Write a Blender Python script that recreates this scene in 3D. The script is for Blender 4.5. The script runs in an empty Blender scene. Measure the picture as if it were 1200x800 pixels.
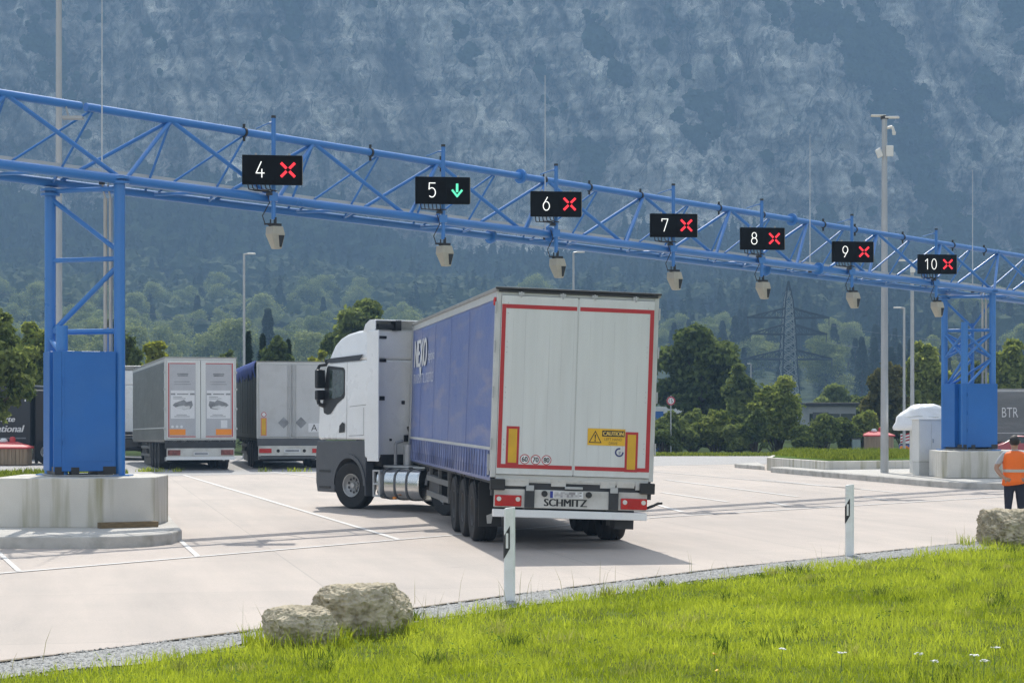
import bpy, bmesh, math, random
import numpy as np
from mathutils import Vector, Matrix, Euler

R = math.radians
S = bpy.context.scene
C = S.collection
F_PX, HOR, CAM_H = 2450.0, 480.0, 2.17      # focal length in photo pixels, horizon row, camera height


def px(x, y, d):
    """a point seen at photo pixel (x, y) standing d metres away"""
    return Vector(((x - 600) / F_PX * d, d, CAM_H - (y - HOR) / F_PX * d))


def pX(x, d):
    return (x - 600) / F_PX * d


# ------------------------------------------------------------------ materials
MATS = {}


def M(name, col, rough=0.55, metal=0.0, var=0.12, scale=3.0, bump=0.0, bscale=60.0, spec=0.5, emit=None, estr=0.0,
      stretch=None, dirt=None, dirt_amt=0.0, dirt_scale=2.0, dirt_stretch=None, coat=0.0):
    if name in MATS:
        return MATS[name]
    m = bpy.data.materials.new(name)
    m.use_nodes = True
    nt = m.node_tree
    N, L = nt.nodes, nt.links
    b = N['Principled BSDF']
    b.inputs['Roughness'].default_value = rough
    b.inputs['Metallic'].default_value = metal
    b.inputs['Specular IOR Level'].default_value = spec
    b.inputs['Coat Weight'].default_value = coat
    tc = N.new('ShaderNodeTexCoord')

    def noise(sc, st, det=5):
        n = N.new('ShaderNodeTexNoise')
        n.inputs['Scale'].default_value = sc
        n.inputs['Detail'].default_value = det
        mp = N.new('ShaderNodeMapping')
        if st:
            mp.inputs['Scale'].default_value = st
        L.new(tc.outputs['Object'], mp.inputs['Vector'])
        L.new(mp.outputs['Vector'], n.inputs['Vector'])
        return n
    if var > 0:
        n = noise(scale, stretch)
        r = N.new('ShaderNodeValToRGB')
        r.color_ramp.elements[0].position = 0.3
        r.color_ramp.elements[1].position = 0.7
        r.color_ramp.elements[0].color = tuple(c * (1 - var) for c in col) + (1,)
        r.color_ramp.elements[1].color = tuple(min(1, c * (1 + var)) for c in col) + (1,)
        L.new(n.outputs['Fac'], r.inputs['Fac'])
        out = r.outputs['Color']
        if dirt:
            n2 = noise(dirt_scale, dirt_stretch, 7)
            r2 = N.new('ShaderNodeValToRGB')
            r2.color_ramp.elements[0].position = 0.5
            r2.color_ramp.elements[1].position = 0.72
            r2.color_ramp.elements[1].color = (dirt_amt,) * 3 + (1,)
            L.new(n2.outputs['Fac'], r2.inputs['Fac'])
            mx = N.new('ShaderNodeMix')
            mx.data_type = 'RGBA'
            L.new(r2.outputs['Color'], mx.inputs[0])
            L.new(out, mx.inputs[6])
            mx.inputs[7].default_value = tuple(dirt) + (1,)
            out = mx.outputs[2]
        L.new(out, b.inputs['Base Color'])
        rr = N.new('ShaderNodeMapRange')
        rr.inputs['To Min'].default_value = max(0.02, rough - 0.08)
        rr.inputs['To Max'].default_value = min(1, rough + 0.1)
        L.new(n.outputs['Fac'], rr.inputs['Value'])
        L.new(rr.outputs['Result'], b.inputs['Roughness'])
    else:
        b.inputs['Base Color'].default_value = tuple(col) + (1,)
    if bump > 0:
        n3 = noise(bscale, stretch, 6)
        bp = N.new('ShaderNodeBump')
        bp.inputs['Strength'].default_value = min(1, bump)
        bp.inputs['Distance'].default_value = 0.02
        L.new(n3.outputs['Fac'], bp.inputs['Height'])
        L.new(bp.outputs['Normal'], b.inputs['Normal'])
    if emit:
        b.inputs['Emission Color'].default_value = tuple(emit) + (1,)
        b.inputs['Emission Strength'].default_value = estr
    MATS[name] = m
    return m


def leaf_mat(name, col, col2, trans=0.4, spec=0.06):
    if name in MATS:
        return MATS[name]
    m = bpy.data.materials.new(name)
    m.use_nodes = True
    nt = m.node_tree
    N, L = nt.nodes, nt.links
    b = N['Principled BSDF']
    b.inputs['Roughness'].default_value = 0.75
    b.inputs['Specular IOR Level'].default_value = spec
    at = N.new('ShaderNodeAttribute')
    at.attribute_name = 'tint'
    r = N.new('ShaderNodeValToRGB')
    r.color_ramp.elements[0].color = tuple(col) + (1,)
    r.color_ramp.elements[1].color = tuple(col2) + (1,)
    L.new(at.outputs['Fac'], r.inputs['Fac'])
    L.new(r.outputs['Color'], b.inputs['Base Color'])
    t = N.new('ShaderNodeBsdfTranslucent')
    hs = N.new('ShaderNodeHueSaturation')
    hs.inputs['Saturation'].default_value = 1.1
    hs.inputs['Value'].default_value = 1.25
    L.new(r.outputs['Color'], hs.inputs['Color'])
    L.new(hs.outputs['Color'], t.inputs['Color'])
    mx = N.new('ShaderNodeMixShader')
    mx.inputs['Fac'].default_value = trans
    L.new(b.outputs['BSDF'], mx.inputs[1])
    L.new(t.outputs['BSDF'], mx.inputs[2])
    L.new(mx.outputs['Shader'], N['Material Output'].inputs['Surface'])
    MATS[name] = m
    return m


# ------------------------------------------------------------------ mesh building
def tag(o, label=None, cat=None, group=None, kind=None):
    if label:
        o['label'] = label
    if cat:
        o['category'] = cat
    if group:
        o['group'] = group
    if kind:
        o['kind'] = kind
    return o


def empty(name, loc=(0, 0, 0), rot=(0, 0, 0), label=None, cat=None, group=None):
    o = bpy.data.objects.new(name, None)
    o.empty_display_size = 0.2
    C.objects.link(o)
    o.location = loc
    o.rotation_euler = rot
    return tag(o, label, cat, group)


class MB:
    def __init__(self):
        self.v, self.f, self.mi = [], [], []
        self.X = Matrix.Identity(4)

    def _add(self, vs, fs, mi=0):
        n = len(self.v)
        self.v += [tuple(self.X @ Vector(p)) for p in vs]
        self.f += [tuple(n + i for i in f) for f in fs]
        self.mi += [mi] * len(fs)
        return self

    def box(self, x0, x1, y0, y1, z0, z1, mi=0):
        vs = [(x0, y0, z0), (x1, y0, z0), (x1, y1, z0), (x0, y1, z0), (x0, y0, z1), (x1, y0, z1), (x1, y1, z1), (x0, y1, z1)]
        return self._add(vs, [(3, 2, 1, 0), (4, 5, 6, 7), (0, 1, 5, 4), (1, 2, 6, 5), (2, 3, 7, 6), (3, 0, 4, 7)], mi)

    def cbox(self, c, s, mi=0):
        return self.box(c[0] - s[0] / 2, c[0] + s[0] / 2, c[1] - s[1] / 2, c[1] + s[1] / 2, c[2] - s[2] / 2, c[2] + s[2] / 2, mi)

    def prism(self, poly, z0, z1, mi=0, plane='xy'):
        """poly: 2-D outline; extruded along the third axis from z0 to z1"""
        n = len(poly)

        def P(a, b, c):
            return {'xy': (a, b, c), 'yz': (c, a, b), 'xz': (a, c, b)}[plane]
        vs = [P(a, b, z0) for a, b in poly] + [P(a, b, z1) for a, b in poly]
        area = sum(poly[i][0] * poly[(i + 1) % n][1] - poly[(i + 1) % n][0] * poly[i][1] for i in range(n))
        fs = [tuple(range(n - 1, -1, -1)), tuple(range(n, 2 * n))] + [(i, (i + 1) % n, n + (i + 1) % n, n + i) for i in range(n)]
        return self._add(vs, fs, mi)

    def quad(self, a, b, c, d, mi=0):
        return self._add([a, b, c, d], [(0, 1, 2, 3)], mi)

    def tube(self, p0, p1, r0, r1=None, seg=12, mi=0, cap=True):
        r1 = r0 if r1 is None else r1
        p0, p1 = Vector(p0), Vector(p1)
        d = (p1 - p0).normalized()
        a = d.orthogonal().normalized()
        b = d.cross(a)
        vs = []
        for p, r in ((p0, r0), (p1, r1)):
            for i in range(seg):
                t = 2 * math.pi * i / seg
                vs.append(p + (a * math.cos(t) + b * math.sin(t)) * r)
        fs = [(i, (i + 1) % seg, seg + (i + 1) % seg, seg + i) for i in range(seg)]
        if cap:
            fs += [tuple(range(seg - 1, -1, -1)), tuple(range(seg, 2 * seg))]
        return self._add(vs, fs, mi)

    def path(self, pts, r, seg=8, mi=0):
        pts = [Vector(p) for p in pts]
        for i in range(len(pts) - 1):
            self.tube(pts[i], pts[i + 1], r if not isinstance(r, (list, tuple)) else r[i], r if not isinstance(r, (list, tuple)) else r[i + 1], seg, mi)
        return self

    def lathe(self, prof, axis='z', seg=24, mi=0, c=(0, 0, 0), closed=False):
        """prof: (radius, along-axis)"""
        vs, fs = [], []
        n = len(prof)
        for i in range(seg):
            t = 2 * math.pi * i / seg
            for r, h in prof:
                x, y = r * math.cos(t), r * math.sin(t)
                p = {'z': (x, y, h), 'x': (h, x, y), 'y': (y, h, x)}[axis]
                vs.append((p[0] + c[0], p[1] + c[1], p[2] + c[2]))
        for i in range(seg):
            j = (i + 1) % seg
            for k in range(n if closed else n - 1):
                k2 = (k + 1) % n
                fs.append((i * n + k, j * n + k, j * n + k2, i * n + k2))
        return self._add(vs, fs, mi)

    def disc(self, c, r, nrm, seg=20, mi=0, th=0.003):
        nrm = Vector(nrm).normalized()
        return self.tube(Vector(c), Vector(c) + nrm * th, r, r, seg, mi)

    def build(self, name, mats, parent=None, smooth=False, bevel=0.0, loc=None, bseg=2, label=None):
        me = bpy.data.meshes.new(name)
        me.from_pydata([tuple(v) for v in self.v], [], self.f)
        mats = mats if isinstance(mats, (list, tuple)) else [mats]
        for m in mats:
            me.materials.append(m)
        if any(self.mi):
            me.polygons.foreach_set('material_index', self.mi)
        bm = bmesh.new()
        bm.from_mesh(me)
        bmesh.ops.recalc_face_normals(bm, faces=bm.faces)
        bm.to_mesh(me)
        bm.free()
        if smooth:
            me.polygons.foreach_set('use_smooth', [True] * len(me.polygons))
            me.set_sharp_from_angle(angle=R(38))
        me.update()
        o = bpy.data.objects.new(name, me)
        C.objects.link(o)
        if parent is not None:
            o.parent = parent
        if loc is not None:
            o.location = loc
        if bevel > 0:
            b = o.modifiers.new('bevel', 'BEVEL')
            b.width = bevel
            b.segments = bseg
            b.limit_method = 'ANGLE'
            b.angle_limit = R(40)
            b.harden_normals = False
        if label:
            o['label'] = label
        return o


def arr_mesh(name, v, f, mat, parent=None, tint=None, smooth=False):
    """mesh from numpy arrays, all faces with the same corner count"""
    me = bpy.data.meshes.new(name)
    v = np.ascontiguousarray(v, dtype=np.float32)
    f = np.ascontiguousarray(f, dtype=np.int32)
    k = f.shape[1]
    me.vertices.add(len(v))
    me.vertices.foreach_set('co', v.ravel())
    me.loops.add(f.size)
    me.loops.foreach_set('vertex_index', f.ravel())
    me.polygons.add(len(f))
    me.polygons.foreach_set('loop_start', np.arange(0, f.size, k, dtype=np.int32))
    me.polygons.foreach_set('loop_total', np.full(len(f), k, dtype=np.int32))
    if smooth:
        me.polygons.foreach_set('use_smooth', np.ones(len(f), dtype=bool))
    me.update(calc_edges=True)
    if tint is not None:
        a = me.attributes.new('tint', 'FLOAT', 'POINT')
        a.data.foreach_set('value', np.ascontiguousarray(tint, dtype=np.float32))
    me.materials.append(mat)
    o = bpy.data.objects.new(name, me)
    C.objects.link(o)
    if parent is not None:
        o.parent = parent
    return o


_txt = {}


def text_geo(s, bold=0.0):
    """outline-filled flat letters of the built-in font, scaled to the unit box"""
    if (s, bold) in _txt:
        return _txt[(s, bold)]
    cu = bpy.data.curves.new('lettering_curve', 'FONT')
    cu.body = s
    cu.resolution_u = 3
    cu.offset = bold
    o = bpy.data.objects.new('lettering_curve', cu)
    C.objects.link(o)
    bpy.context.view_layer.update()
    me = o.to_mesh()
    vs = [v.co.copy() for v in me.vertices]
    fs = [tuple(p.vertices) for p in me.polygons]
    o.to_mesh_clear()
    bpy.data.objects.remove(o)
    bpy.data.curves.remove(cu)
    x0, x1 = min(v.x for v in vs), max(v.x for v in vs)
    y0, y1 = min(v.y for v in vs), max(v.y for v in vs)
    vs = [((v.x - x0) / (x1 - x0), (v.y - y0) / (y1 - y0)) for v in vs]
    _txt[(s, bold)] = (vs, fs)
    return vs, fs


def letters(mb, s, o, u, v, mi=0, slant=0.0, bold=0.0):
    if bold:      # struck several times side by side for a heavier face
        uu, nn = Vector(u).normalized(), Vector(u).cross(Vector(v)).normalized()
        for k in range(5):
            letters(mb, s, Vector(o) + uu * bold * (k / 4 - .5) + nn * .0004 * k, u, v, mi, slant)
        return mb
    """write s in the parallelogram from o spanned by u (reading direction) and v (up)"""
    vs, fs = text_geo(s, bold)
    o, u, v = Vector(o), Vector(u), Vector(v)
    mb._add([o + u * (a + slant * b) + v * b for a, b in vs], fs, mi)
    return mb


def copy_tree(o, parent=None):
    c = o.copy()
    C.objects.link(c)
    if parent is not None:
        c.parent = parent
    for ch in list(KIDS.get(o.name, [])) or [x for x in o.children]:
        copy_tree(ch, c)
    return c


KIDS = {}

# ------------------------------------------------------------------ noise
def _hash(ix, iy, seed):
    h = (ix.astype(np.int64) * 374761393 + iy.astype(np.int64) * 668265263 + seed * 1442695041) & 0xffffffff
    h = ((h ^ (h >> 13)) * 1274126177) & 0xffffffff
    return ((h ^ (h >> 16)) & 0xffff) / 65535.0


def vnoise(x, y, seed=0):
    ix, iy = np.floor(x), np.floor(y)
    fx, fy = x - ix, y - iy
    fx = fx * fx * fx * (fx * (fx * 6 - 15) + 10)
    fy = fy * fy * fy * (fy * (fy * 6 - 15) + 10)
    a, b = _hash(ix, iy, seed), _hash(ix + 1, iy, seed)
    c, d = _hash(ix, iy + 1, seed), _hash(ix + 1, iy + 1, seed)
    return (a + (b - a) * fx) * (1 - fy) + (c + (d - c) * fx) * fy


def fbm(x, y, oct=5, seed=0, gain=0.5, ridge=False):
    s, a, t = 0.0, 1.0, 0.0
    for i in range(oct):
        n = vnoise(x, y, seed + i * 17)
        if ridge:
            n = 1 - np.abs(2 * n - 1)
        s = s + a * n
        t += a
        a *= gain
        x, y = x * 2.03 + 11.3, y * 2.03 - 7.7
    return s / t

# ------------------------------------------------------------------ camera, light, air
cam = bpy.data.objects.new('camera', bpy.data.cameras.new('camera'))
C.objects.link(cam)
cam.location = (0, 0, CAM_H)
cam.rotation_euler = (R(90), 0, 0)
cam.data.sensor_width = 36
cam.data.lens = F_PX / 1200 * 36
cam.data.shift_y = (HOR - 400) / 1200
cam.data.clip_start = 0.1
cam.data.clip_end = 6000
S.camera = cam

SUN_DIR = Vector((-0.24, 3.1, 3.95)).normalized()
EL = math.asin(SUN_DIR.z)
AZ = math.atan2(SUN_DIR.x, SUN_DIR.y)
sun = bpy.data.objects.new('sun', bpy.data.lights.new('sun', 'SUN'))
C.objects.link(sun)
sun.data.energy = 3.4
sun.data.angle = R(0.5)
sun.data.color = (1.0, 0.95, 0.87)
sun.rotation_euler = SUN_DIR.to_track_quat('Z', 'Y').to_euler()
W = bpy.data.worlds.new('World')
S.world = W
W.use_nodes = True
wn = W.node_tree.nodes
sky = wn.new('ShaderNodeTexSky')
sky.sky_type = 'NISHITA'
sky.sun_disc = False
sky.sun_elevation = EL
sky.sun_rotation = AZ
sky.altitude = 500
sky.air_density = 1.0
sky.dust_density = 2.0
soft = wn.new('ShaderNodeHueSaturation')          # a hazy summer sky is paler than clear air
soft.inputs['Saturation'].default_value = 0.15
W.node_tree.links.new(sky.outputs['Color'], soft.inputs['Color'])
W.node_tree.links.new(soft.outputs['Color'], wn['Background'].inputs['Color'])
wn['Background'].inputs['Strength'].default_value = 0.15
S.view_settings.view_transform = 'Standard'
S.view_settings.look = 'None'
S.view_settings.gamma = 1
S.view_settings.use_curve_mapping = False
S.view_settings.exposure = 1.0
S.render.engine = 'CYCLES'
S.cycles.max_bounces = 6
S.cycles.diffuse_bounces = 3
S.cycles.glossy_bounces = 3
S.cycles.transmission_bounces = 4
S.cycles.transparent_max_bounces = 8
S.cycles.volume_bounces = 0
S.cycles.use_denoising = True
S.cycles.denoising_prefilter = 'NONE'

hz = MB().box(-1700, 1700, -600, 1950, -6, 740).build('haze', [], None)
hm = bpy.data.materials.new('haze')
hm.use_nodes = True
hn = hm.node_tree.nodes
hn.remove(hn['Principled BSDF'])
pv = hn.new('ShaderNodeVolumePrincipled')
pv.inputs['Color'].default_value = (0.37, 0.63, 1.0, 1)
pv.inputs['Density'].default_value = 0.00058
pv.inputs['Anisotropy'].default_value = 0.0
hm.node_tree.links.new(pv.outputs['Volume'], hn['Material Output'].inputs['Volume'])
hz.data.materials.append(hm)
tag(hz, kind='stuff')

# ------------------------------------------------------------------ ground
EX = np.array([-60, -30, -14, -8, -4.41, -2.52, 0, 2.93, 7.56, 12, 20, 40, 80.])
EY = np.array([-66, -20, 4, 13, 18.0, 20.6, 24.5, 28.7, 34.3, 40, 51, 78, 132.])


def edge_y(x):
    return np.interp(x, EX, EY)


def inward(x, y):
    return (edge_y(x) - y) * 0.6


def sstep(a, b, x):
    t = np.clip((x - a) / (b - a), 0, 1)
    return t * t * (3 - 2 * t)


def verge_z(x, y):
    x, y = np.asarray(x, float), np.asarray(y, float)
    s = inward(x, y)
    return 0.22 * sstep(1.2, 7, s) + 0.10 * (fbm(x * 0.9, y * 0.9, 3, 5) - 0.5) * sstep(0.8, 2.5, s) + 0.012


def ground_z(x, y):
    dip = sstep(100, 106, y) * sstep(20.6, 23.5, x)
    return -0.06 - 0.6 * dip - 1.2 * sstep(235, 300, y) + 0 * x


def grid_mesh(name, xs, ys, zf, mat):
    X, Y = np.meshgrid(xs, ys)
    Z = zf(X, Y)
    v = np.stack([X, Y, Z], -1).reshape(-1, 3)
    nx, ny = len(xs), len(ys)
    i = (np.arange(ny - 1)[:, None] * nx + np.arange(nx - 1)[None]).ravel()
    f = np.stack([i, i + 1, i + nx + 1, i + nx], -1)
    return arr_mesh(name, v, f, mat, smooth=True)


m_field = M('field_ground', (0.040, 0.060, 0.020), 0.95, var=0.5, scale=0.15, bump=0.6, bscale=3, spec=.03)
xs = np.unique(np.concatenate([np.linspace(-1500, 1500, 41), np.linspace(10, 60, 51)]))
ys = np.unique(np.concatenate([np.linspace(-550, 420, 40), np.linspace(90, 120, 41), np.linspace(230, 320, 12)]))
g = grid_mesh('ground', xs, ys, ground_z, m_field)
tag(g, kind='structure')

# concrete plaza, its slabs laid square to the lanes
LANE = Vector((-0.205, 0.979, 0))
CROSS = Vector((0.979, 0.205, 0))


def concrete_lot_mat():
    m = bpy.data.materials.new('plaza_concrete')
    m.use_nodes = True
    nt = m.node_tree
    N, L = nt.nodes, nt.links
    b = N['Principled BSDF']
    b.inputs['Roughness'].default_value = 0.75
    b.inputs['Specular IOR Level'].default_value = 0.35
    tc = N.new('ShaderNodeTexCoord')
    mp = N.new('ShaderNodeMapping')
    mp.inputs['Rotation'].default_value = (0, 0, -math.atan2(CROSS.y, CROSS.x))
    mp.inputs['Location'].default_value = (1.1, 0.9, 0)
    L.new(tc.outputs['Object'], mp.inputs['Vector'])
    br = N.new('ShaderNodeTexBrick')
    br.offset = 0.0
    br.inputs['Scale'].default_value = 1
    br.inputs['Brick Width'].default_value = 4.1
    br.inputs['Row Height'].default_value = 5.2
    br.inputs['Mortar Size'].default_value = 0.014
    br.inputs['Mortar Smooth'].default_value = 0.3
    br.inputs['Bias'].default_value = 0
    br.inputs['Color1'].default_value = (0.462, 0.420, 0.385, 1)
    br.inputs['Color2'].default_value = (0.437, 0.398, 0.366, 1)
    br.inputs['Mortar'].default_value = (0.365, 0.34, 0.315, 1)
    L.new(mp.outputs['Vector'], br.inputs['Vector'])

    def nz(sc, st, lo, hi, c0, c1, det=6):
        q = N.new('ShaderNodeMapping')
        q.inputs['Scale'].default_value = st
        L.new(mp.outputs['Vector'], q.inputs['Vector'])
        n = N.new('ShaderNodeTexNoise')
        n.inputs['Scale'].default_value = sc
        n.inputs['Detail'].default_value = det
        n.inputs['Roughness'].default_value = 0.6
        L.new(q.outputs['Vector'], n.inputs['Vector'])
        r = N.new('ShaderNodeValToRGB')
        r.color_ramp.elements[0].position = lo
        r.color_ramp.elements[1].position = hi
        r.color_ramp.elements[0].color = (c0, c0, c0, 1)
        r.color_ramp.elements[1].color = (c1, c1 * .985, c1 * .97, 1)
        L.new(n.outputs['Fac'], r.inputs['Fac'])
        return r.outputs['Color'], n

    def mul(a, c):
        x = N.new('ShaderNodeMix')
        x.data_type = 'RGBA'
        x.blend_type = 'MULTIPLY'
        x.inputs[0].default_value = 1
        L.new(a, x.inputs[6])
        L.new(c, x.inputs[7])
        return x.outputs[2]
    c = br.outputs['Color']
    a1, _ = nz(0.25, (1, 1, 1), 0.3, 0.7, 0.90, 1.06)
    a2, _ = nz(1.2, (1, 0.12, 1), 0.30, 0.62, 0.86, 1.03)      # faint tyre tracks along the lanes
    a3, n3 = nz(30, (1, 1, 1), 0.3, 0.7, 0.93, 1.06, 3)
    a4, _ = nz(0.9, (1, 1, 1), 0.24, 0.36, 0.82, 1.0)         # odd darker blotches
    for a in (a1, a2, a3, a4):
        c = mul(c, a)
    L.new(c, b.inputs['Base Color'])
    bp = N.new('ShaderNodeBump')
    bp.inputs['Strength'].default_value = 0.15
    bp.inputs['Distance'].default_value = 0.01
    L.new(n3.outputs['Fac'], bp.inputs['Height'])
    L.new(bp.outputs['Normal'], b.inputs['Normal'])
    return m


m_lot = concrete_lot_mat()
near = [(x, float(edge_y(x))) for x in (-60, -30, -14, -8, -4.41, -2.52, 0, 2.93, 7.56, 12, 20, 40)]
near[-1] = (60, 97)
far = [(26, 97), (20.8, 97.2), (8, 97.5), (-10, 92), (-60, 80)]
lot = MB().prism(near + far, -0.4, 0.0).build('concrete_plaza', m_lot)
tag(lot, kind='structure')
m_asph = M('worn_asphalt', (0.19, 0.19, 0.19), 0.8, var=0.15, scale=1.5, bump=0.2, bscale=80)
rd = MB().prism([(-60, 80.2), (-10, 92.2), (8, 97.7), (20.9, 97.4), (26, 98), (26, 112), (20.6, 111.5), (10, 105.2), (-10, 100.5), (-60, 92)], -0.5, -0.012).build('asphalt_road', m_asph)
tag(rd, kind='structure')
rd2 = MB().prism([(26.1, 100), (90, 100), (90, 140), (20, 140), (20, 112.5), (26.1, 112.5)], -1.0, -0.645).build('lower_parking_road', m_asph)
tag(rd2, kind='structure')
# darker asphalt lane along the parked lorries
m_apron = M('grey_apron', (0.33, 0.32, 0.31), 0.8, var=0.1, scale=0.8, bump=0.15, bscale=60)
ap = MB().prism([(-34, 61.5), (-12.6, 67.6), (-3.0, 74.5), (9, 83.5), (20.5, 84), (20.5, 96), (8, 97), (-10, 91.5), (-34, 85)], -0.3, 0.004).build('parking_apron', m_apron)
tag(ap, kind='structure')

m_line = M('road_paint', (0.60, 0.585, 0.555), 0.6, var=0.06, scale=6, dirt=(0.5, 0.47, 0.44), dirt_amt=0.9, dirt_scale=4)


def strip(p0, p1, w, z=0.009):
    p0, p1 = Vector((p0[0], p0[1], 0)), Vector((p1[0], p1[1], 0))
    d = (p1 - p0).normalized()
    n = Vector((-d.y, d.x, 0)) * w / 2
    u = Vector((0, 0, z))
    return MB().quad(p0 - n + u, p1 - n + u, p1 + n + u, p0 + n + u)


def gp(x, y):
    d = F_PX * CAM_H / (y - HOR)
    return ((x - 600) / F_PX * d, d)


LINES = [(gp(-120, 682), gp(530, 627), .12), (gp(530, 627), gp(772, 606), .12), (gp(772, 606), gp(1175, 582), .13),
         (gp(467, 632), gp(215, 556.5), .105), (gp(232, 652), gp(203, 626), .085), (gp(22, 669), gp(-10, 640), .075),
         (gp(780, 562), gp(935, 582), .12), (gp(893, 562), gp(1060, 578), .12), (gp(775, 577), gp(853, 588), .12),
         (gp(800, 600), gp(772, 592), .12), (gp(925, 593), gp(900, 588), .12), (gp(1040, 586), gp(1010, 582), .12),
         (gp(380, 560), gp(300, 551), .12), (gp(760, 552), gp(1010, 573), .1)]
for a, b, w in LINES:
    tag(strip(a, b, w).build('lane_marking', m_line), kind='structure')
# tar joints across the plaza
m_tar = M('joint_tar', (0.17, 0.16, 0.15), 0.8, var=0.2, scale=4)
for a, b, w in ((gp(190, 596), gp(470, 594), .04), (gp(0, 648), gp(18, 666), .06), (gp(210, 622), gp(236, 596), .03), (gp(230, 655), gp(560, 720), .02)):
    if w == .06:
        tag(strip(a, b, w, 0.006).build('slab_joint', m_tar), kind='structure')

# ------------------------------------------------------------------ verge: gravel, soil, grass
m_soil = M('verge_soil', (0.11, 0.14, 0.03), 0.98, var=0.4, scale=3, bump=0.8, bscale=40, spec=.03)
nu, nv = 90, 60
us = np.linspace(-22, 30, nu)
sv = np.concatenate([np.linspace(0.0, 3, 18), np.linspace(3.2, 30, nv - 18)])
U, Vv = np.meshgrid(us, sv)
YY = edge_y(U) - Vv / 0.6
ZZ = verge_z(U, YY) - 0.012
v = np.stack([U, YY, ZZ], -1).reshape(-1, 3)
i = (np.arange(nv - 1)[:, None] * nu + np.arange(nu - 1)[None]).ravel()
tag(arr_mesh('verge', v, np.stack([i, i + nu, i + nu + 1, i + 1], -1), m_soil, smooth=True), kind='structure')

m_grav = M('gravel_bed', (0.40, 0.40, 0.385), 0.95, var=0.35, scale=45, bump=1.0, bscale=70, spec=.1)
nx_ = 120
us = np.linspace(-10, 18, nx_)
v, f = [], []
rw = 0.95 + 0.35 * (fbm(us * 1.3, us * 0 + 2, 3, 9) - 0.5) * 2
for k in range(nx_):
    v.append((us[k], edge_y(us[k]) - 0.02, 0.006))
    v.append((us[k], edge_y(us[k]) - rw[k] / 0.6, 0.008))
f = [(2 * k, 2 * k + 1, 2 * k + 3, 2 * k + 2) for k in range(nx_ - 1)]
rng = np.random.default_rng(3)
# loose stones on it
ns = 11000
gx = rng.uniform(-6.5, 12, ns)
gs = rng.beta(1.3, 1.6, ns) * 1.15
gy = edge_y(gx) - gs / 0.6
gr = rng.uniform(0.008, 0.022, ns)
octa = np.array([(1, 0, 0), (-1, 0, 0), (0, 1, 0), (0, -1, 0), (0, 0, .7), (0, 0, -.7)])
of = np.array([(0, 2, 4), (2, 1, 4), (1, 3, 4), (3, 0, 4)])
jit = octa[None] * rng.uniform(0.6, 1.3, (ns, 6, 1)) * gr[:, None, None]
an = rng.uniform(0, 6.28, ns)
jx = jit[..., 0] * np.cos(an)[:, None] - jit[..., 1] * np.sin(an)[:, None]
jy = jit[..., 0] * np.sin(an)[:, None] + jit[..., 1] * np.cos(an)[:, None]
sv_ = np.stack([jx + gx[:, None], jy + gy[:, None], jit[..., 2] + 0.012], -1).reshape(-1, 3)
sf_ = (of[None] + np.arange(ns)[:, None, None] * 6).reshape(-1, 3)
base = np.array(v)
bf = np.array([(a, b, c) for a, b, c, d in f] + [(a, c, d) for a, b, c, d in f])
gv = np.concatenate([base, sv_])
gf = np.concatenate([bf, sf_ + len(base)])
go = arr_mesh('gravel', gv, gf, m_grav)
tag(go, 'strip of loose grey gravel between concrete and grass', 'gravel', kind='stuff')


def grass_mesh(name, gx, gy, gz, h, w, tint, mat, rng, lean=0.5):
    n = len(gx)
    a = rng.uniform(0, 2 * np.pi, n)
    la = rng.uniform(0, 2 * np.pi, n)
    ln = rng.uniform(0.1, 1, n) * lean * h
    dx, dy = np.cos(a) * w / 2, np.sin(a) * w / 2
    lx, ly = np.cos(la) * ln, np.sin(la) * ln
    V = np.empty((n, 5, 3))
    V[:, 0] = np.stack([gx - dx, gy - dy, gz], -1)
    V[:, 1] = np.stack([gx + dx, gy + dy, gz], -1)
    V[:, 2] = np.stack([gx + dx * .8 + lx * .35, gy + dy * .8 + ly * .35, gz + h * .55], -1)
    V[:, 3] = np.stack([gx - dx * .8 + lx * .35, gy - dy * .8 + ly * .35, gz + h * .55], -1)
    V[:, 4] = np.stack([gx + lx, gy + ly, gz + h * np.sqrt(np.maximum(0.2, 1 - (ln / h) ** 2 * .5))], -1)
    k = np.arange(n)[:, None] * 5
    F = np.concatenate([k + np.array([[0, 1, 2]]), k + np.array([[0, 2, 3]]), k + np.array([[3, 2, 4]])])
    return arr_mesh(name, V.reshape(-1, 3), F, mat, tint=np.repeat(tint, 5))


m_grass = leaf_mat('verge_grass', (0.18, 0.235, 0.022), (0.50, 0.55, 0.085), 0.5)
m_grass2 = leaf_mat('island_grass', (0.09, 0.125, 0.018), (0.28, 0.31, 0.06), 0.45)
rng = np.random.default_rng(11)
nc = 1260000
gx = rng.uniform(-9.5, 19, nc)
gy = rng.uniform(11.5, 46, nc)
s = inward(gx, gy)
cl = fbm(gx * 1.6, gy * 1.6, 3, 21)
edge = 0.85 + 0.5 * (fbm(gx * 1.1, gy * 1.1, 3, 31) - 0.5) * 2
keep = (s > edge) & (np.abs(gx) < 0.36 * gy + 2.0) & (rng.random(nc) < np.clip((15.5 / gy) ** 1.1, 0, 1))
keep &= rng.random(nc) < np.clip(0.45 + 1.5 * (s - edge), 0, 1)
gx, gy, s, cl = gx[keep], gy[keep], s[keep], cl[keep]
cl2 = fbm(gx * 5, gy * 5, 2, 77)
h = (0.035 + 0.075 * rng.random(len(gx)) ** 1.8) * (0.35 + 1.35 * cl) * (0.6 + 0.9 * cl2)
w = 0.0055 * (1 + 0.04 * (gy - 14)) * (0.7 + 0.7 * rng.random(len(gx)))
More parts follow.
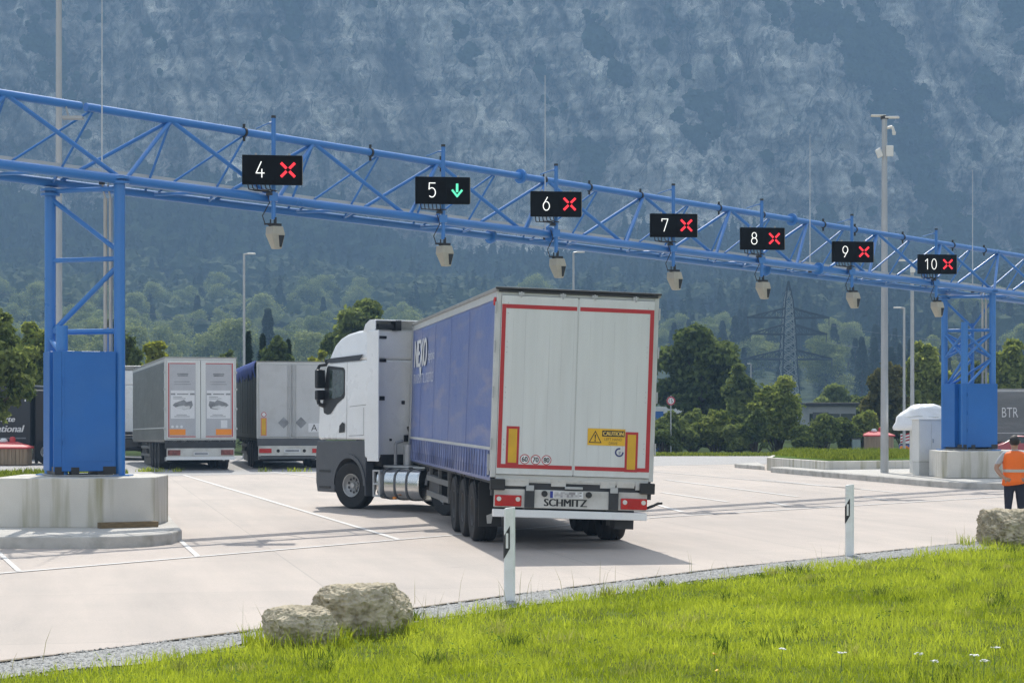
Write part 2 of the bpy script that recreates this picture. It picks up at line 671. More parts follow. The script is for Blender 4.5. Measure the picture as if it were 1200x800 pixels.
tint = np.clip(0.15 + 0.55 * rng.random(len(gx)) + 1.1 * (cl - 0.45) + 0.7 * (cl2 - .5) + .5 * (fbm(gx * .35, gy * .35, 3, 123) - .5), 0, 1)
print('grass blades', len(gx))
go = grass_mesh('grass', gx, gy, verge_z(gx, gy) - 0.01, h, w, tint, m_grass, rng, 0.95)
tag(go, 'bright green uneven grass of the roadside verge', 'grass', kind='stuff')

# coarser tufts, darker and paler than the lawn round them
ntf = 620
tx, ty = rng.uniform(-8, 15, ntf), rng.uniform(12, 42, ntf)
k = (inward(tx, ty) > .9) & (np.abs(tx) < .3 * ty + 1)
tx, ty = tx[k], ty[k]
per = 46
kx = np.repeat(np.arange(len(tx)), per)
sp = np.repeat(rng.uniform(.03, .11, len(tx)), per)
gx, gy = tx[kx] + rng.normal(0, 1, len(kx)) * sp, ty[kx] + rng.normal(0, 1, len(kx)) * sp
tone = np.repeat(rng.random(len(tx)), per)
hh_ = np.repeat(rng.uniform(.07, .17, len(tx)), per) * rng.uniform(.5, 1.15, len(kx))
m_tuft = leaf_mat('grass_tuft', (0.075, 0.125, 0.018), (0.44, 0.44, 0.13), 0.45)
to_ = grass_mesh('rough_grass', gx, gy, verge_z(gx, gy) - .01, hh_, rng.uniform(.006, .012, len(kx)) * (1 + .03 * (gy - 14)), np.clip(tone ** 1.6 + rng.normal(0, .1, len(kx)), 0, 1), m_tuft, rng, .9)
tag(to_, 'coarse darker and paler tufts among the verge grass', 'grass', kind='stuff')

# broad-leaved weeds and clover among the grass
nw = 700
gx = rng.uniform(-7, 15, nw * 3)
gy = rng.uniform(12, 42, nw * 3)
k = (inward(gx, gy) > 1.15) & (np.abs(gx) < 0.3 * gy + 1) & (fbm(gx * .8, gy * .8, 3, 91) > 0.52)
gx, gy = gx[k][:nw], gy[k][:nw]
V, T = [], []
n = len(gx)
per = 7
gx, gy = np.repeat(gx, per), np.repeat(gy, per)
n = len(gx)
cx, cy = gx + rng.normal(0, .035, n), gy + rng.normal(0, .035, n)
cz = verge_z(cx, cy) + rng.uniform(.05, .13, n)
an, sz, ti = rng.uniform(0, 6.28, n), rng.uniform(.012, .026, n), rng.uniform(-.5, .5, n)
ca, sa = np.cos(an), np.sin(an)
V = np.stack([np.stack([cx - ca * sz, cy - sa * sz, cz - ti * sz], -1), np.stack([cx + sa * sz * .6, cy - ca * sz * .6, cz], -1),
              np.stack([cx + ca * sz, cy + sa * sz, cz + ti * sz], -1), np.stack([cx - sa * sz * .6, cy + ca * sz * .6, cz], -1)], 1)
m_weed = leaf_mat('verge_weeds', (0.07, 0.13, 0.02), (0.18, 0.27, 0.04), 0.25)
m_weed.node_tree.nodes['Principled BSDF'].inputs['Specular IOR Level'].default_value = 0.05
m_weed.node_tree.nodes['Principled BSDF'].inputs['Roughness'].default_value = 0.9
wo = arr_mesh('clover_leaves', V.reshape(-1, 3), np.arange(n * 4).reshape(-1, 4), m_weed, tint=rng.random(n * 4).reshape(-1, 4).mean(1).repeat(4))
tag(wo, 'darker clover and weed leaves among the verge grass', 'weeds', kind='stuff')

# tall stalks along gravel and rocks
m_stalk = leaf_mat('dry_stalk', (0.16, 0.17, 0.06), (0.34, 0.31, 0.16), 0.3)
sx, sy = [], []
for cx, cy, nn, sp in ((-2.15, 19.7, 16, .28), (-1.35, 20.6, 18, .35), (-0.9, 20.6, 14, .2), (0.1, 23.4, 16, .5), (2.6, 27.3, 7, .3), (7.4, 33.2, 10, .4),
                       (-4.1, 17.6, 6, .4), (1.4, 25.4, 8, .5), (4.6, 29.7, 6, .3)):
    sx += list(rng.normal(cx, sp, nn))
    sy += list(rng.normal(cy, sp, nn))
sx, sy = np.array(sx), np.array(sy)
so = grass_mesh('tall_grass_stalks', sx, sy, verge_z(sx, sy) - .01, rng.uniform(.16, .42, len(sx)), np.full(len(sx), .006), rng.random(len(sx)), m_stalk, rng, .5)
tag(so, 'thin dry grass stalks standing along the gravel and rocks', 'grass stalks', kind='stuff')

# wild flowers in the verge
m_wf = M('white_petal', (0.8, 0.8, 0.76), 0.6, var=0.05)
m_yf = M('yellow_petal', (0.85, 0.55, 0.03), 0.6, var=0.1)
m_st = M('flower_stem', (0.12, 0.2, 0.04), 0.6)
FL = [(1075, 778), (1140, 780), (1165, 770), (1092, 787), (985, 777), (1152, 786), (915, 772)]


def on_verge(x, y):
    d = 15.0
    for _ in range(12):
        z = float(verge_z(pX(x, d), d)) + .1
        d = F_PX * (CAM_H - z) / (y - HOR)
    return pX(x, d), d, z - .1


fl_label = 'small white umbel flower on a thin stem in the verge grass'
for k, (x, y) in enumerate(FL + [(838, 790), (836, 770)]):
    X, Y, Z = on_verge(x, y)
    wh = k < len(FL)
    hh = .17 if wh else .12
    t = empty('white_flower' if wh else 'yellow_flower', (X, Y, Z), label=fl_label if wh else 'small yellow flower low in the verge grass', cat='flower',
              group='white flowers in the grass' if wh else 'yellow flowers in the grass')
    MB().tube((0, 0, 0), (.012, .008, hh), .0035, .0025, 5).build('stem', m_st, t)
    b = MB()
    rr = random.Random(k)
    for j in range(14 if wh else 8):
        a, q = rr.uniform(0, 6.28), (rr.random() ** .5) * (.032 if wh else .014)
        b.disc((.012 + q * math.cos(a), .008 + q * math.sin(a), hh + rr.uniform(0, .012)), .008, (rr.uniform(-.3, .3), rr.uniform(-.3, .3), 1), 6)
    b.build('petals', m_wf if wh else m_yf, t)

# earth washed along the concrete's edge
us = np.linspace(-10, 18, 260)
wd = .05 + .16 * np.clip(fbm(us * 2.3, us * 0 + 5, 4, 15) - .3, 0, 1)
dv = []
for k in range(260):
    dv.append((us[k], edge_y(us[k]) + .9 * wd[k], .007))
    dv.append((us[k], edge_y(us[k]) - 1.2 * wd[k] - .03, .020))
tag(arr_mesh('earth_edge', np.array(dv), np.array([(2 * k, 2 * k + 1, 2 * k + 3, 2 * k + 2) for k in range(259)]), M('edge_earth', (.23, .20, .155), .95, var=.35, scale=9, bump=.6, bscale=60, spec=.05)), kind='structure')

# ------------------------------------------------------------------ rocks
from mathutils import noise as mn


def rock(name, loc, size, rz, seed, label, e=4.0, cuts=76):
    bm = bmesh.new()
    bmesh.ops.create_cube(bm, size=2)
    bmesh.ops.subdivide_edges(bm, edges=bm.edges, cuts=cuts, use_grid_fill=True)
    rk = random.Random(seed * 13)
    cuts_ = []
    for _ in range(16):
        n_ = Vector((rk.uniform(-1, 1), rk.uniform(-1, 1), rk.uniform(-.5, 1))).normalized()
        sup = abs(n_.x) * size[0] / 2 + abs(n_.y) * size[1] / 2 + abs(n_.z) * size[2] / 2
        cuts_.append((n_, sup * rk.uniform(.60, .76)))
    for v in bm.verts:
        p = v.co
        l = (abs(p.x) ** e + abs(p.y) ** e + abs(p.z) ** e) ** (1 / e)
        d = p / l
        q = Vector((d.x * size[0], d.y * size[1], d.z * size[2])) * 1.75 + Vector((seed * 3.1, seed * 1.7, seed))
        r = 1 + 0.12 * mn.noise(q * 1.1) + 0.11 * mn.noise(q * 2.7) + 0.07 * (1 - abs(mn.noise(q * 5.5)) * 2)
        c1 = mn.noise(q * 7 + Vector((5, 1, 2)))
        r -= 0.16 * max(0, c1 - 0.12)
        vd = mn.voronoi(q * 5.2)[0]
        r -= 0.30 * max(0, .30 - vd[0]) * (.4 + abs(mn.noise(q * 2)))
        r += 0.05 * min(.25, vd[1] - vd[0])
        vd = mn.voronoi(q * 12)[0]
        r -= 0.20 * max(0, .28 - vd[0])
        r += 0.035 * mn.noise(q * 14) + 0.02 * mn.noise(q * 30)
        w_ = Vector((d.x * size[0] / 2, d.y * size[1] / 2, d.z * size[2] / 2))
        for n_, h_ in cuts_:
            ex = w_.dot(n_) - h_
            if ex > 0:
                w_ = w_ - n_ * ex * .9
        v.co = w_ * (1 + (r - 1) * .75 + .05)
    me = bpy.data.meshes.new(name)
    bm.to_mesh(me)
    bm.free()
    me.polygons.foreach_set('use_smooth', [True] * len(me.polygons))
    m = M('limestone', (0.47, 0.41, 0.30), 0.95, var=0.3, scale=7, bump=.55, bscale=22, dirt=(0.17, 0.15, 0.09), dirt_amt=0.8, dirt_scale=11, spec=.1)
    me.materials.append(m)
    o = bpy.data.objects.new(name, me)
    C.objects.link(o)
    o.location = loc
    o.rotation_euler = (0, 0, rz)
    return tag(o, label, 'rock')


rock('boulder', (-1.97, 19.1, 0.14), (0.66, 0.6, 0.44), 0.3, 1, 'lower pale pitted boulder beside a bigger block at the gravel edge', 2.9)
rock('boulder', (-1.43, 20.0, 0.22), (0.86, 0.62, 0.52), 0.12, 2, 'bigger squarish pitted boulder beside a lower one at the gravel edge')
rock('boulder', (8.14, 33.6, 0.25), (1.36, 0.9, 0.60), 0.25, 5, 'long grey boulder lying in front of the person in orange')
# grass pushed up round the rocks
sx, sy = [], []
for cx, cy, rx, ry, nn in ((-1.97, 19.1, .40, .38, 520), (-1.43, 20.0, .50, .38, 620), (8.05, 33.6, .78, .55, 520)):
    a = rng.uniform(0, 6.28, nn)
    q = rng.uniform(.9, 1.25, nn)
    sx += list(cx + np.cos(a) * rx * q)
    sy += list(cy + np.sin(a) * ry * q)
sx, sy = np.array(sx), np.array(sy)
kk = sy < np.interp(sx, [-3, 0, 7, 9.5], [19.6, 20.2, 33.6, 34.2])
sx, sy = sx[kk], sy[kk]
go = grass_mesh('grass_tufts', sx, sy, verge_z(sx, sy) - .01, rng.uniform(.10, .24, len(sx)), np.full(len(sx), .008), rng.uniform(0.1, .8, len(sx)), m_grass, rng, .6)
tag(go, 'longer grass tufts growing against the boulders', 'grass', kind='stuff')

# ------------------------------------------------------------------ roadside marker posts
m_post = M('white_plastic', (0.74, 0.76, 0.74), 0.4, var=0.05, scale=4, dirt=(0.45, 0.45, 0.4), dirt_amt=0.35, dirt_scale=6)
m_blk = M('black_band', (0.015, 0.015, 0.017), 0.45, var=0)
m_refl = M('white_reflector', (0.72, 0.72, 0.70), 0.25, var=0)


def marker_post(x, y_base, d, h, rz, label):
    X = pX(x, d)
    t = empty('marker_post', (X, d, float(verge_z(X, d)) - .05), (0, 0, rz), label, 'post', 'white roadside marker posts')
    poly = [(-.06, -.05), (-.045, -.066), (.05, -.062), (.072, -.045), (.045, .055), (.02, .066), (-.045, .03)]
    b = MB().prism(poly, 0, h)
    b.v = [(p[0], p[1], p[2] - (.018 if p[2] > .5 and p[0] < 0 else 0) + (.012 * (p[1] < -.03) if p[2] > .5 else 0)) for p in b.v]
    b.build('shaft', m_post, t, bevel=.012)
    # slanting black band on the front and left faces, white reflector in it
    z0, z1 = h - .56, h - .2
    bb = MB()
    bb._add([(-.0465, -.0695, z0), (.012, -.0675, z0 + .10), (.012, -.0675, z1), (-.0465, -.0695, z1 - .10)], [(0, 1, 2, 3)])
    bb._add([(-.0635, -.0505, z0 - .02), (-.0475, -.0690, z0), (-.0475, -.0690, z1 - .10), (-.0635, -.0505, z1 - .12)], [(0, 1, 2, 3)])
    o = bb.build('black_band', m_blk, t)
    rf = MB().box(-.034, -.006, -.0735, -.0695, z0 + .105, z1 - .085).build('reflector', m_refl, o)


marker_post(597, 705, 23.7, 1.10, -0.1, 'larger white marker post in front of the lorry tail with black band')
marker_post(995.5, 652, 31.0, 1.10, -0.25, 'smaller white marker post with black band on the gravel near open plaza')

# ------------------------------------------------------------------ gantry
m_blue = M('gantry_blue', (0.042, 0.19, 0.50), 0.3, var=0.06, scale=1.2, dirt=(0.07, 0.21, 0.46), dirt_amt=0.25, dirt_scale=3)
m_cab = M('cabinet_blue', (0.012, 0.13, 0.42), 0.42, var=0.07, scale=1.0, dirt=(0.04, 0.17, 0.44), dirt_amt=0.4, dirt_scale=1.3)
m_galv = M('galvanised_steel', (0.42, 0.43, 0.43), 0.45, metal=0.35, var=0.12, scale=4)
m_dark = M('dark_steel', (0.02, 0.022, 0.025), 0.5, var=0.2, scale=6)
m_tray = M('tray_grey', (0.50, 0.51, 0.50), 0.5, metal=0.2, var=0.06, scale=0.6)
m_beige = M('camera_beige', (0.40, 0.37, 0.29), 0.45, var=0.08, scale=6)
m_condu = M('conduit_grey', (0.45, 0.44, 0.41), 0.5, metal=0.2, var=0.1, scale=3)

GB = Vector((-6.853, 36.5, 0))
GU = Vector((21.103, 25.5, 0))          # one whole span between the piers
GA = Vector((-1.32, 0.5, 0))            # from front to rear chord
u_hat = GU.normalized()
front = Vector((u_hat.y, -u_hat.x, 0))


def zb(t):
    return 6.19 - 0.50 * t


def nf(t):
    p = GB + GU * t
    return Vector((p.x, p.y, zb(t)))


def nr(t):
    p = GB + GA + GU * t
    return Vector((p.x, p.y, zb(t)))


def ntop(t):
    p = GB + GA * 0.5 + GU * t
    return Vector((p.x, p.y, zb(t) + 1.30))


gan = empty('overhead_gantry', tuple(GB), label='long blue tubular truss gantry spanning the lanes on two braced piers', cat='gantry')
OFF = -GB


def gpart(name, mb, mat, smooth=True, label=None, parent=gan, bevel=0):
    mb.v = [tuple(Vector(p) + OFF) for p in mb.v]
    return mb.build(name, mat, parent, smooth=smooth, label=label, bevel=bevel)


b = MB()
t0, t1, tj = -0.32, 1.35, -0.001
for f, r in ((ntop, .075),):
    gpart('top_chord', MB().tube(f(t0), f(tj - .0018), r, seg=16), m_blue)
    gpart('top_chord', MB().tube(f(tj + .0018), f(t1), r, seg=16), m_blue)
gpart('bottom_chord', MB().tube(nf(t0), nf(t1), .085, seg=16), m_blue)
gpart('bottom_chord', MB().tube(nr(t0), nr(t1), .080, seg=16), m_blue)
ST = 0.111
for k in range(-2, 12):
    tn, ta, tb = .06 + ST * k, ST * k + .004, ST * (k + 1) + .002
    if tn > 1.3 or ta < -.3:
        continue
    gpart('diagonal_brace', MB().tube(ntop(tn), nf(ta), .042, seg=10), m_blue)
    gpart('diagonal_brace', MB().tube(ntop(tn), nf(tb), .042, seg=10), m_blue)
    gpart('diagonal_brace', MB().tube(ntop(tn), nr(ta), .036, seg=10), m_blue)
    gpart('diagonal_brace', MB().tube(ntop(tn), nr(tn + .005), .024, seg=8), m_blue)
    gpart('diagonal_brace', MB().tube(ntop(tn + ST * .52), nr(tn + .012), .022, seg=8), m_blue)
    gpart('diagonal_brace', MB().tube(ntop(tn + ST * .52), nr(tb), .022, seg=8), m_blue)
    # floor plane of the truss
    gpart('cross_strut', MB().tube(nf(tn + .01), nr(tn + .01), .03, seg=8).tube(nf(tn + .01), nr(tb), .022, seg=8), m_blue)
# flanged joints
for t in (.365, .703):
    for fn in (nf, nr, ntop):
        p = fn(t)
        gpart('joint_flange', MB().tube(p - u_hat * .03, p + u_hat * .03, .16, seg=20), m_blue)
# cable tray along the rear chord, wire bundle on it
p0, p1 = nr(t0) + Vector((0, 0, .10)) + front * .12, nr(t1) + Vector((0, 0, .10)) + front * .12
b = MB()
n = Vector((front.x, front.y, 0))
for a0, a1, z0, z1 in ((0, .02, 0, .24), (.02, .30, 0, .015)):
    vs = [p + n * a + Vector((0, 0, z)) for p in (p0, p1) for a in (a0, a1) for z in (z0, z1)]
    b._add(vs, [(0, 1, 3, 2), (4, 6, 7, 5), (0, 4, 5, 1), (2, 3, 7, 6), (0, 2, 6, 4), (1, 5, 7, 3)])
gpart('cable_tray', b, m_tray, smooth=False)
b = MB()
for k in range(5):
    q = n * (.05 + .04 * k) + Vector((0, 0, .13 + .012 * (k % 2)))
    b.tube(nr(t0) + q, nr(t1) + q, .014, seg=6)
gpart('cable', b, m_dark)
# clamps and small floodlights under the top chord
for t in (.115, .22, .285, .39, .44, .50, .60, .66, .75, .80, .88, .97, 1.03):
    p = ntop(t)
    b = MB().tube(p - u_hat * .025, p + u_hat * .025, .092, seg=14).tube(p + Vector((0, 0, -.09)), p + Vector((0, 0, -.17)), .025, seg=8)
    b.cbox(p + Vector((0, 0, .12)), (.05, .05, .07))
    gpart('chord_clamp', b, m_dark)
for t in (-.012, -.075):
    p = ntop(t) + Vector((.0, -.05, -.12))
    gpart('floodlight', MB().cbox(p + Vector((.12, 0, -.13)), (.36, .2, .05)).tube(p + Vector((0, 0, .07)), p + Vector((.05, 0, -.12)), .02, seg=6), m_galv)


def pier(Q, z_plinth, z_chord, cab0, cab1, stub_top, simple):
    A, Bp = Q + GA, Q
    Fp, Rp = Q - Vector((.92, .40, 0)), Q + Vector((-.40, .90, 0))

    def at(p, z):
        return Vector((p.x, p.y, z))
    for p, zt in ((A, z_chord - .1), (Bp, z_chord + .06)):
        gpart('column', MB().tube(at(p, z_plinth), at(p, zt), .098, seg=20), m_blue)
        gpart('column_flange', MB().tube(at(p, zt - .06), at(p, zt - .02), .17, seg=20), m_blue)
        gpart('column_flange', MB().tube(at(p, zt - .14), at(p, zt - .10), .17, seg=20), m_blue)
        gpart('column_foot', MB().cbox(at(p, z_plinth + .02), (.42, .42, .04)), m_blue)
    gpart('stub_column', MB().tube(at(Fp, z_plinth), at(Fp, stub_top), .105, seg=16), m_blue)
    gpart('stub_column', MB().tube(at(Rp, z_plinth), at(Rp, stub_top + .02), .055, seg=12), m_blue)
    zt, zm, zl = z_chord - .16, (z_chord + cab1) / 2 + .12, stub_top - .1
    gpart('pier_strut', MB().tube(at(A, zt), at(Bp, zt), .045, seg=10), m_blue)
    if simple:
        gpart('pier_strut', MB().tube(at(A, zm), at(Bp, zm), .045, seg=10), m_blue)
        gpart('pier_strut', MB().tube(at(A, zt - .12), at(Bp, zm + .12), .045, seg=10), m_blue)
        gpart('pier_strut', MB().tube(at(Bp, zm - .1), at(A, zl - .02), .05, seg=10), m_blue)
        gpart('pier_strut', MB().tube(at(A, zl + .02), at(Bp, zl + .02), .05, seg=10), m_blue)
        gpart('pier_strut', MB().tube(at(A, zl - .1), at(Fp, zl - .38), .045, seg=10), m_blue)
    else:
        gpart('pier_strut', MB().tube(at(A, zl - .12), at(Bp, zl - .12), .05, seg=10), m_blue)
        for p, q in ((A, Bp), (Fp, Bp), (A, Rp), (A, Fp)):
            zh, zc = zl - .2, (zl + cab1) / 2 - .1
            gpart('pier_strut', MB().tube(at(p, zh), at(q, zc), .042, seg=10).tube(at(p, cab1 - .15), at(q, zc), .042, seg=10).tube(at(q, zh), at(p, zc), .042, seg=10), m_blue)
        gpart('pier_strut', MB().tube(at(A, zt - .1), at(Rp, zl), .04, seg=10).tube(at(Bp, zt - .1), at(Rp, zl), .04, seg=10), m_blue)
    # pair of conduits clipped between the columns
    for k in (0, 1):
        p = Q + Vector((-.27 + .10 * k, .12 - .03 * k, 0))
        gpart('conduit', MB().tube(at(p, cab1 - .3), at(p, z_chord - .32), .034, seg=10).path([at(p, z_chord - .32), at(p, z_chord - .12) + Vector((-.05, 0, 0)), at(p, z_chord + .06) + Vector((-.02, 0, 0))], .018, 6), m_condu)
    # switch cabinet wrapped round the foot
    a24 = R(22)
    e1, e2 = Vector((math.cos(a24), math.sin(a24), 0)), Vector((-math.sin(a24), math.cos(a24), 0))
    c0 = Fp - e1 * .17 - e2 * .16

    def cab_box(x0, x1, y0, y1, z0, z1):
        vs = [c0 + e1 * x + e2 * y + Vector((0, 0, z)) for z in (z0, z1) for x, y in ((x0, y0), (x1, y0), (x1, y1), (x0, y1))]
        return MB()._add(vs, [(3, 2, 1, 0), (4, 5, 6, 7), (0, 1, 5, 4), (1, 2, 6, 5), (2, 3, 7, 6), (3, 0, 4, 7)])
    w = 1.07 if simple else 1.22
    gpart('cabinet', cab_box(.14, w, 0, 1.05, cab0 + .05, cab1), m_cab, smooth=False, bevel=.008)
    gpart('cabinet_wing', cab_box(0, .138, .42, 1.05, cab0 + .05, cab1 + .002), m_cab, smooth=False, bevel=.008)
    gpart('cabinet_lip', cab_box(.0, .138, 0.001, .035, cab0 + .05, cab1 - .002), m_cab, smooth=False)
    gpart('cabinet_notch', cab_box(.02, .14, -.004, .30, cab0 + .0, cab0 + .13), m_dark, smooth=False)
    gpart('cabinet_notch', cab_box(.30, .44, -.006, .2, cab0 + .0, cab0 + .12), m_dark, smooth=False)
    gpart('cabinet_notch', cab_box(w - .22, w + .004, -.005, .2, cab0 + .0, cab0 + .13), m_dark, smooth=False)
    for zz in (.5, 1.0, 1.55):
        gpart('door_hinge', cab_box(.155, .185, -.03, -.013, cab0 + zz, cab0 + zz + .10), m_cab, smooth=False)
    gpart('cabinet_door', cab_box(.19, w - .05, -.006, -.002, cab0 + .22, cab1 - .06), m_cab, smooth=False, parent=gan, bevel=.003)
    gpart('cabinet_foot', MB(), m_dark) if False else None
    b = MB()
    for x0, x1 in ((.05, .18), (w - .30, w - .04)):
        bb = cab_box(x0, x1, .03, .95, cab0 - .01, cab0 + .049)
        b._add(bb.v, bb.f)
    gpart('cabinet_foot', b, m_dark, smooth=False)
    gpart('base_plate', cab_box(-.02, w + .06, .02, 1.12, cab0 - .03, cab0 - .012), m_galv, smooth=False)


pier(GB, 1.00, zb(0), 1.06, 3.18, 3.62, True)
pier(GB + GU, 0.96, zb(1), 1.02, 2.94, 4.75, False)

# lightning rods: thin white whips standing on the truss
m_rod = M('rod_white', (0.55, 0.57, 0.58), 0.4, var=0)
for x, t, lab in ((141, .0, 'thin lightning rod above the near gantry pier, left of sign 4'), (622, .375, 'thin lightning rod rising beside sign 6'),
                  (936, .71, 'thin lightning rod rising between signs 8 and 9'), (1159, .985, 'thin lightning rod above the far pier, beyond sign 10')):
    p = nf(t) + (nr(t) - nf(t)) * .25
    e = empty('lightning_rod', tuple(p), label=lab, cat='lightning rod', group='lightning rods on the gantry')
    MB().tube((0, 0, 0), (0, 0, 1.4), .016, .013, 8).tube((0, 0, 1.4), (0, 0, 3.55), .012, .007, 8).build('rod', m_rod, e)
    MB().cbox((0, 0, .0), (.09, .09, .16)).build('clamp', m_dark, e)

# ------------------------------------------------------------------ lane signals and toll cameras
m_sign = M('sign_black', (0.006, 0.006, 0.006), 0.85, var=0.1, scale=30, spec=.15)
m_signside = M('sign_side', (0.33, 0.30, 0.24), 0.5, var=0.1)
m_ledw = M('led_white', (0.75, 0.75, 0.72), 0.5, var=0, emit=(1, 1, .95), estr=.42)
m_ledr = M('led_red', (0.6, 0.02, 0.03), 0.5, var=0, emit=(1.0, .028, .045), estr=.62)
m_ledg = M('led_green', (0.05, 0.5, 0.3), 0.5, var=0, emit=(.16, .95, .55), estr=.42)


def arc(cx, cy, rx, ry, a0, a1, n=12):
    return [(cx + rx * math.cos(R(a0 + (a1 - a0) * i / n)), cy + ry * math.sin(R(a0 + (a1 - a0) * i / n))) for i in range(n + 1)]


GLY = {
    '4': [[(.62, 1), (.02, .27), (.98, .27)], [(.70, .52), (.70, 0)]],
    '5': [[(.90, 1), (.14, 1), (.10, .56)] + arc(.48, .33, .46, .33, 130, -130, 16)],
    '6': [[(.66, 1), (.12, .48)] + arc(.5, .33, .44, .33, 160, -200, 22)],
    '7': [[(.04, .82), (.04, 1), (.96, 1), (.36, 0)]],
    '8': [arc(.5, .76, .36, .24, 0, 360, 20), arc(.5, .27, .45, .27, 0, 360, 22)],
    '9': [[(.34, 0), (.88, .52)] + arc(.5, .67, .44, .33, -20, 340, 22)],
    '1': [[(.2, .78), (.62, 1), (.62, 0)]],
    '0': [arc(.5, .5, .44, .5, 0, 360, 26)],
}


def stroke(mb, pts, w, z):
    """flat stroke in the local xz plane at y=z"""
    for i in range(len(pts) - 1):
        a, b_ = Vector((pts[i][0], 0, pts[i][1])), Vector((pts[i + 1][0], 0, pts[i + 1][1]))
        d = (b_ - a)
        if d.length < 1e-6:
            continue
        d.normalize()
        nn = Vector((-d.z, 0, d.x)) * w / 2
        e = d * w * .35
        yy = Vector((0, z - .0006 * (i % 2), 0))
        mb.quad(a - e - nn + yy, b_ + e - nn + yy, b_ + e + nn + yy, a - e + nn + yy)


SIGNS = [('4', 319, 199), ('5', 519, 223), ('6', 652, 239), ('7', 790, 264), ('8', 894, 279.5), ('9', 1000, 295), ('10', 1099, 309.5)]
for num, xc, yc in SIGNS:
    r = (xc - 600) / F_PX
    q = GB + front * .36
    t = (r * q.y - q.x) / (GU.x - r * GU.y)
    p = q + GU * t
    d = p.y
    z = CAM_H - (yc - HOR) / F_PX * d
    col = 'green down arrow' if num == '5' else 'red cross'
    e = empty('lane_signal', (p.x, p.y, z), (0, 0, R(8)), f'black overhead lane sign showing number {num} and a {col}', 'lane sign', 'lane signs on the gantry')
    w, h = .555, .272
    MB().box(-w, w, 0, .13, -h, h).build('housing', m_sign, e, bevel=.008)
    MB().box(-w + .01, w + .012, .131, .15, -h + .01, h - .01).box(w + .001, w + .012, .02, .13, -h + .02, h - .02).build('rear_shell', m_signside, e)
    pan = MB().box(-w + .02, .055, -.008, -.001, -h + .02, h - .02).box(.075, w - .02, -.010, -.001, -h + .02, h - .02).build('display_face', m_sign, e)
    b = MB()
    hh, ww = .285, .155
    x0 = -.30 if len(num) == 1 else -.40
    for c in num:
        for pts in GLY[c]:
            stroke(b, [(x0 + a * ww, -hh / 2 + c2 * hh) for a, c2 in pts], .019, -.0135)
        x0 += .21
    b.build('number', m_ledw, e)
    b = MB()
    sx = .29
    if num == '5':
        stroke(b, [(sx, .12), (sx, -.02)], .05, -.014)
        stroke(b, [(sx - .095, .0), (sx, -.12)], .042, -.0155)
        stroke(b, [(sx + .095, .0), (sx, -.12)], .042, -.0170)
        b.build('arrow_symbol', m_ledg, e)
    else:
        for k in range(4):
            a = R(45 + 90 * k)
            stroke(b, [(sx + .055 * math.cos(a), .055 * math.sin(a)), (sx + .165 * math.cos(a), .165 * math.sin(a))], .050, -.0145)
        b.build('cross_symbol', m_ledr, e)
    # mast clamped to the chords behind the face, cable loops and little hooks on top
    top, low = zb(t) + 1.47 - z, zb(t) - .42 - z
    MB().tube((.03, .22, low), (.03, .22, top), .042, seg=12).cbox((.03, .26, zb(t) - z), (.16, .2, .16)).tube((.03, .22, top - .09), (-.05, .22, top - .09), .02, seg=8).tube((-.05, .22, top - .09), (-.28, .5, top - .16), .012, seg=6).build('mast', m_blue, e, smooth=True)
    MB().tube((.03, .22, top), (.03, .22, top + .05), .044, seg=12).build('mast_cap', m_dark, e)
    b = MB()
    rr = random.Random(int(num))
    for k in range(6):
        x1 = -.45 + .08 * k
        b.path([(x1, .08, -h), (x1 + .02, .1, -h - .07 - .05 * rr.random()), (x1 + .14, .18, -h - .10), (-.02, .22, -h - .12)], .011, 6)
    b.cbox((-.05, .2, -h - .16), (.12, .1, .05)).build('cable_loop', m_dark, e)
    MB().cbox((-.3, .06, h + .02), (.04, .03, .04)).cbox((.32, .06, h + .02), (.04, .03, .04)).build('lifting_lug', m_galv, e)
    # the beige camera hanging under it
    zc = zb(t) - .42 - .30
    c = empty('toll_camera', (p.x + .03 * .99, p.y + .22, zc), (0, 0, R(32)), f'beige tapered camera housing hanging below lane sign {num}', 'camera', 'toll cameras under the lane signs')
    b = MB()
    ring = [(-.12, -.14, .17), (.12, -.14, .17), (.14, .16, .17), (-.14, .16, .17)]
    mid = [(-.155, -.17, .02), (.155, -.17, .02), (.165, .14, .02), (-.165, .14, .02)]
    bot = [(-.075, -.15, -.25), (.085, -.15, -.25), (.085, .03, -.25), (-.075, .03, -.25)]
    vs = ring + mid + bot
    fs = [(3, 2, 1, 0), (8, 9, 10, 11)] + [(i + 4 * k, (i + 1) % 4 + 4 * k, (i + 1) % 4 + 4 * k + 4, i + 4 * k + 4) for k in (0, 1) for i in range(4)]
    fs = [tuple(reversed(f)) for f in fs]
    b._add(vs, fs)
    b.v = [(p_[0] * .88, p_[1] * .88, p_[2]) for p_ in b.v]
    b.build('housing', m_beige, c, bevel=.012)
    MB()._add([(.0, -.1535, .0), (.12, -.1535, .0), (.066, -.1370, -.22), (.025, -.1370, -.22)], [(0, 1, 2, 3)]).build('lens_window', m_dark, c)
    MB().tube((0, 0, .17), (0, 0, .34), .03, seg=10).tube((-.08, .03, .17), (-.08, .03, .30), .014, seg=6).cbox((0, 0, .2), (.2, .14, .05)).build('hanger', m_dark, c, smooth=True)
    b = MB()
    b.path([(-.1, 0, .18), (-.22, -.02, .22), (-.26, 0, .36), (-.1, .02, .62), (-.16, .03, .8)], .010, 6)
    b.path([(-.24, -.04, .2), (-.12, -.04, .215)], .016, 6)
    b.build('cable', m_dark, c)

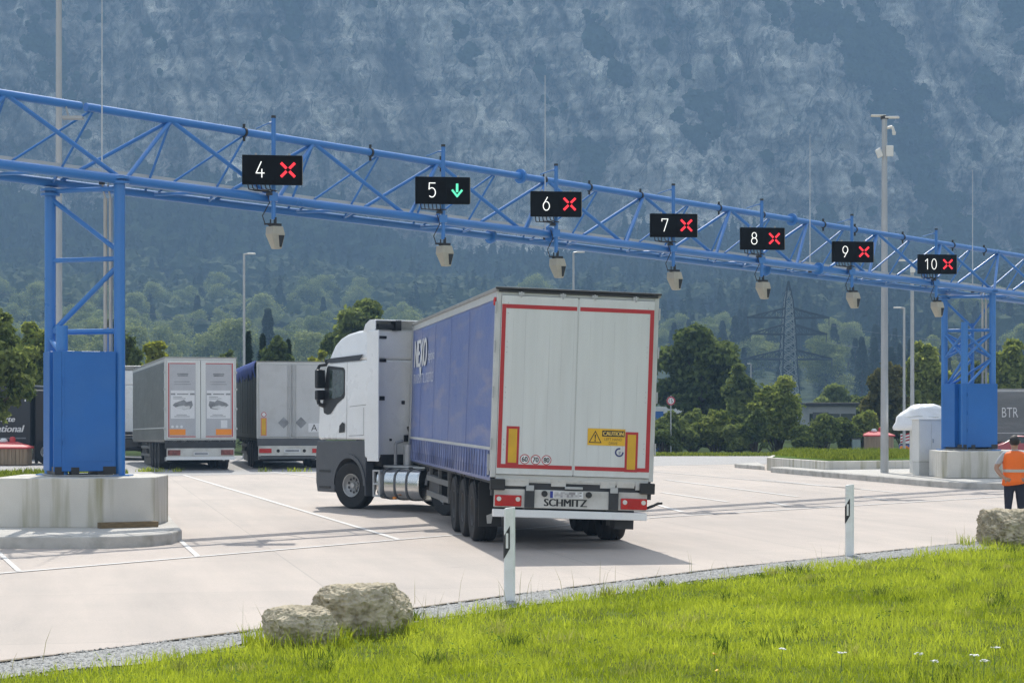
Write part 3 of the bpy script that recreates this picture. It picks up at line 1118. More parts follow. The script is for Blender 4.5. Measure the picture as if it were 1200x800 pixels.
# ------------------------------------------------------------------ plinths and islands
m_conc = M('stained_concrete', (0.60, 0.575, 0.515), 0.85, var=0.07, scale=1.5, bump=0.25, bscale=30,
           dirt=(0.23, 0.21, 0.085), dirt_amt=0.85, dirt_scale=4.2, dirt_stretch=(1.0, 1.0, 0.06))
m_kerb = M('kerb_concrete', (0.48, 0.46, 0.42), 0.85, var=0.16, scale=2.5, bump=0.3, bscale=30, dirt=(0.20, 0.19, 0.15), dirt_amt=0.6, dirt_scale=3)
m_isl = M('island_paving', (0.47, 0.45, 0.41), 0.85, var=0.10, scale=1.5, bump=0.2, bscale=40)


def rot2(p, a):
    return (p[0] * math.cos(a) - p[1] * math.sin(a), p[0] * math.sin(a) + p[1] * math.cos(a))


PL = [(-1.32, -1.12), (-1.16, -1.29), (.55, -1.27), (1.33, -.72), (1.33, .62), (.9, 1.3), (-.9, 1.3), (-1.31, .9)]
for Q, h0, h1, lab in ((GB, .19, 1.02, 'pale concrete plinth with green and brown streaks under the near gantry pier'),
                       (GB + GU, .19, .97, 'pale concrete plinth with rusty streaks under the far gantry pier')):
    c = Vector((Q.x - .58, Q.y - .05, 0)) if h1 > 1 else Vector((Q.x - .42, Q.y - .1, 0))
    pl = MB().prism([rot2(p, R(-1)) for p in PL], h0, h1).build('concrete_plinth', m_conc, None, loc=tuple(c), bevel=.015)
    tag(pl, lab, 'plinth', 'concrete plinths of the gantry')
tag(MB().box(-.5, .5, -.09, .09, .19, .29).build('timber_board', M('old_timber', (0.17, 0.12, 0.06), .8, var=.3, scale=8, stretch=(1, 8, 8)), None, loc=(-6.45, 35.12, 0)),
    'weathered brown timber board lying at the plinth foot', 'board')
bpy.data.objects['timber_board'].rotation_euler = (0, 0, R(28))


def island(name, poly, h, label, top_mat=m_isl):
    t = empty(name, (0, 0, 0), label=label, cat='traffic island')
    MB().prism(poly, -.2, h).build('kerb', m_kerb, t, bevel=.03, bseg=3)
    cx, cy = sum(p[0] for p in poly) / len(poly), sum(p[1] for p in poly) / len(poly)

    def inset(p):
        d = Vector((cx - p[0], cy - p[1]))
        return (p[0] + d.x / d.length * .22, p[1] + d.y / d.length * .22)
    MB().prism([inset(p) for p in poly], h - .1, h + .004).build('island_top', top_mat, t)
    return t


def lane_pt(p, s, q=0):
    v_ = Vector((p[0], p[1], 0)) + LANE * s + CROSS * q
    return (v_.x, v_.y)


k0 = (-6.3, 32.75)
island('kerbed_island', [(-10.2, 33.3), (-9.3, 32.85), (-8, 32.72), k0, (-5.75, 33.2), (-5.50, 33.8), (-5.48, 34.7), lane_pt((-5.48, 34.7), 24), lane_pt((-10.6, 34.4), 24), (-10.6, 34.4)], .19,
       'rounded kerbed concrete island under the near gantry pier')
island('kerbed_island', [(12.15, 57.9), (12.7, 57.1), (13.6, 56.75), (16.5, 56.6), (17.6, 57.6), lane_pt((17.6, 57.6), 22), lane_pt((11.85, 58.9), 14), (11.85, 58.9)], .18,
       'long kerbed concrete island under the far gantry pier')
m_turf = M('turf', (0.10, 0.16, 0.03), .95, var=.4, scale=4, bump=.5, bscale=40, spec=.03)


def planter(poly, h, label, n, seed):
    t = empty('planter', (0, 0, 0), label=label, cat='planter')
    MB().prism(poly, -.1, h).build('concrete_wall', m_conc, t, bevel=.015)
    cx, cy = sum(p[0] for p in poly) / len(poly), sum(p[1] for p in poly) / len(poly)
    ins = [(p[0] + (cx - p[0]) * .06, p[1] + (cy - p[1]) * .06) for p in poly]
    MB().prism(ins, h - .1, h + .02).build('soil', m_turf, t)
    rg = np.random.default_rng(seed)
    xs_, ys_ = np.array([p[0] for p in ins]), np.array([p[1] for p in ins])
    X = rg.uniform(xs_.min(), xs_.max(), n)
    Y = ys_.min() + (ys_.max() - ys_.min()) * rg.random(n) ** 1.6
    inside = np.zeros(n, bool)
    for a in range(len(ins)):
        x1, y1, x2, y2 = *ins[a - 1], *ins[a]
        inside ^= ((y1 > Y) != (y2 > Y)) & (X < (x2 - x1) * (Y - y1) / (y2 - y1 + 1e-9) + x1)
    X, Y = X[inside], Y[inside]
    mound = .10 * fbm(X * .7, Y * .4, 2, seed)
    g_ = grass_mesh('turf_blades', X, Y, np.full(len(X), h) + mound, rg.uniform(.06, .18, len(X)), rg.uniform(.02, .035, len(X)), rg.random(len(X)) * .9, m_grass2, rg, .7)
    g_.parent = t
    g_['kind'] = 'stuff'
    return t


planter([(9.15, 75.1), (10.45, 69.4), (14.4, 71.0), (16.6, 73.5), (15.6, 86), (10.9, 85)], .46, 'concrete edged bed of bright grass behind the tall floodlight pole', 22000, 4)
planter([(-12.6, 45.6), (-9.0, 45.9), (-10.4, 57.5), (-14.8, 57.5)], .40, 'concrete edged grass bed behind the near gantry pier', 14000, 5)
tag(MB().prism([(8.35, 78.5), (9.1, 75.3), (9.25, 76.6), (9.5, 80.5)], -.1, .15).build('low_kerb', m_kerb, bevel=.03), 'low kerb tip running out ahead of the grass bed', 'kerb')

# ------------------------------------------------------------------ poles and lamps
m_pole = M('pole_grey', (0.40, 0.41, 0.41), 0.4, metal=0.3, var=0.08, scale=2)
m_lampw = M('lamp_white', (0.72, 0.70, 0.64), 0.4, var=0.05)


def lamp_pole(name, x, d, z0, z1, r0, r1, label, cat, group=None):
    e = empty(name, (pX(x, d), d, z0), label=label, cat=cat, group=group)
    MB().tube((0, 0, 0), (0, 0, z1 - z0), r0, r1, 16).build('pole', m_pole, e, smooth=True)
    return e, z1 - z0


e, h = lamp_pole('floodlight_pole', 1036.5, 66, .18, 11.35, .13, .085, 'tall grey floodlight pole with flat lamp heads and white boxes, on the far island', 'light pole')
b = MB()
b.prism([(-.44, -.10), (-.40, .22), (.05, .25), (.05, -.02)], h + .08, h + .125)
b.build('lamp_head', m_lampw, e, bevel=.02)
MB().prism([(-.02, -.20), (.05, .1), (.48, .02), (.42, -.25)], h + .005, h + .05).build('lamp_head', m_lampw, e, bevel=.02)
MB().tube((0, 0, h - .2), (0, 0, h + .1), .06, seg=10).cbox((0, 0, h + .03), (.22, .2, .09)).build('bracket', m_dark, e)
MB().path([(.05, 0, h - .3), (.24, -.05, h - .26), (.29, -.05, h - .42)], .045, 8).tube((.29, -.05, h - .42), (.29, -.05, h - .52), .07, .05, 10).build('dome_camera', m_lampw, e, smooth=True)
MB().box(.03, .26, -.16, -.06, h - 1.20, h - .86).build('antenna_box', m_lampw, e, bevel=.02)
b = MB().box(-.10, .10, -.05, .05, -.13, .13)
b.v = [(p[0] * .8 - p[2] * .35 - .19, p[1] - .1, p[2] + p[0] * .4 + h - 1.10) for p in b.v]
b.build('antenna_box', m_lampw, e, bevel=.02)

e, h = lamp_pole('lamp_pole', 69, 46, .19, 14.5, .082, .060, 'thick grey lamp pole behind the near gantry pier, running out of the picture', 'light pole')


def street_lamp(x, d, z1, arm, label, r=.06, z0=-.06, both=False):
    e, h = lamp_pole('street_lamp', x, d, z0, z1, r * 1.25, r, label, 'street lamp', 'slim street lamps')
    MB().tube((0, 0, h - .03), (arm * .35, 0, h), r * .7, seg=8).build('arm', m_pole, e)
    s = 1 if arm > 0 else -1
    MB().prism([(arm * .3, -.09), (arm * .3, .09), (arm, .07), (arm, -.07)] if s > 0 else [(arm * .3, .09), (arm * .3, -.09), (arm, -.07), (arm, .07)], h - .03, h + .04).build('lamp_head', m_lampw, e, bevel=.015)
    return e


street_lamp(286, 95, 9.25, .52, 'slim street lamp rising from behind the two parked lorries', .055)
street_lamp(672, 112, 10.6, .6, 'slim street lamp behind the moving trailer, seen above its roof', .06)
street_lamp(1059.5, 100, 7.05, -.5, 'slim street lamp with a short pale arm beyond the white hooded cabinet', .06)
e = street_lamp(1069, 88, 8.45, -.62, 'street lamp with a small white box, rising behind the white hooded cabinet', .075)
MB().box(-.10, .10, -.16, -.05, 8.0, 8.22).build('radio_box', m_lampw, e, bevel=.01)
street_lamp(859, 150, 4.5, -.3, 'small street lamp standing in front of the dark tree behind the bushes', .055)
street_lamp(880, 165, 5.8, -.3, 'thin street lamp at the edge of the dark tree behind the bushes', .05)

# ------------------------------------------------------------------ lorries
m_tyre = M('tyre_rubber', (0.018, 0.018, 0.018), 0.8, var=0.25, scale=12, bump=0.2, bscale=40)
m_rim = M('rim_steel', (0.42, 0.42, 0.41), 0.4, metal=0.5, var=0.1, scale=8)
m_guard = M('guard_grey', (0.16, 0.16, 0.155), .6, metal=.2, var=.15, scale=4)
m_rimd = M('rim_dusty', (0.065, 0.064, 0.062), 0.7, metal=0.1, var=0.25, scale=8)
m_white = M('cab_white', (0.80, 0.81, 0.80), 0.28, var=0.02, scale=2, coat=0.3, dirt=(0.6, 0.59, 0.56), dirt_amt=0.25, dirt_scale=2)
m_wdoor = M('door_white', (0.62, 0.64, 0.62), 0.5, var=0.05, scale=1.2, stretch=(4, 4, .25), dirt=(0.50, 0.50, 0.47), dirt_amt=0.35, dirt_scale=1.5, dirt_stretch=(3, 3, .3))
m_frame = M('frame_grey', (0.55, 0.56, 0.54), 0.5, var=0.06, scale=3)
m_bump = M('bumper_grey', (0.58, 0.57, 0.53), 0.55, var=0.08, scale=2, dirt=(0.33, 0.31, 0.27), dirt_amt=0.6, dirt_scale=3)
m_chas = M('chassis_dark', (0.035, 0.036, 0.038), 0.6, var=0.25, scale=5)
m_grey = M('dark_grey_plastic', (0.075, 0.08, 0.088), 0.5, var=0.10, scale=3, dirt=(0.11, 0.11, 0.11), dirt_amt=0.4, dirt_scale=4)
m_black = M('black_plastic', (0.012, 0.012, 0.013), 0.4, var=0.1, scale=6)
m_glass = M('window_glass', (0.035, 0.05, 0.042), 0.05, var=0.5, scale=4, spec=0.8)
m_redtape = M('red_tape', (0.42, 0.022, 0.025), 0.45, var=0.06, scale=5)
m_yelplate = M('yellow_plate', (0.62, 0.36, 0.015), 0.4, var=0.08, scale=5)
m_orplate = M('orange_plate', (0.85, 0.27, 0.02), 0.4, var=0.05)
m_redlamp = M('red_lamp', (0.50, 0.015, 0.015), 0.2, var=0.15, scale=12)
m_clear = M('clear_lamp', (0.65, 0.63, 0.58), 0.2, var=0.05)
m_chrome = M('polished_steel', (0.62, 0.62, 0.61), 0.16, metal=1.0, var=0.05, scale=2)
m_ink = M('black_ink', (0.012, 0.012, 0.012), 0.5, var=0)
m_wink = M('white_ink', (0.72, 0.73, 0.72), 0.5, var=0.04)
m_navy = M('navy_ink', (0.03, 0.04, 0.16), 0.5, var=0)
m_roof = M('roof_tarp', (0.30, 0.30, 0.28), 0.7, var=0.1, scale=2)


def wheel(parent, x, y, r, w, out, name='wheel', steer=0.0, dual=False, rimm=None):
    rimm = rimm or m_rim
    """wheel with its tread centre at x; out = +1/-1 is the side the hub shows"""
    b = MB()
    h = w / 2
    prof = [(r * .49, -h * .8), (r * .70, -h), (r * .93, -h * .98), (r * .985, -h * .8), (r, -h * .55)]
    for k in range(1, 4):
        gz = -h * .55 + h * 1.1 * k / 4
        prof += [(r, gz - .014), (r * .975, gz - .010), (r * .975, gz + .010), (r, gz + .014)]
    prof += [(r, h * .55), (r * .985, h * .8), (r * .93, h * .98), (r * .70, h), (r * .49, h * .8)]
    b.lathe(prof, 'x', 36)
    o = b.build(name, m_tyre, parent, smooth=True, loc=(x, y, r))
    o.rotation_euler = (0, 0, steer)
    b = MB()
    s = out
    r_full, r = r, r * .84
    if not dual:
        b.lathe([(0, .04 * s), (r * .12, .045 * s), (r * .22, .03 * s), (r * .24, -.0 * s), (r * .44, s * (h - .09)), (r * .5, s * (h - .06)), (r * .55, s * (h - .015)), (r * .585, s * (h - .01)), (r * .60, s * (h - .05))], 'x', 36)
    else:
        b.lathe([(0, s * .06), (r * .2, s * .06), (r * .24, -s * .02), (r * .46, -s * .02), (r * .52, s * (h - .04)), (r * .585, s * (h - .01)), (r * .60, s * (h - .05))], 'x', 36)
    rim = b.build('rim', rimm, o, smooth=True)
    b = MB()
    for k in range(10):
        a = 2 * math.pi * k / 10
        zz = s * .028 if not dual else s * 0.0
        rr_ = r * .19 if not dual else r * .36
        b.tube((zz - .01 * s, rr_ * math.cos(a), rr_ * math.sin(a)), (zz + .03 * s, rr_ * math.cos(a), rr_ * math.sin(a)), .016, seg=6)
    if not dual:
        b.lathe([(0, s * .11), (r * .12, s * .105), (r * .155, s * .03)], 'x', 20)
    b.build('wheel_nuts', rimm, rim, smooth=True)
    b = MB()
    for k in range(10):
        a = 2 * math.pi * (k + .5) / 10
        q = r * .36
        xx = s * (h - .125) if not dual else -s * .018
        b.disc((xx + s * .022, q * math.cos(a), q * math.sin(a)), .030, (s, 0, 0), 10, th=.004)
    if not dual:
        b.build('hand_holes', m_chas, rim)
    return o


def curtain(parent, x, y0, y1, z0, z1, mat, name, seed, amp=.012):
    ny, nz = 150, 36
    ys_, zs_ = np.linspace(y0, y1, ny), np.linspace(z0, z1, nz)
    Yg, Zg = np.meshgrid(ys_, zs_)
    w_ = amp * (fbm(Yg * 1.1, Zg * .6, 3, seed) - .5) * 2 + amp * .8 * (fbm(Yg * .5, Zg * 3.5, 3, seed + 5) - .5) * 2 * sstep(z1, z0, Zg)
    w_ += .010 * np.exp(-((Yg - y0) % 2.6 - 1.3) ** 2 / .002) * 0
    hem = sstep(z0 + .42, z0 + .34, Zg)
    w_ = w_ + hem * .008 * np.sin(Yg * 2 * np.pi / .31)
    s = 1 if x > 0 else -1
    v = np.stack([x + s * w_, Yg, Zg], -1).reshape(-1, 3)
    i = (np.arange(nz - 1)[:, None] * ny + np.arange(ny - 1)[None]).ravel()
    f = np.stack([i, i + 1, i + ny + 1, i + ny], -1)
    if s < 0:
        f = f[:, ::-1]
    o = arr_mesh(name, v, f, mat, parent, smooth=True)
    sd = o.modifiers.new('thickness', 'SOLIDIFY')
    sd.thickness = .006
    return o


def make_trailer(root, body, H=4.0, L=13.6, W=2.55, side_mat=None, hem_mat=None, floor_z=1.14, back='white', side_kind='curtain', side_seed=1, straps=False, rimm=None):
    """semi-trailer: root at the rear centre on the ground, +Y is forward; everything above the axles hangs from body (may lean)"""
    w = W / 2
    zf = floor_z
    P_ = lambda name, mb, mat, smooth=False, bevel=0, label=None: mb.build(name, mat, body, smooth=smooth, bevel=bevel, label=label)
    # side skins
    if side_kind == 'curtain':
        for sx in (-1, 1):
            c = curtain(body, sx * (w - .008), .14, L - .10, zf - .11, H - .16, side_mat, 'curtain_side', side_seed + sx)
            b = MB()
            nst = 38
            for k in range(nst if straps and sx < 0 else 0):
                y = .35 + (L - .7) * k / (nst - 1)
                MB().cbox((sx * (w + .008), y, zf + .16), (.012, .045, .38)).cbox((sx * (w + .012), y, zf + .02), (.019, .06, .16)).build('strap', hem_mat, c)
            b = MB()
            b.cbox((sx * (w + .004), L / 2, zf + .39), (.016, L - .3, .045))
            b.build('tension_band', m_frame, c)
    else:
        for sx in (-1, 1):
            b = MB().box(sx * w - .03, sx * w + .0, .14, L - .1, zf - .05, H - .1) if sx > 0 else MB().box(-w, -w + .03, .14, L - .1, zf - .05, H - .1)
            for k in range(9):
                y = .5 + (L - 1) * k / 8
                b.cbox((sx * (w - .001), y, (zf + H) / 2), (.03, .05, H - zf - .2))
            P_('side_wall', b, side_mat)
    P_('front_wall', MB().box(-w, w, L - .09, L, zf - .05, H - .05), m_frame, bevel=.02)
    P_('floor', MB().box(-w + .03, w - .03, .1, L - .1, zf - .10, zf + .03), m_chas)
    for sx in (-1, 1):
        P_('top_rail', MB().cbox((sx * (w - .035), L / 2, H - .085), (.075, L - .02, .15)), m_frame)
        P_('side_rail', MB().cbox((sx * (w - .06), L / 2, zf - .1), (.06, L - .2, .10)), m_chas)
    r_ = MB()
    r_.box(-w + .02, w - .02, -.01, L - .02, H - .012, H + .012)
    for sx in (-1, 1):
        r_.box(sx * w - .025, sx * w + .025, -.03, L, H - .045, H + .014)
    P_('roof', r_, m_roof, bevel=.01)
    # rear portal: posts, header, sill
    P_('rear_frame', MB().box(-w - .002, -w + .075, .0, .13, zf - .05, H - .02).box(w - .075, w + .002, .0, .13, zf - .05, H - .02).box(-w + .076, w - .076, .0, .13, H - .10, H - .02).box(-w + .076, w - .076, .0, .13, zf - .12, zf), m_frame, bevel=.006)
    # chassis
    ch = MB()
    for sx in (-.55, .55):
        ch.box(sx - .06, sx + .06, .25, L - .4, zf - .50, zf - .11)
    for y in (.4, 2.0, 3.3, 4.6, 6.2, 8.2, 10.5, 12.2):
        ch.box(-w + .1, w - .1, y - .05, y + .05, zf - .26, zf - .12)
    P_('chassis', ch, m_chas)
    P_('landing_leg', MB().box(-.75, -.61, 10.2, 10.34, .25, zf - .15).box(-.85, -.52, 10.12, 10.42, .22, .26), m_chas)
    P_('landing_leg', MB().box(.61, .75, 10.2, 10.34, .25, zf - .15).box(.52, .85, 10.12, 10.42, .22, .26), m_chas)
    # running gear stays level with the road
    for k, y in enumerate((2.45, 3.76, 5.07)):
        for sx in (-1, 1):
            wheel(root, sx * (w - .20), y, .50, .385, sx, rimm=m_rimd)
        MB().tube((-w + .3, y, .5), (w - .3, y, .5), .075, seg=12).build('axle', m_chas, root, smooth=True)
        for sx in (-1, 1):
            gm = MB()
            pts = [(y + .60 * math.cos(R(a)), .52 + .58 * math.sin(R(a))) for a in range(20, 161, 14)]
            for i in range(len(pts) - 1):
                (ya, za), (yb, zb_) = pts[i], pts[i + 1]
                gm.quad((sx * (w - .42), ya, za), (sx * (w - .02), ya, za), (sx * (w - .02), yb, zb_), (sx * (w - .42), yb, zb_))
            o = gm.build('mudguard', m_black, root)
            md = o.modifiers.new('thickness', 'SOLIDIFY')
            md.thickness = .012
    for sx in (-1, 1):
        fl_ = MB().box(sx * (w - .22) - .19, sx * (w - .22) + .19, 1.70, 1.715, .28, 1.0).build('mud_flap', m_black, root)
        MB()._add([(sx * (w - .22) - .05, 1.697, .33), (sx * (w - .22) + .02, 1.697, .33), (sx * (w - .22) + .05, 1.697, .50), (sx * (w - .22) - .06, 1.697, .46)], [(0, 1, 2, 3)]).build('flap_mark', m_frame, fl_)
        sg = MB()
        for z in (.52, .82):
            sg.box(sx * (w - .03) - .02, sx * (w - .03) + .02, 5.9, 9.7, z - .05, z + .05)
        for y in (6.2, 7.8, 9.4):
            sg.box(sx * (w - .07) - .03, sx * (w - .07) + .03, y - .03, y + .03, .45, zf - .1)
        sg.build('side_guard', m_guard, root)
    MB().box(-.9, -.35, 5.9, 7.5, .45, .85).build('tool_box', m_chas, root, bevel=.02)
    MB().box(-w + .05, -w + .5, 7.9, 9.4, .5, zf - .25).build('pallet_box', m_chas, root, bevel=.02)


def circle_pts(cx, cz, r, n=24, y=0.0, a0=0, a1=360):
    return [(cx + r * math.cos(R(a0 + (a1 - a0) * k / n)), y, cz + r * math.sin(R(a0 + (a1 - a0) * k / n))) for k in range(n + (0 if a1 - a0 == 360 else 1))]


def ringband(mb, cx, cz, r0, r1, y, n=28, a0=0, a1=360, mi=0):
    for k in range(n):
        t_, u_ = R(a0 + (a1 - a0) * k / n), R(a0 + (a1 - a0) * (k + 1) / n)
        mb.quad((cx + r0 * math.cos(t_), y, cz + r0 * math.sin(t_)), (cx + r1 * math.cos(t_), y, cz + r1 * math.sin(t_)), (cx + r1 * math.cos(u_), y, cz + r1 * math.sin(u_)), (cx + r0 * math.cos(u_), y, cz + r0 * math.sin(u_)), mi)


# ---- the turning trailer, seen from behind
PHI = R(8.2)
TR = Vector((.93, 32.38, 0))
lorry = empty('semi_trailer', tuple(TR), (0, 0, PHI), 'blue curtain sided semi trailer with white rear doors, hitched to the white turning tractor', 'trailer')
bm_blue = None


def curtain_mat(name, c0, c1, c2):
    m = bpy.data.materials.new(name)
    m.use_nodes = True
    nt = m.node_tree
    N, L = nt.nodes, nt.links
    b = N['Principled BSDF']
    b.inputs['Roughness'].default_value = .42
    tc = N.new('ShaderNodeTexCoord')

    def ns(sc, st, lo, hi):
        mp = N.new('ShaderNodeMapping')
        mp.inputs['Scale'].default_value = st
        n = N.new('ShaderNodeTexNoise')
        n.inputs['Scale'].default_value = sc
        n.inputs['Detail'].default_value = 5
        L.new(tc.outputs['Object'], mp.inputs['Vector'])
        L.new(mp.outputs['Vector'], n.inputs['Vector'])
        r = N.new('ShaderNodeMapRange')
        r.inputs['From Min'].default_value = lo
        r.inputs['From Max'].default_value = hi
        L.new(n.outputs['Fac'], r.inputs['Value'])
        return r.outputs['Result'], n

    def mix(f, a, c):
        x = N.new('ShaderNodeMix')
        x.data_type = 'RGBA'
        L.new(f, x.inputs[0])
        if isinstance(a, tuple):
            x.inputs[6].default_value = a + (1,)
        else:
            L.new(a, x.inputs[6])
        x.inputs[7].default_value = c + (1,)
        return x.outputs[2]
    f1, _ = ns(.35, (1, 1, 2.0), .4, .65)
    c = mix(f1, c0, c1)
    f2, _ = ns(1.5, (1, .3, 2.5), .52, .72)
    c = mix(f2, c, c2)
    L.new(c, b.inputs['Base Color'])
    _, nb = ns(3.5, (1, .7, 1.6), 0, 1)
    bp = N.new('ShaderNodeBump')
    bp.inputs['Strength'].default_value = .6
    bp.inputs['Distance'].default_value = .04
    L.new(nb.outputs['Fac'], bp.inputs['Height'])
    L.new(bp.outputs['Normal'], b.inputs['Normal'])
    return m


m_cblue = curtain_mat('curtain_blue', (0.13, 0.185, 0.42), (0.185, 0.225, 0.42), (0.27, 0.275, 0.41))
m_hem = M('curtain_hem', (0.14, 0.165, 0.30), .6, var=.15, scale=4, dirt=(.16, .16, .2), dirt_amt=.7, dirt_scale=3)
m_cgrey = curtain_mat('curtain_grey', (0.16, 0.165, 0.155), (0.19, 0.195, 0.185), (0.22, 0.22, 0.21))
m_cdark = M('side_dark', (0.10, 0.105, 0.10), .5, var=.15, scale=1.5)

body = bpy.data.objects.new('trailer_body', None)
# the lean of the body is put into a small roll about the roll centre
body.empty_display_size = .2
ROLL = R(2.0)
lean = Matrix.Translation((0, 0, .95)) @ Matrix.Rotation(ROLL, 4, 'Y') @ Matrix.Translation((0, 0, -.95))


class _Lean:
    """children made with parent=leaning go straight under the lorry, rolled a little to the right"""


def under(parent, mat4, fn):
    before = set(bpy.data.objects.keys())
    fn()
    for n_ in set(bpy.data.objects.keys()) - before:
        o = bpy.data.objects[n_]
        if o.parent is body:
            o.parent = parent
            o.matrix_local = mat4 @ o.matrix_basis


def build_main():
    H, zf, w = 4.0, 1.14, 1.275
    make_trailer(lorry, body, H=H, side_mat=m_cblue, hem_mat=m_hem, floor_z=zf, side_seed=3, straps=True)
    D = lambda name, mb, mat, parent=body, bevel=0, label=None, smooth=False: mb.build(name, mat, parent, bevel=bevel, label=label, smooth=smooth)
    # doors with narrow plank seams
    for x0, x1 in ((-w + .075, -.008), (.008, w - .075)):
        b = MB().box(x0, x1, -.045, -.003, zf + .005, H - .105)
        dr = D('rear_door', b, m_wdoor, bevel=.006)
        s = MB()
        k = 1
        while x0 + .19 * k < x1 - .05:
            s.box(x0 + .19 * k - .0025, x0 + .19 * k + .0025, -.0465, -.0452, zf + .12, H - .35 - .1 * (k % 2))
            k += 1
        s.build('plank_seam', M('seam_grey', (.545, .56, .545), .6, var=.2, scale=3, stretch=(1, 1, .3)), dr)
        b = MB()
        zt, zb_ = H - .24, zf + .10
        t_ = .062
        if x0 < 0:
            b.box(x0 + .005, x0 + .005 + t_, -.050, -.0455, zb_, zt).box(x0 + .068, x1 - .016, -.050, -.0455, zt - t_, zt).box(x0 + .068, x1 - .016, -.050, -.0455, zb_, zb_ + t_)
        else:
            b.box(x1 - .005 - t_, x1 - .005, -.050, -.0455, zb_, zt).box(x0 + .016, x1 - .068, -.050, -.0455, zt - t_, zt).box(x0 + .016, x1 - .068, -.050, -.0455, zb_, zb_ + t_)
        b.build('reflective_tape', m_redtape, dr)
        b = MB()
        for zz in (1.6, 2.4, 3.1, 3.7):
            xx = x0 + .012 if x0 < 0 else x1 - .012
            xo = -w - .012 if x0 < 0 else w + .012
            b.tube((xx if 0 else xo, -.02, zz - .09), (xo, -.02, zz + .09), .013, seg=8)
            for q in (.12, .2, .28):
                b.disc(((x0 + .10) if x0 < 0 else (x1 - .10), -.0455, zz + q - .2), .008, (0, -1, 0), 8, th=.004)
        b.build('hinge', m_galv, dr)
        b = MB()
        for xx in ((-.9, -.25) if x0 < 0 else (.25, .9)):
            b.cbox((xx, -.03, H - .075), (.09, .03, .05)).tube((xx, -.05, H - .13), (xx, -.05, H - .04), .012, seg=8)
        b.build('top_lock', m_galv, dr)
    D('door_strip', MB().box(-.0068, .0068, -.040, -.005, zf + .02, H - .12), m_frame)
    D('rubber_header', MB().box(-w + .02, w - .02, -.04, -.002, H - .055, H - .02).box(-w - .028, w + .03, -.06, .0, H - .012, H + .022), m_chas, bevel=.01)
    # yellow plates with red rims
    for cx, z0, z1 in ((-.962, 1.285, 1.885), (.905, 1.235, 1.855)):
        p = D('marker_plate', MB().box(cx - .10, cx + .10, -.053, -.0455, z0, z1), m_redtape)
        MB().box(cx - .066, cx + .066, -.0555, -.0532, z0 + .04, z1 - .04).build('reflector', m_yelplate, p)
    # speed stickers
    for cx, s in ((-.765, '60'), (-.594, '70'), (-.424, '80')):
        cz = 1.385 if s == '60' else (1.38 if s == '70' else 1.38)
        st = D('speed_sticker', MB().disc((cx, -.0455, cz), .078, (0, -1, 0), 32, th=.002), m_wink)
        b = MB()
        ringband(b, cx, cz, .064, .077, -.0482, 32)
        b.build('red_ring', m_redtape, st)
        letters(MB(), s, (cx - .044, -.0483, cz - .038), (.088, 0, 0), (0, 0, .078), bold=.006).build('lettering', m_ink, st)
    # caution plate
    cp = D('caution_plate', MB().box(.208, .80, -.0515, -.0455, 1.635, 1.895), M('caution_yellow', (0.72, 0.42, 0.02), .5, var=.06))
    b = MB()
    tri = [(.225, 1.672), (.43, 1.672), (.3275, 1.862)]
    cxm, czm = .3275, 1.735
    inn = [(cxm + (x - cxm) * .80, czm + (z - czm) * .80) for x, z in tri]
    for k in range(3):
        a, c = tri[k], tri[(k + 1) % 3]
        a2, c2 = inn[k], inn[(k + 1) % 3]
        b.quad((a[0], -.0535, a[1]), (c[0], -.0535, c[1]), (c2[0], -.0535, c2[1]), (a2[0], -.0535, a2[1]))
    b._add([(.316, -.0536, 1.80), (.339, -.0536, 1.80), (.332, -.0536, 1.725), (.323, -.0536, 1.725)], [(0, 1, 2, 3)])
    b.disc((.3275, -.0530, 1.706), .012, (0, -1, 0), 12, th=.001)
    b.build('warning_triangle', m_ink, cp)
    MB().box(.435, .788, -.0532, -.0516, 1.775, 1.868).build('black_panel', m_ink, cp)
    letters(MB(), 'CAUTION', (.452, -.0542, 1.791), (.32, 0, 0), (0, 0, .062), bold=.008).build('lettering', M('caution_text', (.72, .5, .12), .5, var=0), cp)
    letters(letters(MB(), 'LEFT HAND', (.475, -.0535, 1.712), (.275, 0, 0), (0, 0, .042)), 'DRIVE', (.545, -.0535, 1.652), (.135, 0, 0), (0, 0, .040)).build('lettering', M('caution_small', (.16, .10, .02), .5, var=0), cp)
    # round blue emblem
    b = MB()
    ringband(b, .715, 1.535, .045, .070, -.0475, 24, 75, 365)
    em = D('emblem', b, m_navy)
    b = MB()
    for k in range(3):
        b.box(.705, .745 - .01 * k, -.0478, -.0470, 1.54 - .018 * k, 1.547 - .018 * k)
    b.build('lettering', m_navy, em)
    # tail: sill plates, beam, light bar, underrun bar
    D('rear_beam', MB().box(-w + .02, w - .02, .02, .16, zf - .33, zf - .125), m_chas)
    b = MB()
    for x0, x1, z0 in ((-1.08, -.68, .965), (-.33, -.10, .975), (.44, .68, .97), (1.0, 1.18, .955), (.70, .98, .985)):
        b.box(x0, x1, -.012, .015, z0, zf - .055)
    b.box(-.675, .995, -.008, .015, zf - .10, zf - .055)
    for k in range(18):
        xx = -1.0 + .115 * k
        b.cbox((xx, -.018, zf - .085), (.05, .014, .022))
    D('sill_plate', b, m_bump, bevel=.003)
    for x in (-w + .10, w - .10):
        D('rubber_buffer', MB().cbox((x, -.05, zf - .155), (.23, .10, .17)), m_black, bevel=.012)
    D('step', MB().box(-.12, .16, -.06, -.01, zf - .20, zf - .16), m_galv, bevel=.006)
    lb = D('light_bar', MB().box(-1.215, 1.19, -.01, .04, .635, .918), m_bump, bevel=.01)
    for x in (-.665, .655):
        MB().box(x - .075, x + .075, -.04, -.011, .64, .97).build('bracket', m_chas, lb)
        MB().box(x - .06, x + .06, -.048, -.041, .90, .985).build('bracket_plate', m_galv, lb)
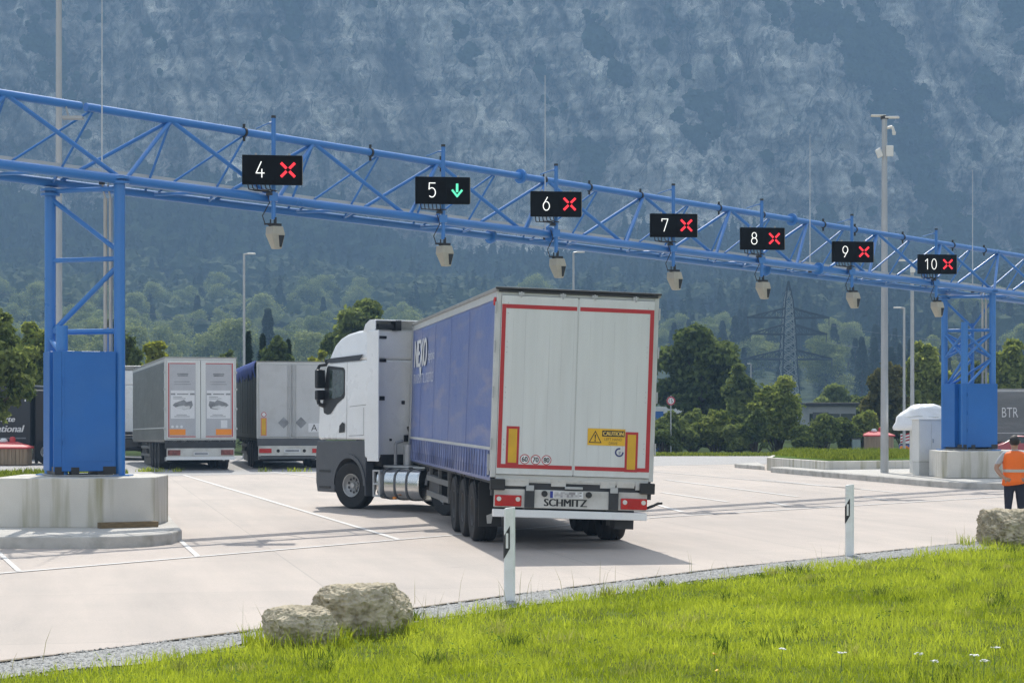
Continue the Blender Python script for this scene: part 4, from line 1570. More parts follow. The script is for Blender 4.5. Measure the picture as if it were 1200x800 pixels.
    for x0 in (-1.205, .77):
        tl = MB().box(x0, x0 + .415, -.05, -.011, .655, .825).build('tail_light', m_redlamp, lb, bevel=.012)
        b = MB()
        for q in (.06, .355):
            b.disc((x0 + q, -.050, .765), .036, (0, -1, 0), 20, th=.010)
        b.build('lamp_lens', m_clear, tl)
        MB().box(x0 + .11, x0 + .30, -.0525, -.0505, .675, .805).build('lamp_lens', M('red_lamp_deep', (.42, .012, .015), .2, var=.1), tl)
    np_ = MB().box(-.345, .175, -.022, -.0105, .80, .905).build('number_plate', m_wink, lb, bevel=.003)
    MB().box(-.345, -.30, -.0245, -.0225, .80, .905).build('euro_band', M('euro_blue', (.03, .05, .3), .5, var=0), np_)
    b = MB()
    rr = random.Random(7)
    for k in range(13):
        for j in range(4):
            if rr.random() < .8:
                b.box(-.28 + .033 * k, -.247 + .033 * k, -.0242, -.0225, .812 + .021 * j, .833 + .021 * j, rr.randrange(3))
    b.build('blurred_characters', [M('blur_a', (.42, .41, .40), .6, var=0), M('blur_b', (.3, .29, .29), .6, var=0), M('blur_c', (.55, .54, .53), .6, var=0)], np_)
    for x in (-.43, .265):
        MB().tube((x, -.012, .86), (x, -.06, .86), .05, .042, 14).build('plate_lamp', m_black, lb, smooth=True)
    letters(MB(), 'SCHMITZ', (-.43, -.0125, .672), (.665, 0, 0), (0, 0, .112), bold=.015).build('lettering', m_ink, lb)
    D('underrun_bar', MB().box(-1.225, 1.195, -.02, .10, .485, .605), m_white, bevel=.012)
    D('bar_bracket', MB().box(-.72, -.6, .02, .3, .5, .9), m_chas)
    D('bar_bracket', MB().box(.6, .72, .02, .3, .5, .9), m_chas)
    D('rear_hose', MB().path([(1.19, .0, .68), (1.28, -.04, .72), (1.36, -.06, .765), (1.42, -.06, .77)], .022, 8), m_black, smooth=True)
    D('valve_box', MB().box(.75, 1.05, .3, .7, .33, .62), m_chas)
    D('marker_lamp', MB().cbox((-w - .02, .06, H - .20), (.04, .05, .13)).cbox((-w - .035, .02, H - .21), (.03, .06, .10)), m_redlamp, bevel=.01)
    D('corner_post', MB().box(-w - .012, -w + .03, .02, .12, zf + .05, H - .2), m_frame)
    D('corner_post', MB().box(-w - .014, -w + .03, 13.38, 13.60, zf - .05, H - .1), m_frame)
    # writing on the near side curtain
    wt = MB()
    xs_ = -w - .016
    # reading left to right on the left side of a trailer runs from front to rear, i.e. towards -Y
    letters(wt, 'NEXO', (xs_, 12.75, 3.02), (0, -2.5, 0), (0, 0, .58), bold=.12)
    wt._add([(xs_, 11.65, 3.02), (xs_, 11.25, 3.02), (xs_, 11.30, 2.86), (xs_, 11.50, 2.80)], [(0, 1, 2, 3)])
    letters(wt, 'logistyka', (xs_, 10.0, 3.06), (0, -1.2, 0), (0, 0, .26), slant=.05)
    D('lettering', wt, m_wink)
    wt = MB()
    letters(wt, 'TRANSPORT & LOGISTICS', (xs_, 12.85, 2.68), (0, -4.0, 0), (0, 0, .20))
    D('lettering', wt, M('faded_white_ink', (.62, .64, .68), .6, var=.1))
    # seams and a lighter patch on the curtain
    b = MB()
    for y in (3.3, 6.0, 8.7, 11.3):
        b.box(xs_ + .002, xs_ + .008, y - .01, y + .01, zf + .42, H - .2)
    D('curtain_seam', b, M('seam_blue', (.17, .21, .42), .5, var=0))
    b = MB().box(xs_ - .004, xs_ + .01, .18, .38, zf - .02, zf + .3)
    D('curtain_tensioner', b, m_galv)


under(lorry, lean, build_main)
# fix coordinates: anything still on the unlinked holder
for o in list(bpy.data.objects):
    if o.parent is body:
        o.parent = lorry

# yellow wheel chock and extra gear by the axles
MB().prism([(0, 0), (.34, 0), (.34, .05), (.06, .26), (0, .26)], -.08, .08, plane='yz').build('wheel_chock', m_yelplate, lorry, loc=(-1.05, 5.65, .86))

# ------------------------------------------------------------------ tractor
def make_tractor(root, cabm, lowm, stripe=None, steer=R(14)):
    w = 1.245
    P_ = lambda name, mb, mat, smooth=False, bevel=0, parent=root: mb.build(name, mat, parent, smooth=smooth, bevel=bevel)

    def shell(profile, closed_bottom=True):
        """profile: (y, z, half width) going round; left and right skins plus the strip joining them"""
        n = len(profile)
        vs = [(-hw, y, z) for y, z, hw in profile] + [(hw, y, z) for y, z, hw in profile]
        fs = [tuple(range(n)), tuple(range(2 * n - 1, n - 1, -1))] + [((i + 1) % n, i, n + i, n + (i + 1) % n) for i in range(n)]
        return MB()._add(vs, fs)
    # upper cab
    prof = [(2.76, 1.12, w), (3.06, 1.12, w), (3.06, 1.52, w), (5.02, 1.50, w - .03), (5.06, 1.62, w - .04), (5.03, 2.20, w - .05), (4.72, 3.22, w - .06)]
    P_('cab', shell(prof + [(2.76, 3.26, w)]), cabm, bevel=.05, smooth=True)
    roofp = [(2.765, 3.262, w - .004), (4.70, 3.225, w - .07), (4.60, 3.40, w - .10), (4.45, 3.60, w - .11), (4.22, 3.755, w - .13), (3.95, 3.845, w - .145), (3.55, 3.90, w - .15), (3.10, 3.92, w - .15), (2.765, 3.92, w - .14)]
    P_('high_roof', shell(roofp), cabm, bevel=.06, smooth=True)
    # spoiler box on the roof's rear edge, with the dark kit behind it
    sp = MB()
    sp.prism([(2.62, 3.86), (2.62, 4.12), (2.85, 4.115), (3.02, 4.03), (3.12, 3.86)], -w + .02, -w + .05, plane='yz')
    sp.prism([(2.62, 3.86), (2.62, 4.12), (2.85, 4.115), (3.02, 4.03), (3.12, 3.86)], w - .05, w - .02, plane='yz')
    sp.box(-w + .051, w - .051, 2.62, 2.86, 4.09, 4.12)
    sp.quad((-w + .051, 2.86, 4.105), (w - .051, 2.86, 4.105), (w - .051, 3.10, 3.89), (-w + .051, 3.10, 3.89))
    P_('roof_spoiler', sp, cabm, bevel=.012)
    P_('spoiler_strut', MB().cbox((-.9, 2.74, 3.98), (.40, .12, .10)).cbox((-.62, 2.72, 4.0), (.14, .2, .22)).tube((-1.1, 2.75, 4.0), (-.7, 2.78, 3.93), .03, seg=8).cbox((.7, 2.74, 3.98), (.4, .12, .1)), m_black)
    # side fairing behind the cab
    for sx in (-1, 1):
        P_('side_fairing', MB().box(sx * w - .018, sx * w + .018, 2.44, 2.90, 1.06, 3.88), cabm, bevel=.012)
    # black visor strip and windscreen
    vz = [(4.735, 3.225), (4.715, 3.30), (3.05, 3.36), (3.20, 3.255)]
    for sx in (-1, 1):
        x = sx * (w - .005)
        xs2 = sx * (w - .062)
        P_('visor_strip', MB()._add([(sx * (w + .006), 3.22, 3.245), (sx * (w + .004), 3.06, 3.375), (sx * (w - .075), 4.70, 3.31), (sx * (w - .055), 4.76, 3.215)], [(0, 1, 2, 3)]), m_black)
    P_('visor', MB()._add([(-w + .05, 4.74, 3.20), (w - .05, 4.74, 3.20), (w - .12, 4.92, 3.27), (-w + .12, 4.92, 3.27), (-w + .05, 4.72, 3.30), (w - .05, 4.72, 3.30), (w - .12, 4.92, 3.31), (-w + .12, 4.92, 3.31)],
                          [(0, 1, 2, 3), (4, 7, 6, 5), (0, 3, 7, 4), (1, 5, 6, 2), (2, 6, 7, 3), (0, 4, 5, 1)]), m_black)
    P_('windscreen', MB()._add([(-w + .12, 5.038, 2.24), (w - .12, 5.038, 2.24), (w - .14, 4.748, 3.16), (-w + .14, 4.748, 3.16)], [(0, 1, 2, 3)]), m_glass)
    # doors: window, seam, handle, steps
    for sx in (-1, 1):
        def q(y, z, off=.004):
            hw = w if y < 3.06 else w - .03 * (y - 3.06) / 1.96 - (.02 * max(0, z - 1.5) / 1.7)
            return (sx * (hw + off), y, z)
        frame_ = [(4.62, 2.06), (4.78, 2.10), (4.83, 2.30), (4.66, 3.10), (4.60, 3.15), (3.93, 3.10), (3.87, 3.04), (3.86, 2.50), (3.90, 2.43), (4.20, 2.30), (4.40, 2.14), (4.48, 2.08)]
        fr = P_('door_window', MB()._add([q(y, z, .006) for y, z in frame_], [tuple(range(len(frame_)))]), m_black)
        gl = [(4.55, 2.42), (4.52, 3.07), (3.96, 3.045), (3.915, 3.0), (3.915, 2.54), (4.0, 2.47), (4.3, 2.42)]
        MB()._add([q(y, z, .010) for y, z in gl], [tuple(range(len(gl)))]).build('pane', m_glass, fr)
        b = MB()
        seams = [((3.78, 1.52), (3.78, 3.22)), ((2.95, 2.28), (3.66, 2.24)), ((3.05, 1.62), (3.05, 2.22)), ((3.05, 1.62), (3.68, 1.60))]
        for (ya, za), (yb, zb_) in seams:
            if abs(ya - yb) < 1e-6:
                b._add([q(ya - .006, za, .003), q(ya + .006, za, .003), q(yb + .006, zb_, .003), q(yb - .006, zb_, .003)], [(0, 1, 2, 3)])
            else:
                b._add([q(ya, za - .006, .003), q(yb, zb_ - .006, .003), q(yb, zb_ + .006, .003), q(ya, za + .006, .003)], [(0, 1, 2, 3)])
        P_('door_seam', b, M('seam_dark', (.2, .2, .2), .6, var=0))  # dark grey strips along the door joints
        P_('door_handle', MB()._add([q(4.10, 1.66, .012), q(3.86, 1.68, .012), q(3.85, 1.86, .012), q(3.95, 1.90, .012), q(4.08, 1.82, .012)], [(0, 1, 2, 3, 4)]), m_black)
        # mirrors on arms
        mi = P_('mirror', MB().cbox((sx * (w + .06), 4.80, 2.86), (.22, .13, .42)).cbox((sx * (w + .06), 4.80, 2.50), (.22, .13, .22)), m_black, bevel=.03)
        MB().path([(sx * (w - .05), 4.78, 2.25), (sx * (w + .05), 4.86, 2.30), (sx * (w + .08), 4.86, 2.42)], .045, 8).path([(sx * (w - .05), 4.7, 3.18), (sx * (w + .05), 4.84, 3.16), (sx * (w + .09), 4.86, 3.05)], .035, 8).build('mirror_arm', m_black, mi, smooth=True)
        # lower body: bumper corner, arch, step box
        lo = MB()
        archy = [(3.65 + .62 * math.cos(R(a)), .5 + .62 * math.sin(R(a))) for a in range(178, 1, -11)]
        poly = [(2.98, 1.50), (2.98, .30)] + [(3.03, .30)] + archy + [(4.27, .34), (5.02, .34), (5.08, .55), (5.08, 1.25), (5.02, 1.475)]
        lo.prism(poly, sx * w if sx > 0 else -w, (sx * w - .22) if sx > 0 else -w + .22, plane='yz')
        P_('lower_panel', lo, lowm, bevel=.02)
        a_ = MB()
        for i in range(len(archy) - 1):
            (ya, za), (yb, zb_) = archy[i], archy[i + 1]
            def sc(y, z, k):
                return (3.65 + (y - 3.65) * k, .5 + (z - .5) * k)
            o1, o2, i1, i2 = sc(ya, za, 1.13), sc(yb, zb_, 1.13), sc(ya, za, .99), sc(yb, zb_, .99)
            xx = sx * (w + .025)
            a_.quad((xx, *o1), (xx, *o2), (xx, *i2), (xx, *i1))
            a_.quad((xx, *o1), (sx * (w - .01), *o1), (sx * (w - .01), *o2), (xx, *o2))
            a_.quad((xx, *i1), (xx, *i2), (sx * (w - .3), *i2), (sx * (w - .3), *i1))
        P_('wheel_arch', a_, m_grey)
        for zz in (.42, .78):
            P_('step', MB().box(sx * (w - .05) - .06, sx * (w - .05) + .06, 4.45, 4.92, zz, zz + .05), m_black)
    P_('front_grille', MB().box(-w + .24, w - .24, 4.80, 5.09, .36, 1.47).box(-w + .3, w - .3, 4.9, 5.10, 1.5, 2.1), lowm, bevel=.03)
    for sx in (-1, 1):
        P_('headlight', MB().box(sx * .98 - .2, sx * .98 + .2, 5.02, 5.115, .62, .86), m_clear, bevel=.02)
    # rear wall: ribs, slots, lamps and hoses
    rw_ = MB()
    for z, x0 in ((2.0, -.4), (2.45, .1), (2.95, -.2), (3.08, -.35), (3.18, -.1), (3.55, -.3)):
        rw_.box(x0, 1.15, 2.748, 2.758, z - .012, z + .012)
    P_('wall_rib', rw_, cabm)
    P_('vent_slot', MB().cbox((-1.03, 2.75, 3.74), (.36, .03, .06)).cbox((-1.03, 2.75, 3.24), (.34, .03, .07)).cbox((-1.05, 2.75, 2.42), (.30, .03, .09)).cbox((-.16, 2.75, 2.62), (.12, .03, .26)).cbox((-.42, 2.75, 2.33), (.08, .03, .08)), m_black, bevel=.01)
    P_('wall_fitting', MB().cbox((-.35, 2.74, 1.55), (.10, .05, .14)).cbox((-.3, 2.74, 1.78), (.03, .04, .05)).cbox((-.75, 2.74, 1.52), (.04, .04, .05)).cbox((-1.08, 2.74, 1.52), (.04, .04, .05)).cbox((-.2, 2.74, 2.2), (.04, .04, .04)), m_black)
    # frame and things behind the cab
    P_('chassis', MB().box(-.48, -.36, -.9, 4.9, .62, .92).box(.36, .48, -.9, 4.9, .62, .92).box(-.36, .36, 2.0, 2.2, .6, .9).box(-.36, .36, -.8, -.6, .6, .9).box(-1.0, 1.0, 2.72, 4.8, .95, 1.2), m_chas)
    P_('fifth_wheel', MB().cbox((0, .5, 1.04), (.9, .9, .10)), m_chas, bevel=.03)
    P_('exhaust_box', MB().box(.55, 1.2, 1.4, 2.6, .35, .98), m_chas, bevel=.04)
    P_('deck', MB().box(-.95, .95, 1.1, 2.72, .93, .97), m_galv)
    # polished fuel tank with straps and end step
    tk = MB()
    prof2 = [(.30 * c_, .34 * s_) for c_, s_ in []]
    pts = []
    for k in range(24):
        a = 2 * math.pi * k / 24
        cx_, cz_ = math.cos(a), math.sin(a)
        e_ = 3.2
        rr_ = 1 / (abs(cx_) ** e_ + abs(cz_) ** e_) ** (1 / e_)
        pts.append((-.91 + .30 * cx_ * rr_, .585 + .335 * cz_ * rr_))
    tk.prism(pts, .98, 2.62, plane='xz')
    P_('fuel_tank', tk, m_chrome, bevel=.03, smooth=True)
    b = MB()
    for y in (1.42, 1.88, 2.34):
        b.prism([(-.91 + (x + .91) * 1.03, .585 + (z - .585) * 1.03) for x, z in pts], y - .035, y + .035, plane='xz')
    P_('tank_strap', b, m_grey, smooth=True)
    b = MB().box(-1.235, -1.19, 2.42, 2.47, .30, .88).box(-1.235, -1.19, 2.66, 2.71, .30, .88)
    for z in (.32, .58, .86):
        b.box(-1.236, -1.1, 2.471, 2.659, z - .02, z + .02)
    P_('tank_step', b, m_galv)
    P_('filler_cap', MB().tube((-.95, 1.62, .90), (-.95, 1.62, .955), .06, seg=14).tube((-.8, 1.2, .9), (-.8, 1.2, .95), .05, seg=12), m_black)
    P_('side_marker', MB().cbox((-1.225, 1.85, .30), (.03, .10, .05)), m_orplate)
    # wheels
    for sx in (-1, 1):
        wheel(root, sx * 1.08, 3.65, .515, .32, sx, steer=steer)
        wheel(root, sx * 1.09, 0, .515, .28, sx, dual=True)
        wheel(root, sx * .76, 0, .515, .28, sx, dual=True)
        gm = MB()
        ap = [(.66 * math.cos(R(a)), .53 + .62 * math.sin(R(a))) for a in range(8, 173, 11)]
        for i in range(len(ap) - 1):
            gm.quad((sx * .6, *ap[i]), (sx * 1.24, *ap[i]), (sx * 1.24, *ap[i + 1]), (sx * .6, *ap[i + 1]))
            (ya, za), (yb, zb_) = ap[i], ap[i + 1]
            gm.quad((sx * 1.24, ya, za), (sx * 1.24, ya * .86, .53 + (za - .53) * .88), (sx * 1.24, yb * .86, .53 + (zb_ - .53) * .88), (sx * 1.24, yb, zb_))
        o = gm.build('mudguard', m_grey, root)
        sd = o.modifiers.new('thickness', 'SOLIDIFY')
        sd.thickness = .015
        P_('mud_flap', MB().box(sx * .92 - .3, sx * .92 + .3, -.68, -.665, .25, .7), m_black)
        P_('tail_light', MB().box(sx * .9 - .2, sx * .9 + .2, -.98, -.9, .72, .86), m_redlamp)
    MB().tube((-1.0, 3.65, .515), (1.0, 3.65, .515), .07, seg=10).build('axle', m_chas, root, smooth=True)
    MB().tube((-1.0, 0, .515), (1.0, 0, .515), .11, seg=12).build('axle', m_chas, root, smooth=True)
    # air hoses between cab and trailer
    for k, m_ in enumerate((m_black, m_redlamp, m_black)):
        x = -.3 + .12 * k
        P_('air_hose', MB().path([(x, 2.73, 1.75), (x, 2.45, 1.35), (x + .05, 2.2, 1.10), (x, 1.9, 1.15), (x - .05, 1.75, 1.45)], .022, 7), m_, smooth=True)
    P_('exhaust_stack', MB().tube((-.55, 2.35, .95), (-.55, 2.35, 1.42), .11, seg=14).path([(-.75, 2.55, .98), (-.78, 2.5, 1.45), (-.6, 2.5, 1.5)], .035, 8), m_galv, smooth=True)


tractor = empty('tractor_unit', (-.42, 43.67, 0), (0, 0, R(36)), 'white high roofed tractor unit with dark grey skirts, turned left under the blue trailer', 'lorry')
make_tractor(tractor, m_white, m_grey)

# ------------------------------------------------------------------ parked lorries
def parked(name, X, Y, phi, label, cat='trailer', group=None, pitch=0.0):
    return empty(name, (X, Y, 0), (pitch, 0, phi), label, cat, group)


def reuse(parent, fn):
    under(parent, Matrix.Identity(4), fn)
    for o in list(bpy.data.objects):
        if o.parent is body:
            o.parent = parent


m_dimlamp = M('dim_lamp', (.20, .06, .05), .3, var=.5, scale=9)
m_door2 = M('door_panel_grey', (0.42, 0.43, 0.45), .5, var=.05)
m_poster = M('poster_white', (0.66, 0.67, 0.68), .5, var=.03)
m_pgrey = M('poster_grey', (0.22, 0.23, 0.24), .6, var=.3, scale=4)
t1 = parked('semi_trailer', -11.13, 74.73, R(15), 'parked grey curtain sided trailer with picture posters and orange plates on its rear doors', pitch=-R(.75))


def build_t1():
    H, zf, w = 4.04, 1.14, 1.275
    make_trailer(t1, body, H=H, side_mat=m_cgrey, hem_mat=m_cgrey, floor_z=zf, side_seed=21)
    D = lambda name, mb, mat, parent=body, bevel=0: mb.build(name, mat, parent, bevel=bevel)
    for sx, x0, x1 in ((-1, -1.2, -.008), (1, .008, 1.2)):
        dr = D('rear_door', MB().box(x0, x1, -.045, -.003, zf + .005, H - .105), m_wdoor, bevel=.006)
        a, c = (x0 + .10, x1 - .17) if sx < 0 else (x0 + .17, x1 - .10)
        MB().box(a, c, -.049, -.0455, zf + .10, H - .24).build('door_panel', m_door2, dr)
        tx = a - .03 if sx < 0 else c + .03
        MB().box(tx - .02, tx + .02, -.0495, -.0455, zf + .06, H - .2).box(a, c, -.0495, -.0455, H - .235, H - .205).box(a, c, -.0495, -.0455, zf + .055, zf + .09).build('reflective_tape', m_redtape, dr)
        ps = MB().box(a + .04, c - .04, -.053, -.0495, zf + .72, zf + 1.72).build('poster', m_poster, dr)
        mx_ = (a + c) / 2
        b = MB()
        blob = [(-.38, .02), (-.30, .10), (-.1, .17), (.05, .22), (.14, .14), (.34, .18), (.38, .02), (.3, -.10), (.05, -.14), (-.25, -.06)]
        b._add([(mx_ + x * .95, -.0540, zf + 1.17 + z) for x, z in (blob if sx < 0 else [(-x, z) for x, z in blob])], [tuple(range(10))])
        b.build('picture', m_pgrey, ps)
        b = MB()
        b._add([(mx_ + x * .7, -.0545, zf + 1.10 + z * .4) for x, z in blob], [tuple(range(10))])
        b.build('picture', M('poster_pale', (.55, .56, .56), .5, var=.2), ps)
        b = MB()
        for zz, xx0, xx1 in ((.78, -.3, .25), (.84, -.22, .15), (1.48, -.34, -.02), (1.42, -.34, .1)):
            b.box(mx_ + xx0, mx_ + xx1, -.0545, -.0531, zf + zz, zf + zz + .022)
        b.box(mx_ - .42, mx_ - .26, -.0545, -.0531, zf + 1.56, zf + 1.62).box(mx_ + .26, mx_ + .42, -.0545, -.0531, zf + 1.56, zf + 1.62).box(mx_ - .2, mx_ + .2, -.0545, -.0531, zf + 1.57, zf + 1.61)
        b.build('fine_print', m_pgrey, ps)
        b = MB()
        for zz, xx0, xx1 in ((2.28, -.2, .2), (2.02, -.3, .25), (2.22, -.18, .18), (1.93, -.3, .3)):
            b.box(mx_ + xx0, mx_ + xx1, -.0515, -.0495, zf + zz, zf + zz + (.05 if zz > 2.1 else .02))
        b.build('fine_print', m_pgrey, dr)
        ox0, ox1 = (a - .0, a + .56) if sx < 0 else (c - .56, c)
        MB().box(ox0, ox1, -.054, -.0497, zf + .13, zf + .34).build('orange_plate', m_orplate, dr)
        b = MB()
        for zz in (1.5, 2.2, 2.9, 3.5):
            b.cbox((sx * 1.285, -.02, zz), (.05, .06, .08))
        b.build('hinge', m_galv, dr)
    b = MB()
    for k in range(3):
        b.disc((-1.0 + .16 * k, -.0495, zf + .43), .05, (0, -1, 0), 14, th=.003)
    b.box(.72, .95, -.053, -.0495, zf + .38, zf + .66)
    D('sticker', b, m_poster)
    D('rear_beam', MB().box(-1.25, 1.25, .0, .16, zf - .36, zf - .05), m_chas)
    D('underside_shade_block', MB().box(-1.15, 1.15, 6.3, 9.6, .18, 1.0), m_black)  # black block added to stand for the deep shade under the floor
    lb = D('light_bar', MB().box(-1.2, 1.2, -.04, .04, .50, .80), m_bump, bevel=.01)
    for x0 in (-1.17, .72):
        MB().box(x0, x0 + .45, -.07, -.041, .55, .74).build('tail_light', m_dimlamp, lb, bevel=.01)
    MB().box(-.25, .28, -.055, -.041, .55, .66).build('number_plate', m_poster, lb)
    MB().box(-.22, .25, -.0575, -.0555, .575, .635).build('blurred_characters', m_pgrey, lb)
    D('underrun_bar', MB().box(-1.22, 1.22, -.03, .08, .38, .50), m_white, bevel=.01)


reuse(t1, build_t1)

t2 = parked('semi_trailer', -8.03, 76.25, R(10.8), 'parked pale grey box trailer with two grey diamond placards and a rolled blue tarp', pitch=-R(.3))
m_wgrey = M('box_grey', (0.47, 0.48, 0.48), .5, var=.05, scale=1.5, dirt=(.36, .36, .35), dirt_amt=.5, dirt_scale=2)
m_tarp = M('blue_tarp', (0.06, 0.09, 0.33), .5, var=.25, scale=3, bump=.5, bscale=9)


def build_t2():
    H, zf, w = 3.92, 1.18, 1.275
    make_trailer(t2, body, H=H, side_mat=m_cdark, hem_mat=m_cdark, floor_z=zf, side_kind='wall', side_seed=31)
    D = lambda name, mb, mat, parent=body, bevel=0: mb.build(name, mat, parent, bevel=bevel)
    for sx, x0, x1 in ((-1, -1.2, -.008), (1, .008, 1.2)):
        dr = D('rear_door', MB().box(x0, x1, -.045, -.003, zf + .005, H - .105), m_wgrey, bevel=.008)
        b = MB()
        for xx in ((x1 - .05, x1 - .13) if sx < 0 else (x0 + .05, x0 + .13)):
            b.tube((xx, -.065, zf - .05), (xx, -.065, H - .12), .014, seg=8)
        for zz in (zf + .12, 2.2, 3.0):
            b.cbox(((x1 - .09) if sx < 0 else (x0 + .09), -.055, zz), (.16, .03, .035))
        b.build('lock_rod', m_galv, dr)
        b = MB()
        cx = -.30 if sx < 0 else .33
        b._add([(cx - .21, -.052, zf + .52), (cx, -.052, zf + .31), (cx + .21, -.052, zf + .52), (cx, -.052, zf + .73)], [(0, 1, 2, 3)])
        b.build('diamond_placard', m_pgrey, dr)
    p = D('marker_plate', MB().box(-1.13, -.92, -.056, -.0455, zf + .05, zf + .70), M('pale_red', (.6, .2, .12), .5, var=.05))
    MB().box(-1.10, -.95, -.059, -.0562, zf + .08, zf + .67).build('reflector', m_yelplate, p)
    sp = D('speed_sticker', MB().disc((-1.02, -.0455, zf + .82), .095, (0, -1, 0), 20, th=.004), m_poster)
    b = MB()
    ringband(b, -1.02, zf + .82, .07, .094, -.051, 20)
    b.build('red_ring', m_redtape, sp)
    pl = D('placard', MB().box(.60, 1.0, -.052, -.0455, zf + .18, zf + .50), m_poster)
    letters(MB(), 'A', (.70, -.0535, zf + .22), (.22, 0, 0), (0, 0, .24)).build('lettering', m_ink, pl)
    D('rear_beam', MB().box(-1.25, 1.25, -.03, .16, zf - .34, zf - .05), m_grey)
    D('underside_shade_block', MB().box(-1.15, 1.15, 6.3, 9.6, .18, 1.0), m_black)  # added black filler, imitates the shade beneath the trailer
    lb = D('light_bar', MB().box(-1.22, 1.22, -.05, .04, .50, .86), m_bump, bevel=.01)
    for x0 in (-1.19, .74):
        MB().box(x0, x0 + .45, -.08, -.051, .60, .76).build('tail_light', m_redlamp, lb, bevel=.01)
    MB().box(-.28, .30, -.062, -.051, .62, .74).build('number_plate', m_poster, lb)
    MB().box(-.24, .26, -.0645, -.0625, .645, .715).build('blurred_characters', m_pgrey, lb)
    b = MB()
    for x in (-.5, .45):
        b.disc((x, -.051, .68), .06, (0, -1, 0), 14, th=.02)
    b.build('reversing_lamp', m_black, lb)
    D('underrun_bar', MB().box(-1.2, 1.2, -.04, .06, .38, .48), m_grey)
    # rolled tarp sagging over the left top edge
    ny, nz = 60, 12
    v = []
    for j in range(nz):
        for i in range(ny):
            y = .12 + 13.3 * i / (ny - 1)
            f = j / (nz - 1)
            sag = .10 * math.sin(y * 3.1) * f + .06 * math.sin(y * 7.3 + 1) * f
            v.append((-w - .03 - .07 * math.sin(f * 3.1) - .03 * math.sin(y * 5) * f, y, H + .04 - f * (.52 + sag)))
    idx = [(j * ny + i, j * ny + i + 1, (j + 1) * ny + i + 1, (j + 1) * ny + i) for j in range(nz - 1) for i in range(ny - 1)]
    o = MB()._add(v, idx).build('side_tarp', m_tarp, body, smooth=True)
    sd = o.modifiers.new('thickness', 'SOLIDIFY')
    sd.thickness = .02


reuse(t2, build_t2)

# the tractor of a neighbour peeping out at the left of the poster trailer
tr2 = parked('tractor_unit', -16.55, 90.0, R(15), 'white and red lorry cab half hidden behind the near gantry pier', 'lorry')
m_cabred = M('cab_red', (0.35, 0.03, 0.04), .35, var=.05)
make_tractor(tr2, m_white, m_cabred, steer=0)

# dark box body with a haulier's writing, far left
bx = empty('swap_body', (-19.9, 83.0, 0), (0, 0, 0), 'black box body on legs with white haulage lettering at the left edge', 'container')
m_bx = M('box_black', (0.022, 0.026, 0.030), .45, var=.15, scale=1)
MB().box(-6.5, .78, 0, 2.5, .72, 3.10).build('box', m_bx, bx, bevel=.03)
MB().box(-6.5, .80, -.02, 2.52, 3.101, 3.16).build('roof', m_wgrey, bx)
b = MB()
for x in (-5.5, -3.2, -1.2, .5):
    for y in (.2, 2.3):
        b.box(x - .06, x + .06, y - .06, y + .06, 0, .72)
b.build('support_leg', m_chas, bx)
MB().box(-6.4, .6, -.012, -.002, 1.02, 1.07).build('stripe', m_pgrey, bx)
b = MB()
letters(b, 'Transporte', (-1.40, -.004, 1.63), (1.52, 0, 0), (0, 0, .28), slant=.05, bold=.03)
letters(b, 'International', (-1.52, -.004, 1.29), (1.98, 0, 0), (0, 0, .27), slant=.04, bold=.03)
b.box(.30, .60, -.006, -.002, 2.74, 2.79).box(.55, .60, -.006, -.002, 2.5, 2.739)
b.build('lettering', m_wink, bx)
MB().box(.86, 2.1, .3, 2.4, .55, 2.95).build('front_box', m_black, bx, bevel=.05)
for x in (1.4,):
    wheel(bx, x, .25, .5, .3, -1).rotation_euler = (0, 0, R(90))

# grey trailer with big letters, far right on the lower parking
t3 = parked('semi_trailer', 40.2, 119.5, R(90), 'grey trailer lettered BTR standing on the lower parking behind the far pier')
t3.location.z = -.65


def build_t3():
    make_trailer(t3, body, H=4.0, side_mat=m_cgrey, hem_mat=M('hem_tan', (.36, .33, .26), .6, var=.1), floor_z=1.12, side_seed=41)
    b = MB()
    letters(b, 'BTR', (-1.30, 12.50, 2.40), (0, -.92, 0), (0, 0, .55))
    b.build('lettering', m_wink, body)
    MB().box(-1.2, -1.0, .0, 2, 1, 2).build('rear_door', m_wgrey, body)


reuse(t3, build_t3)


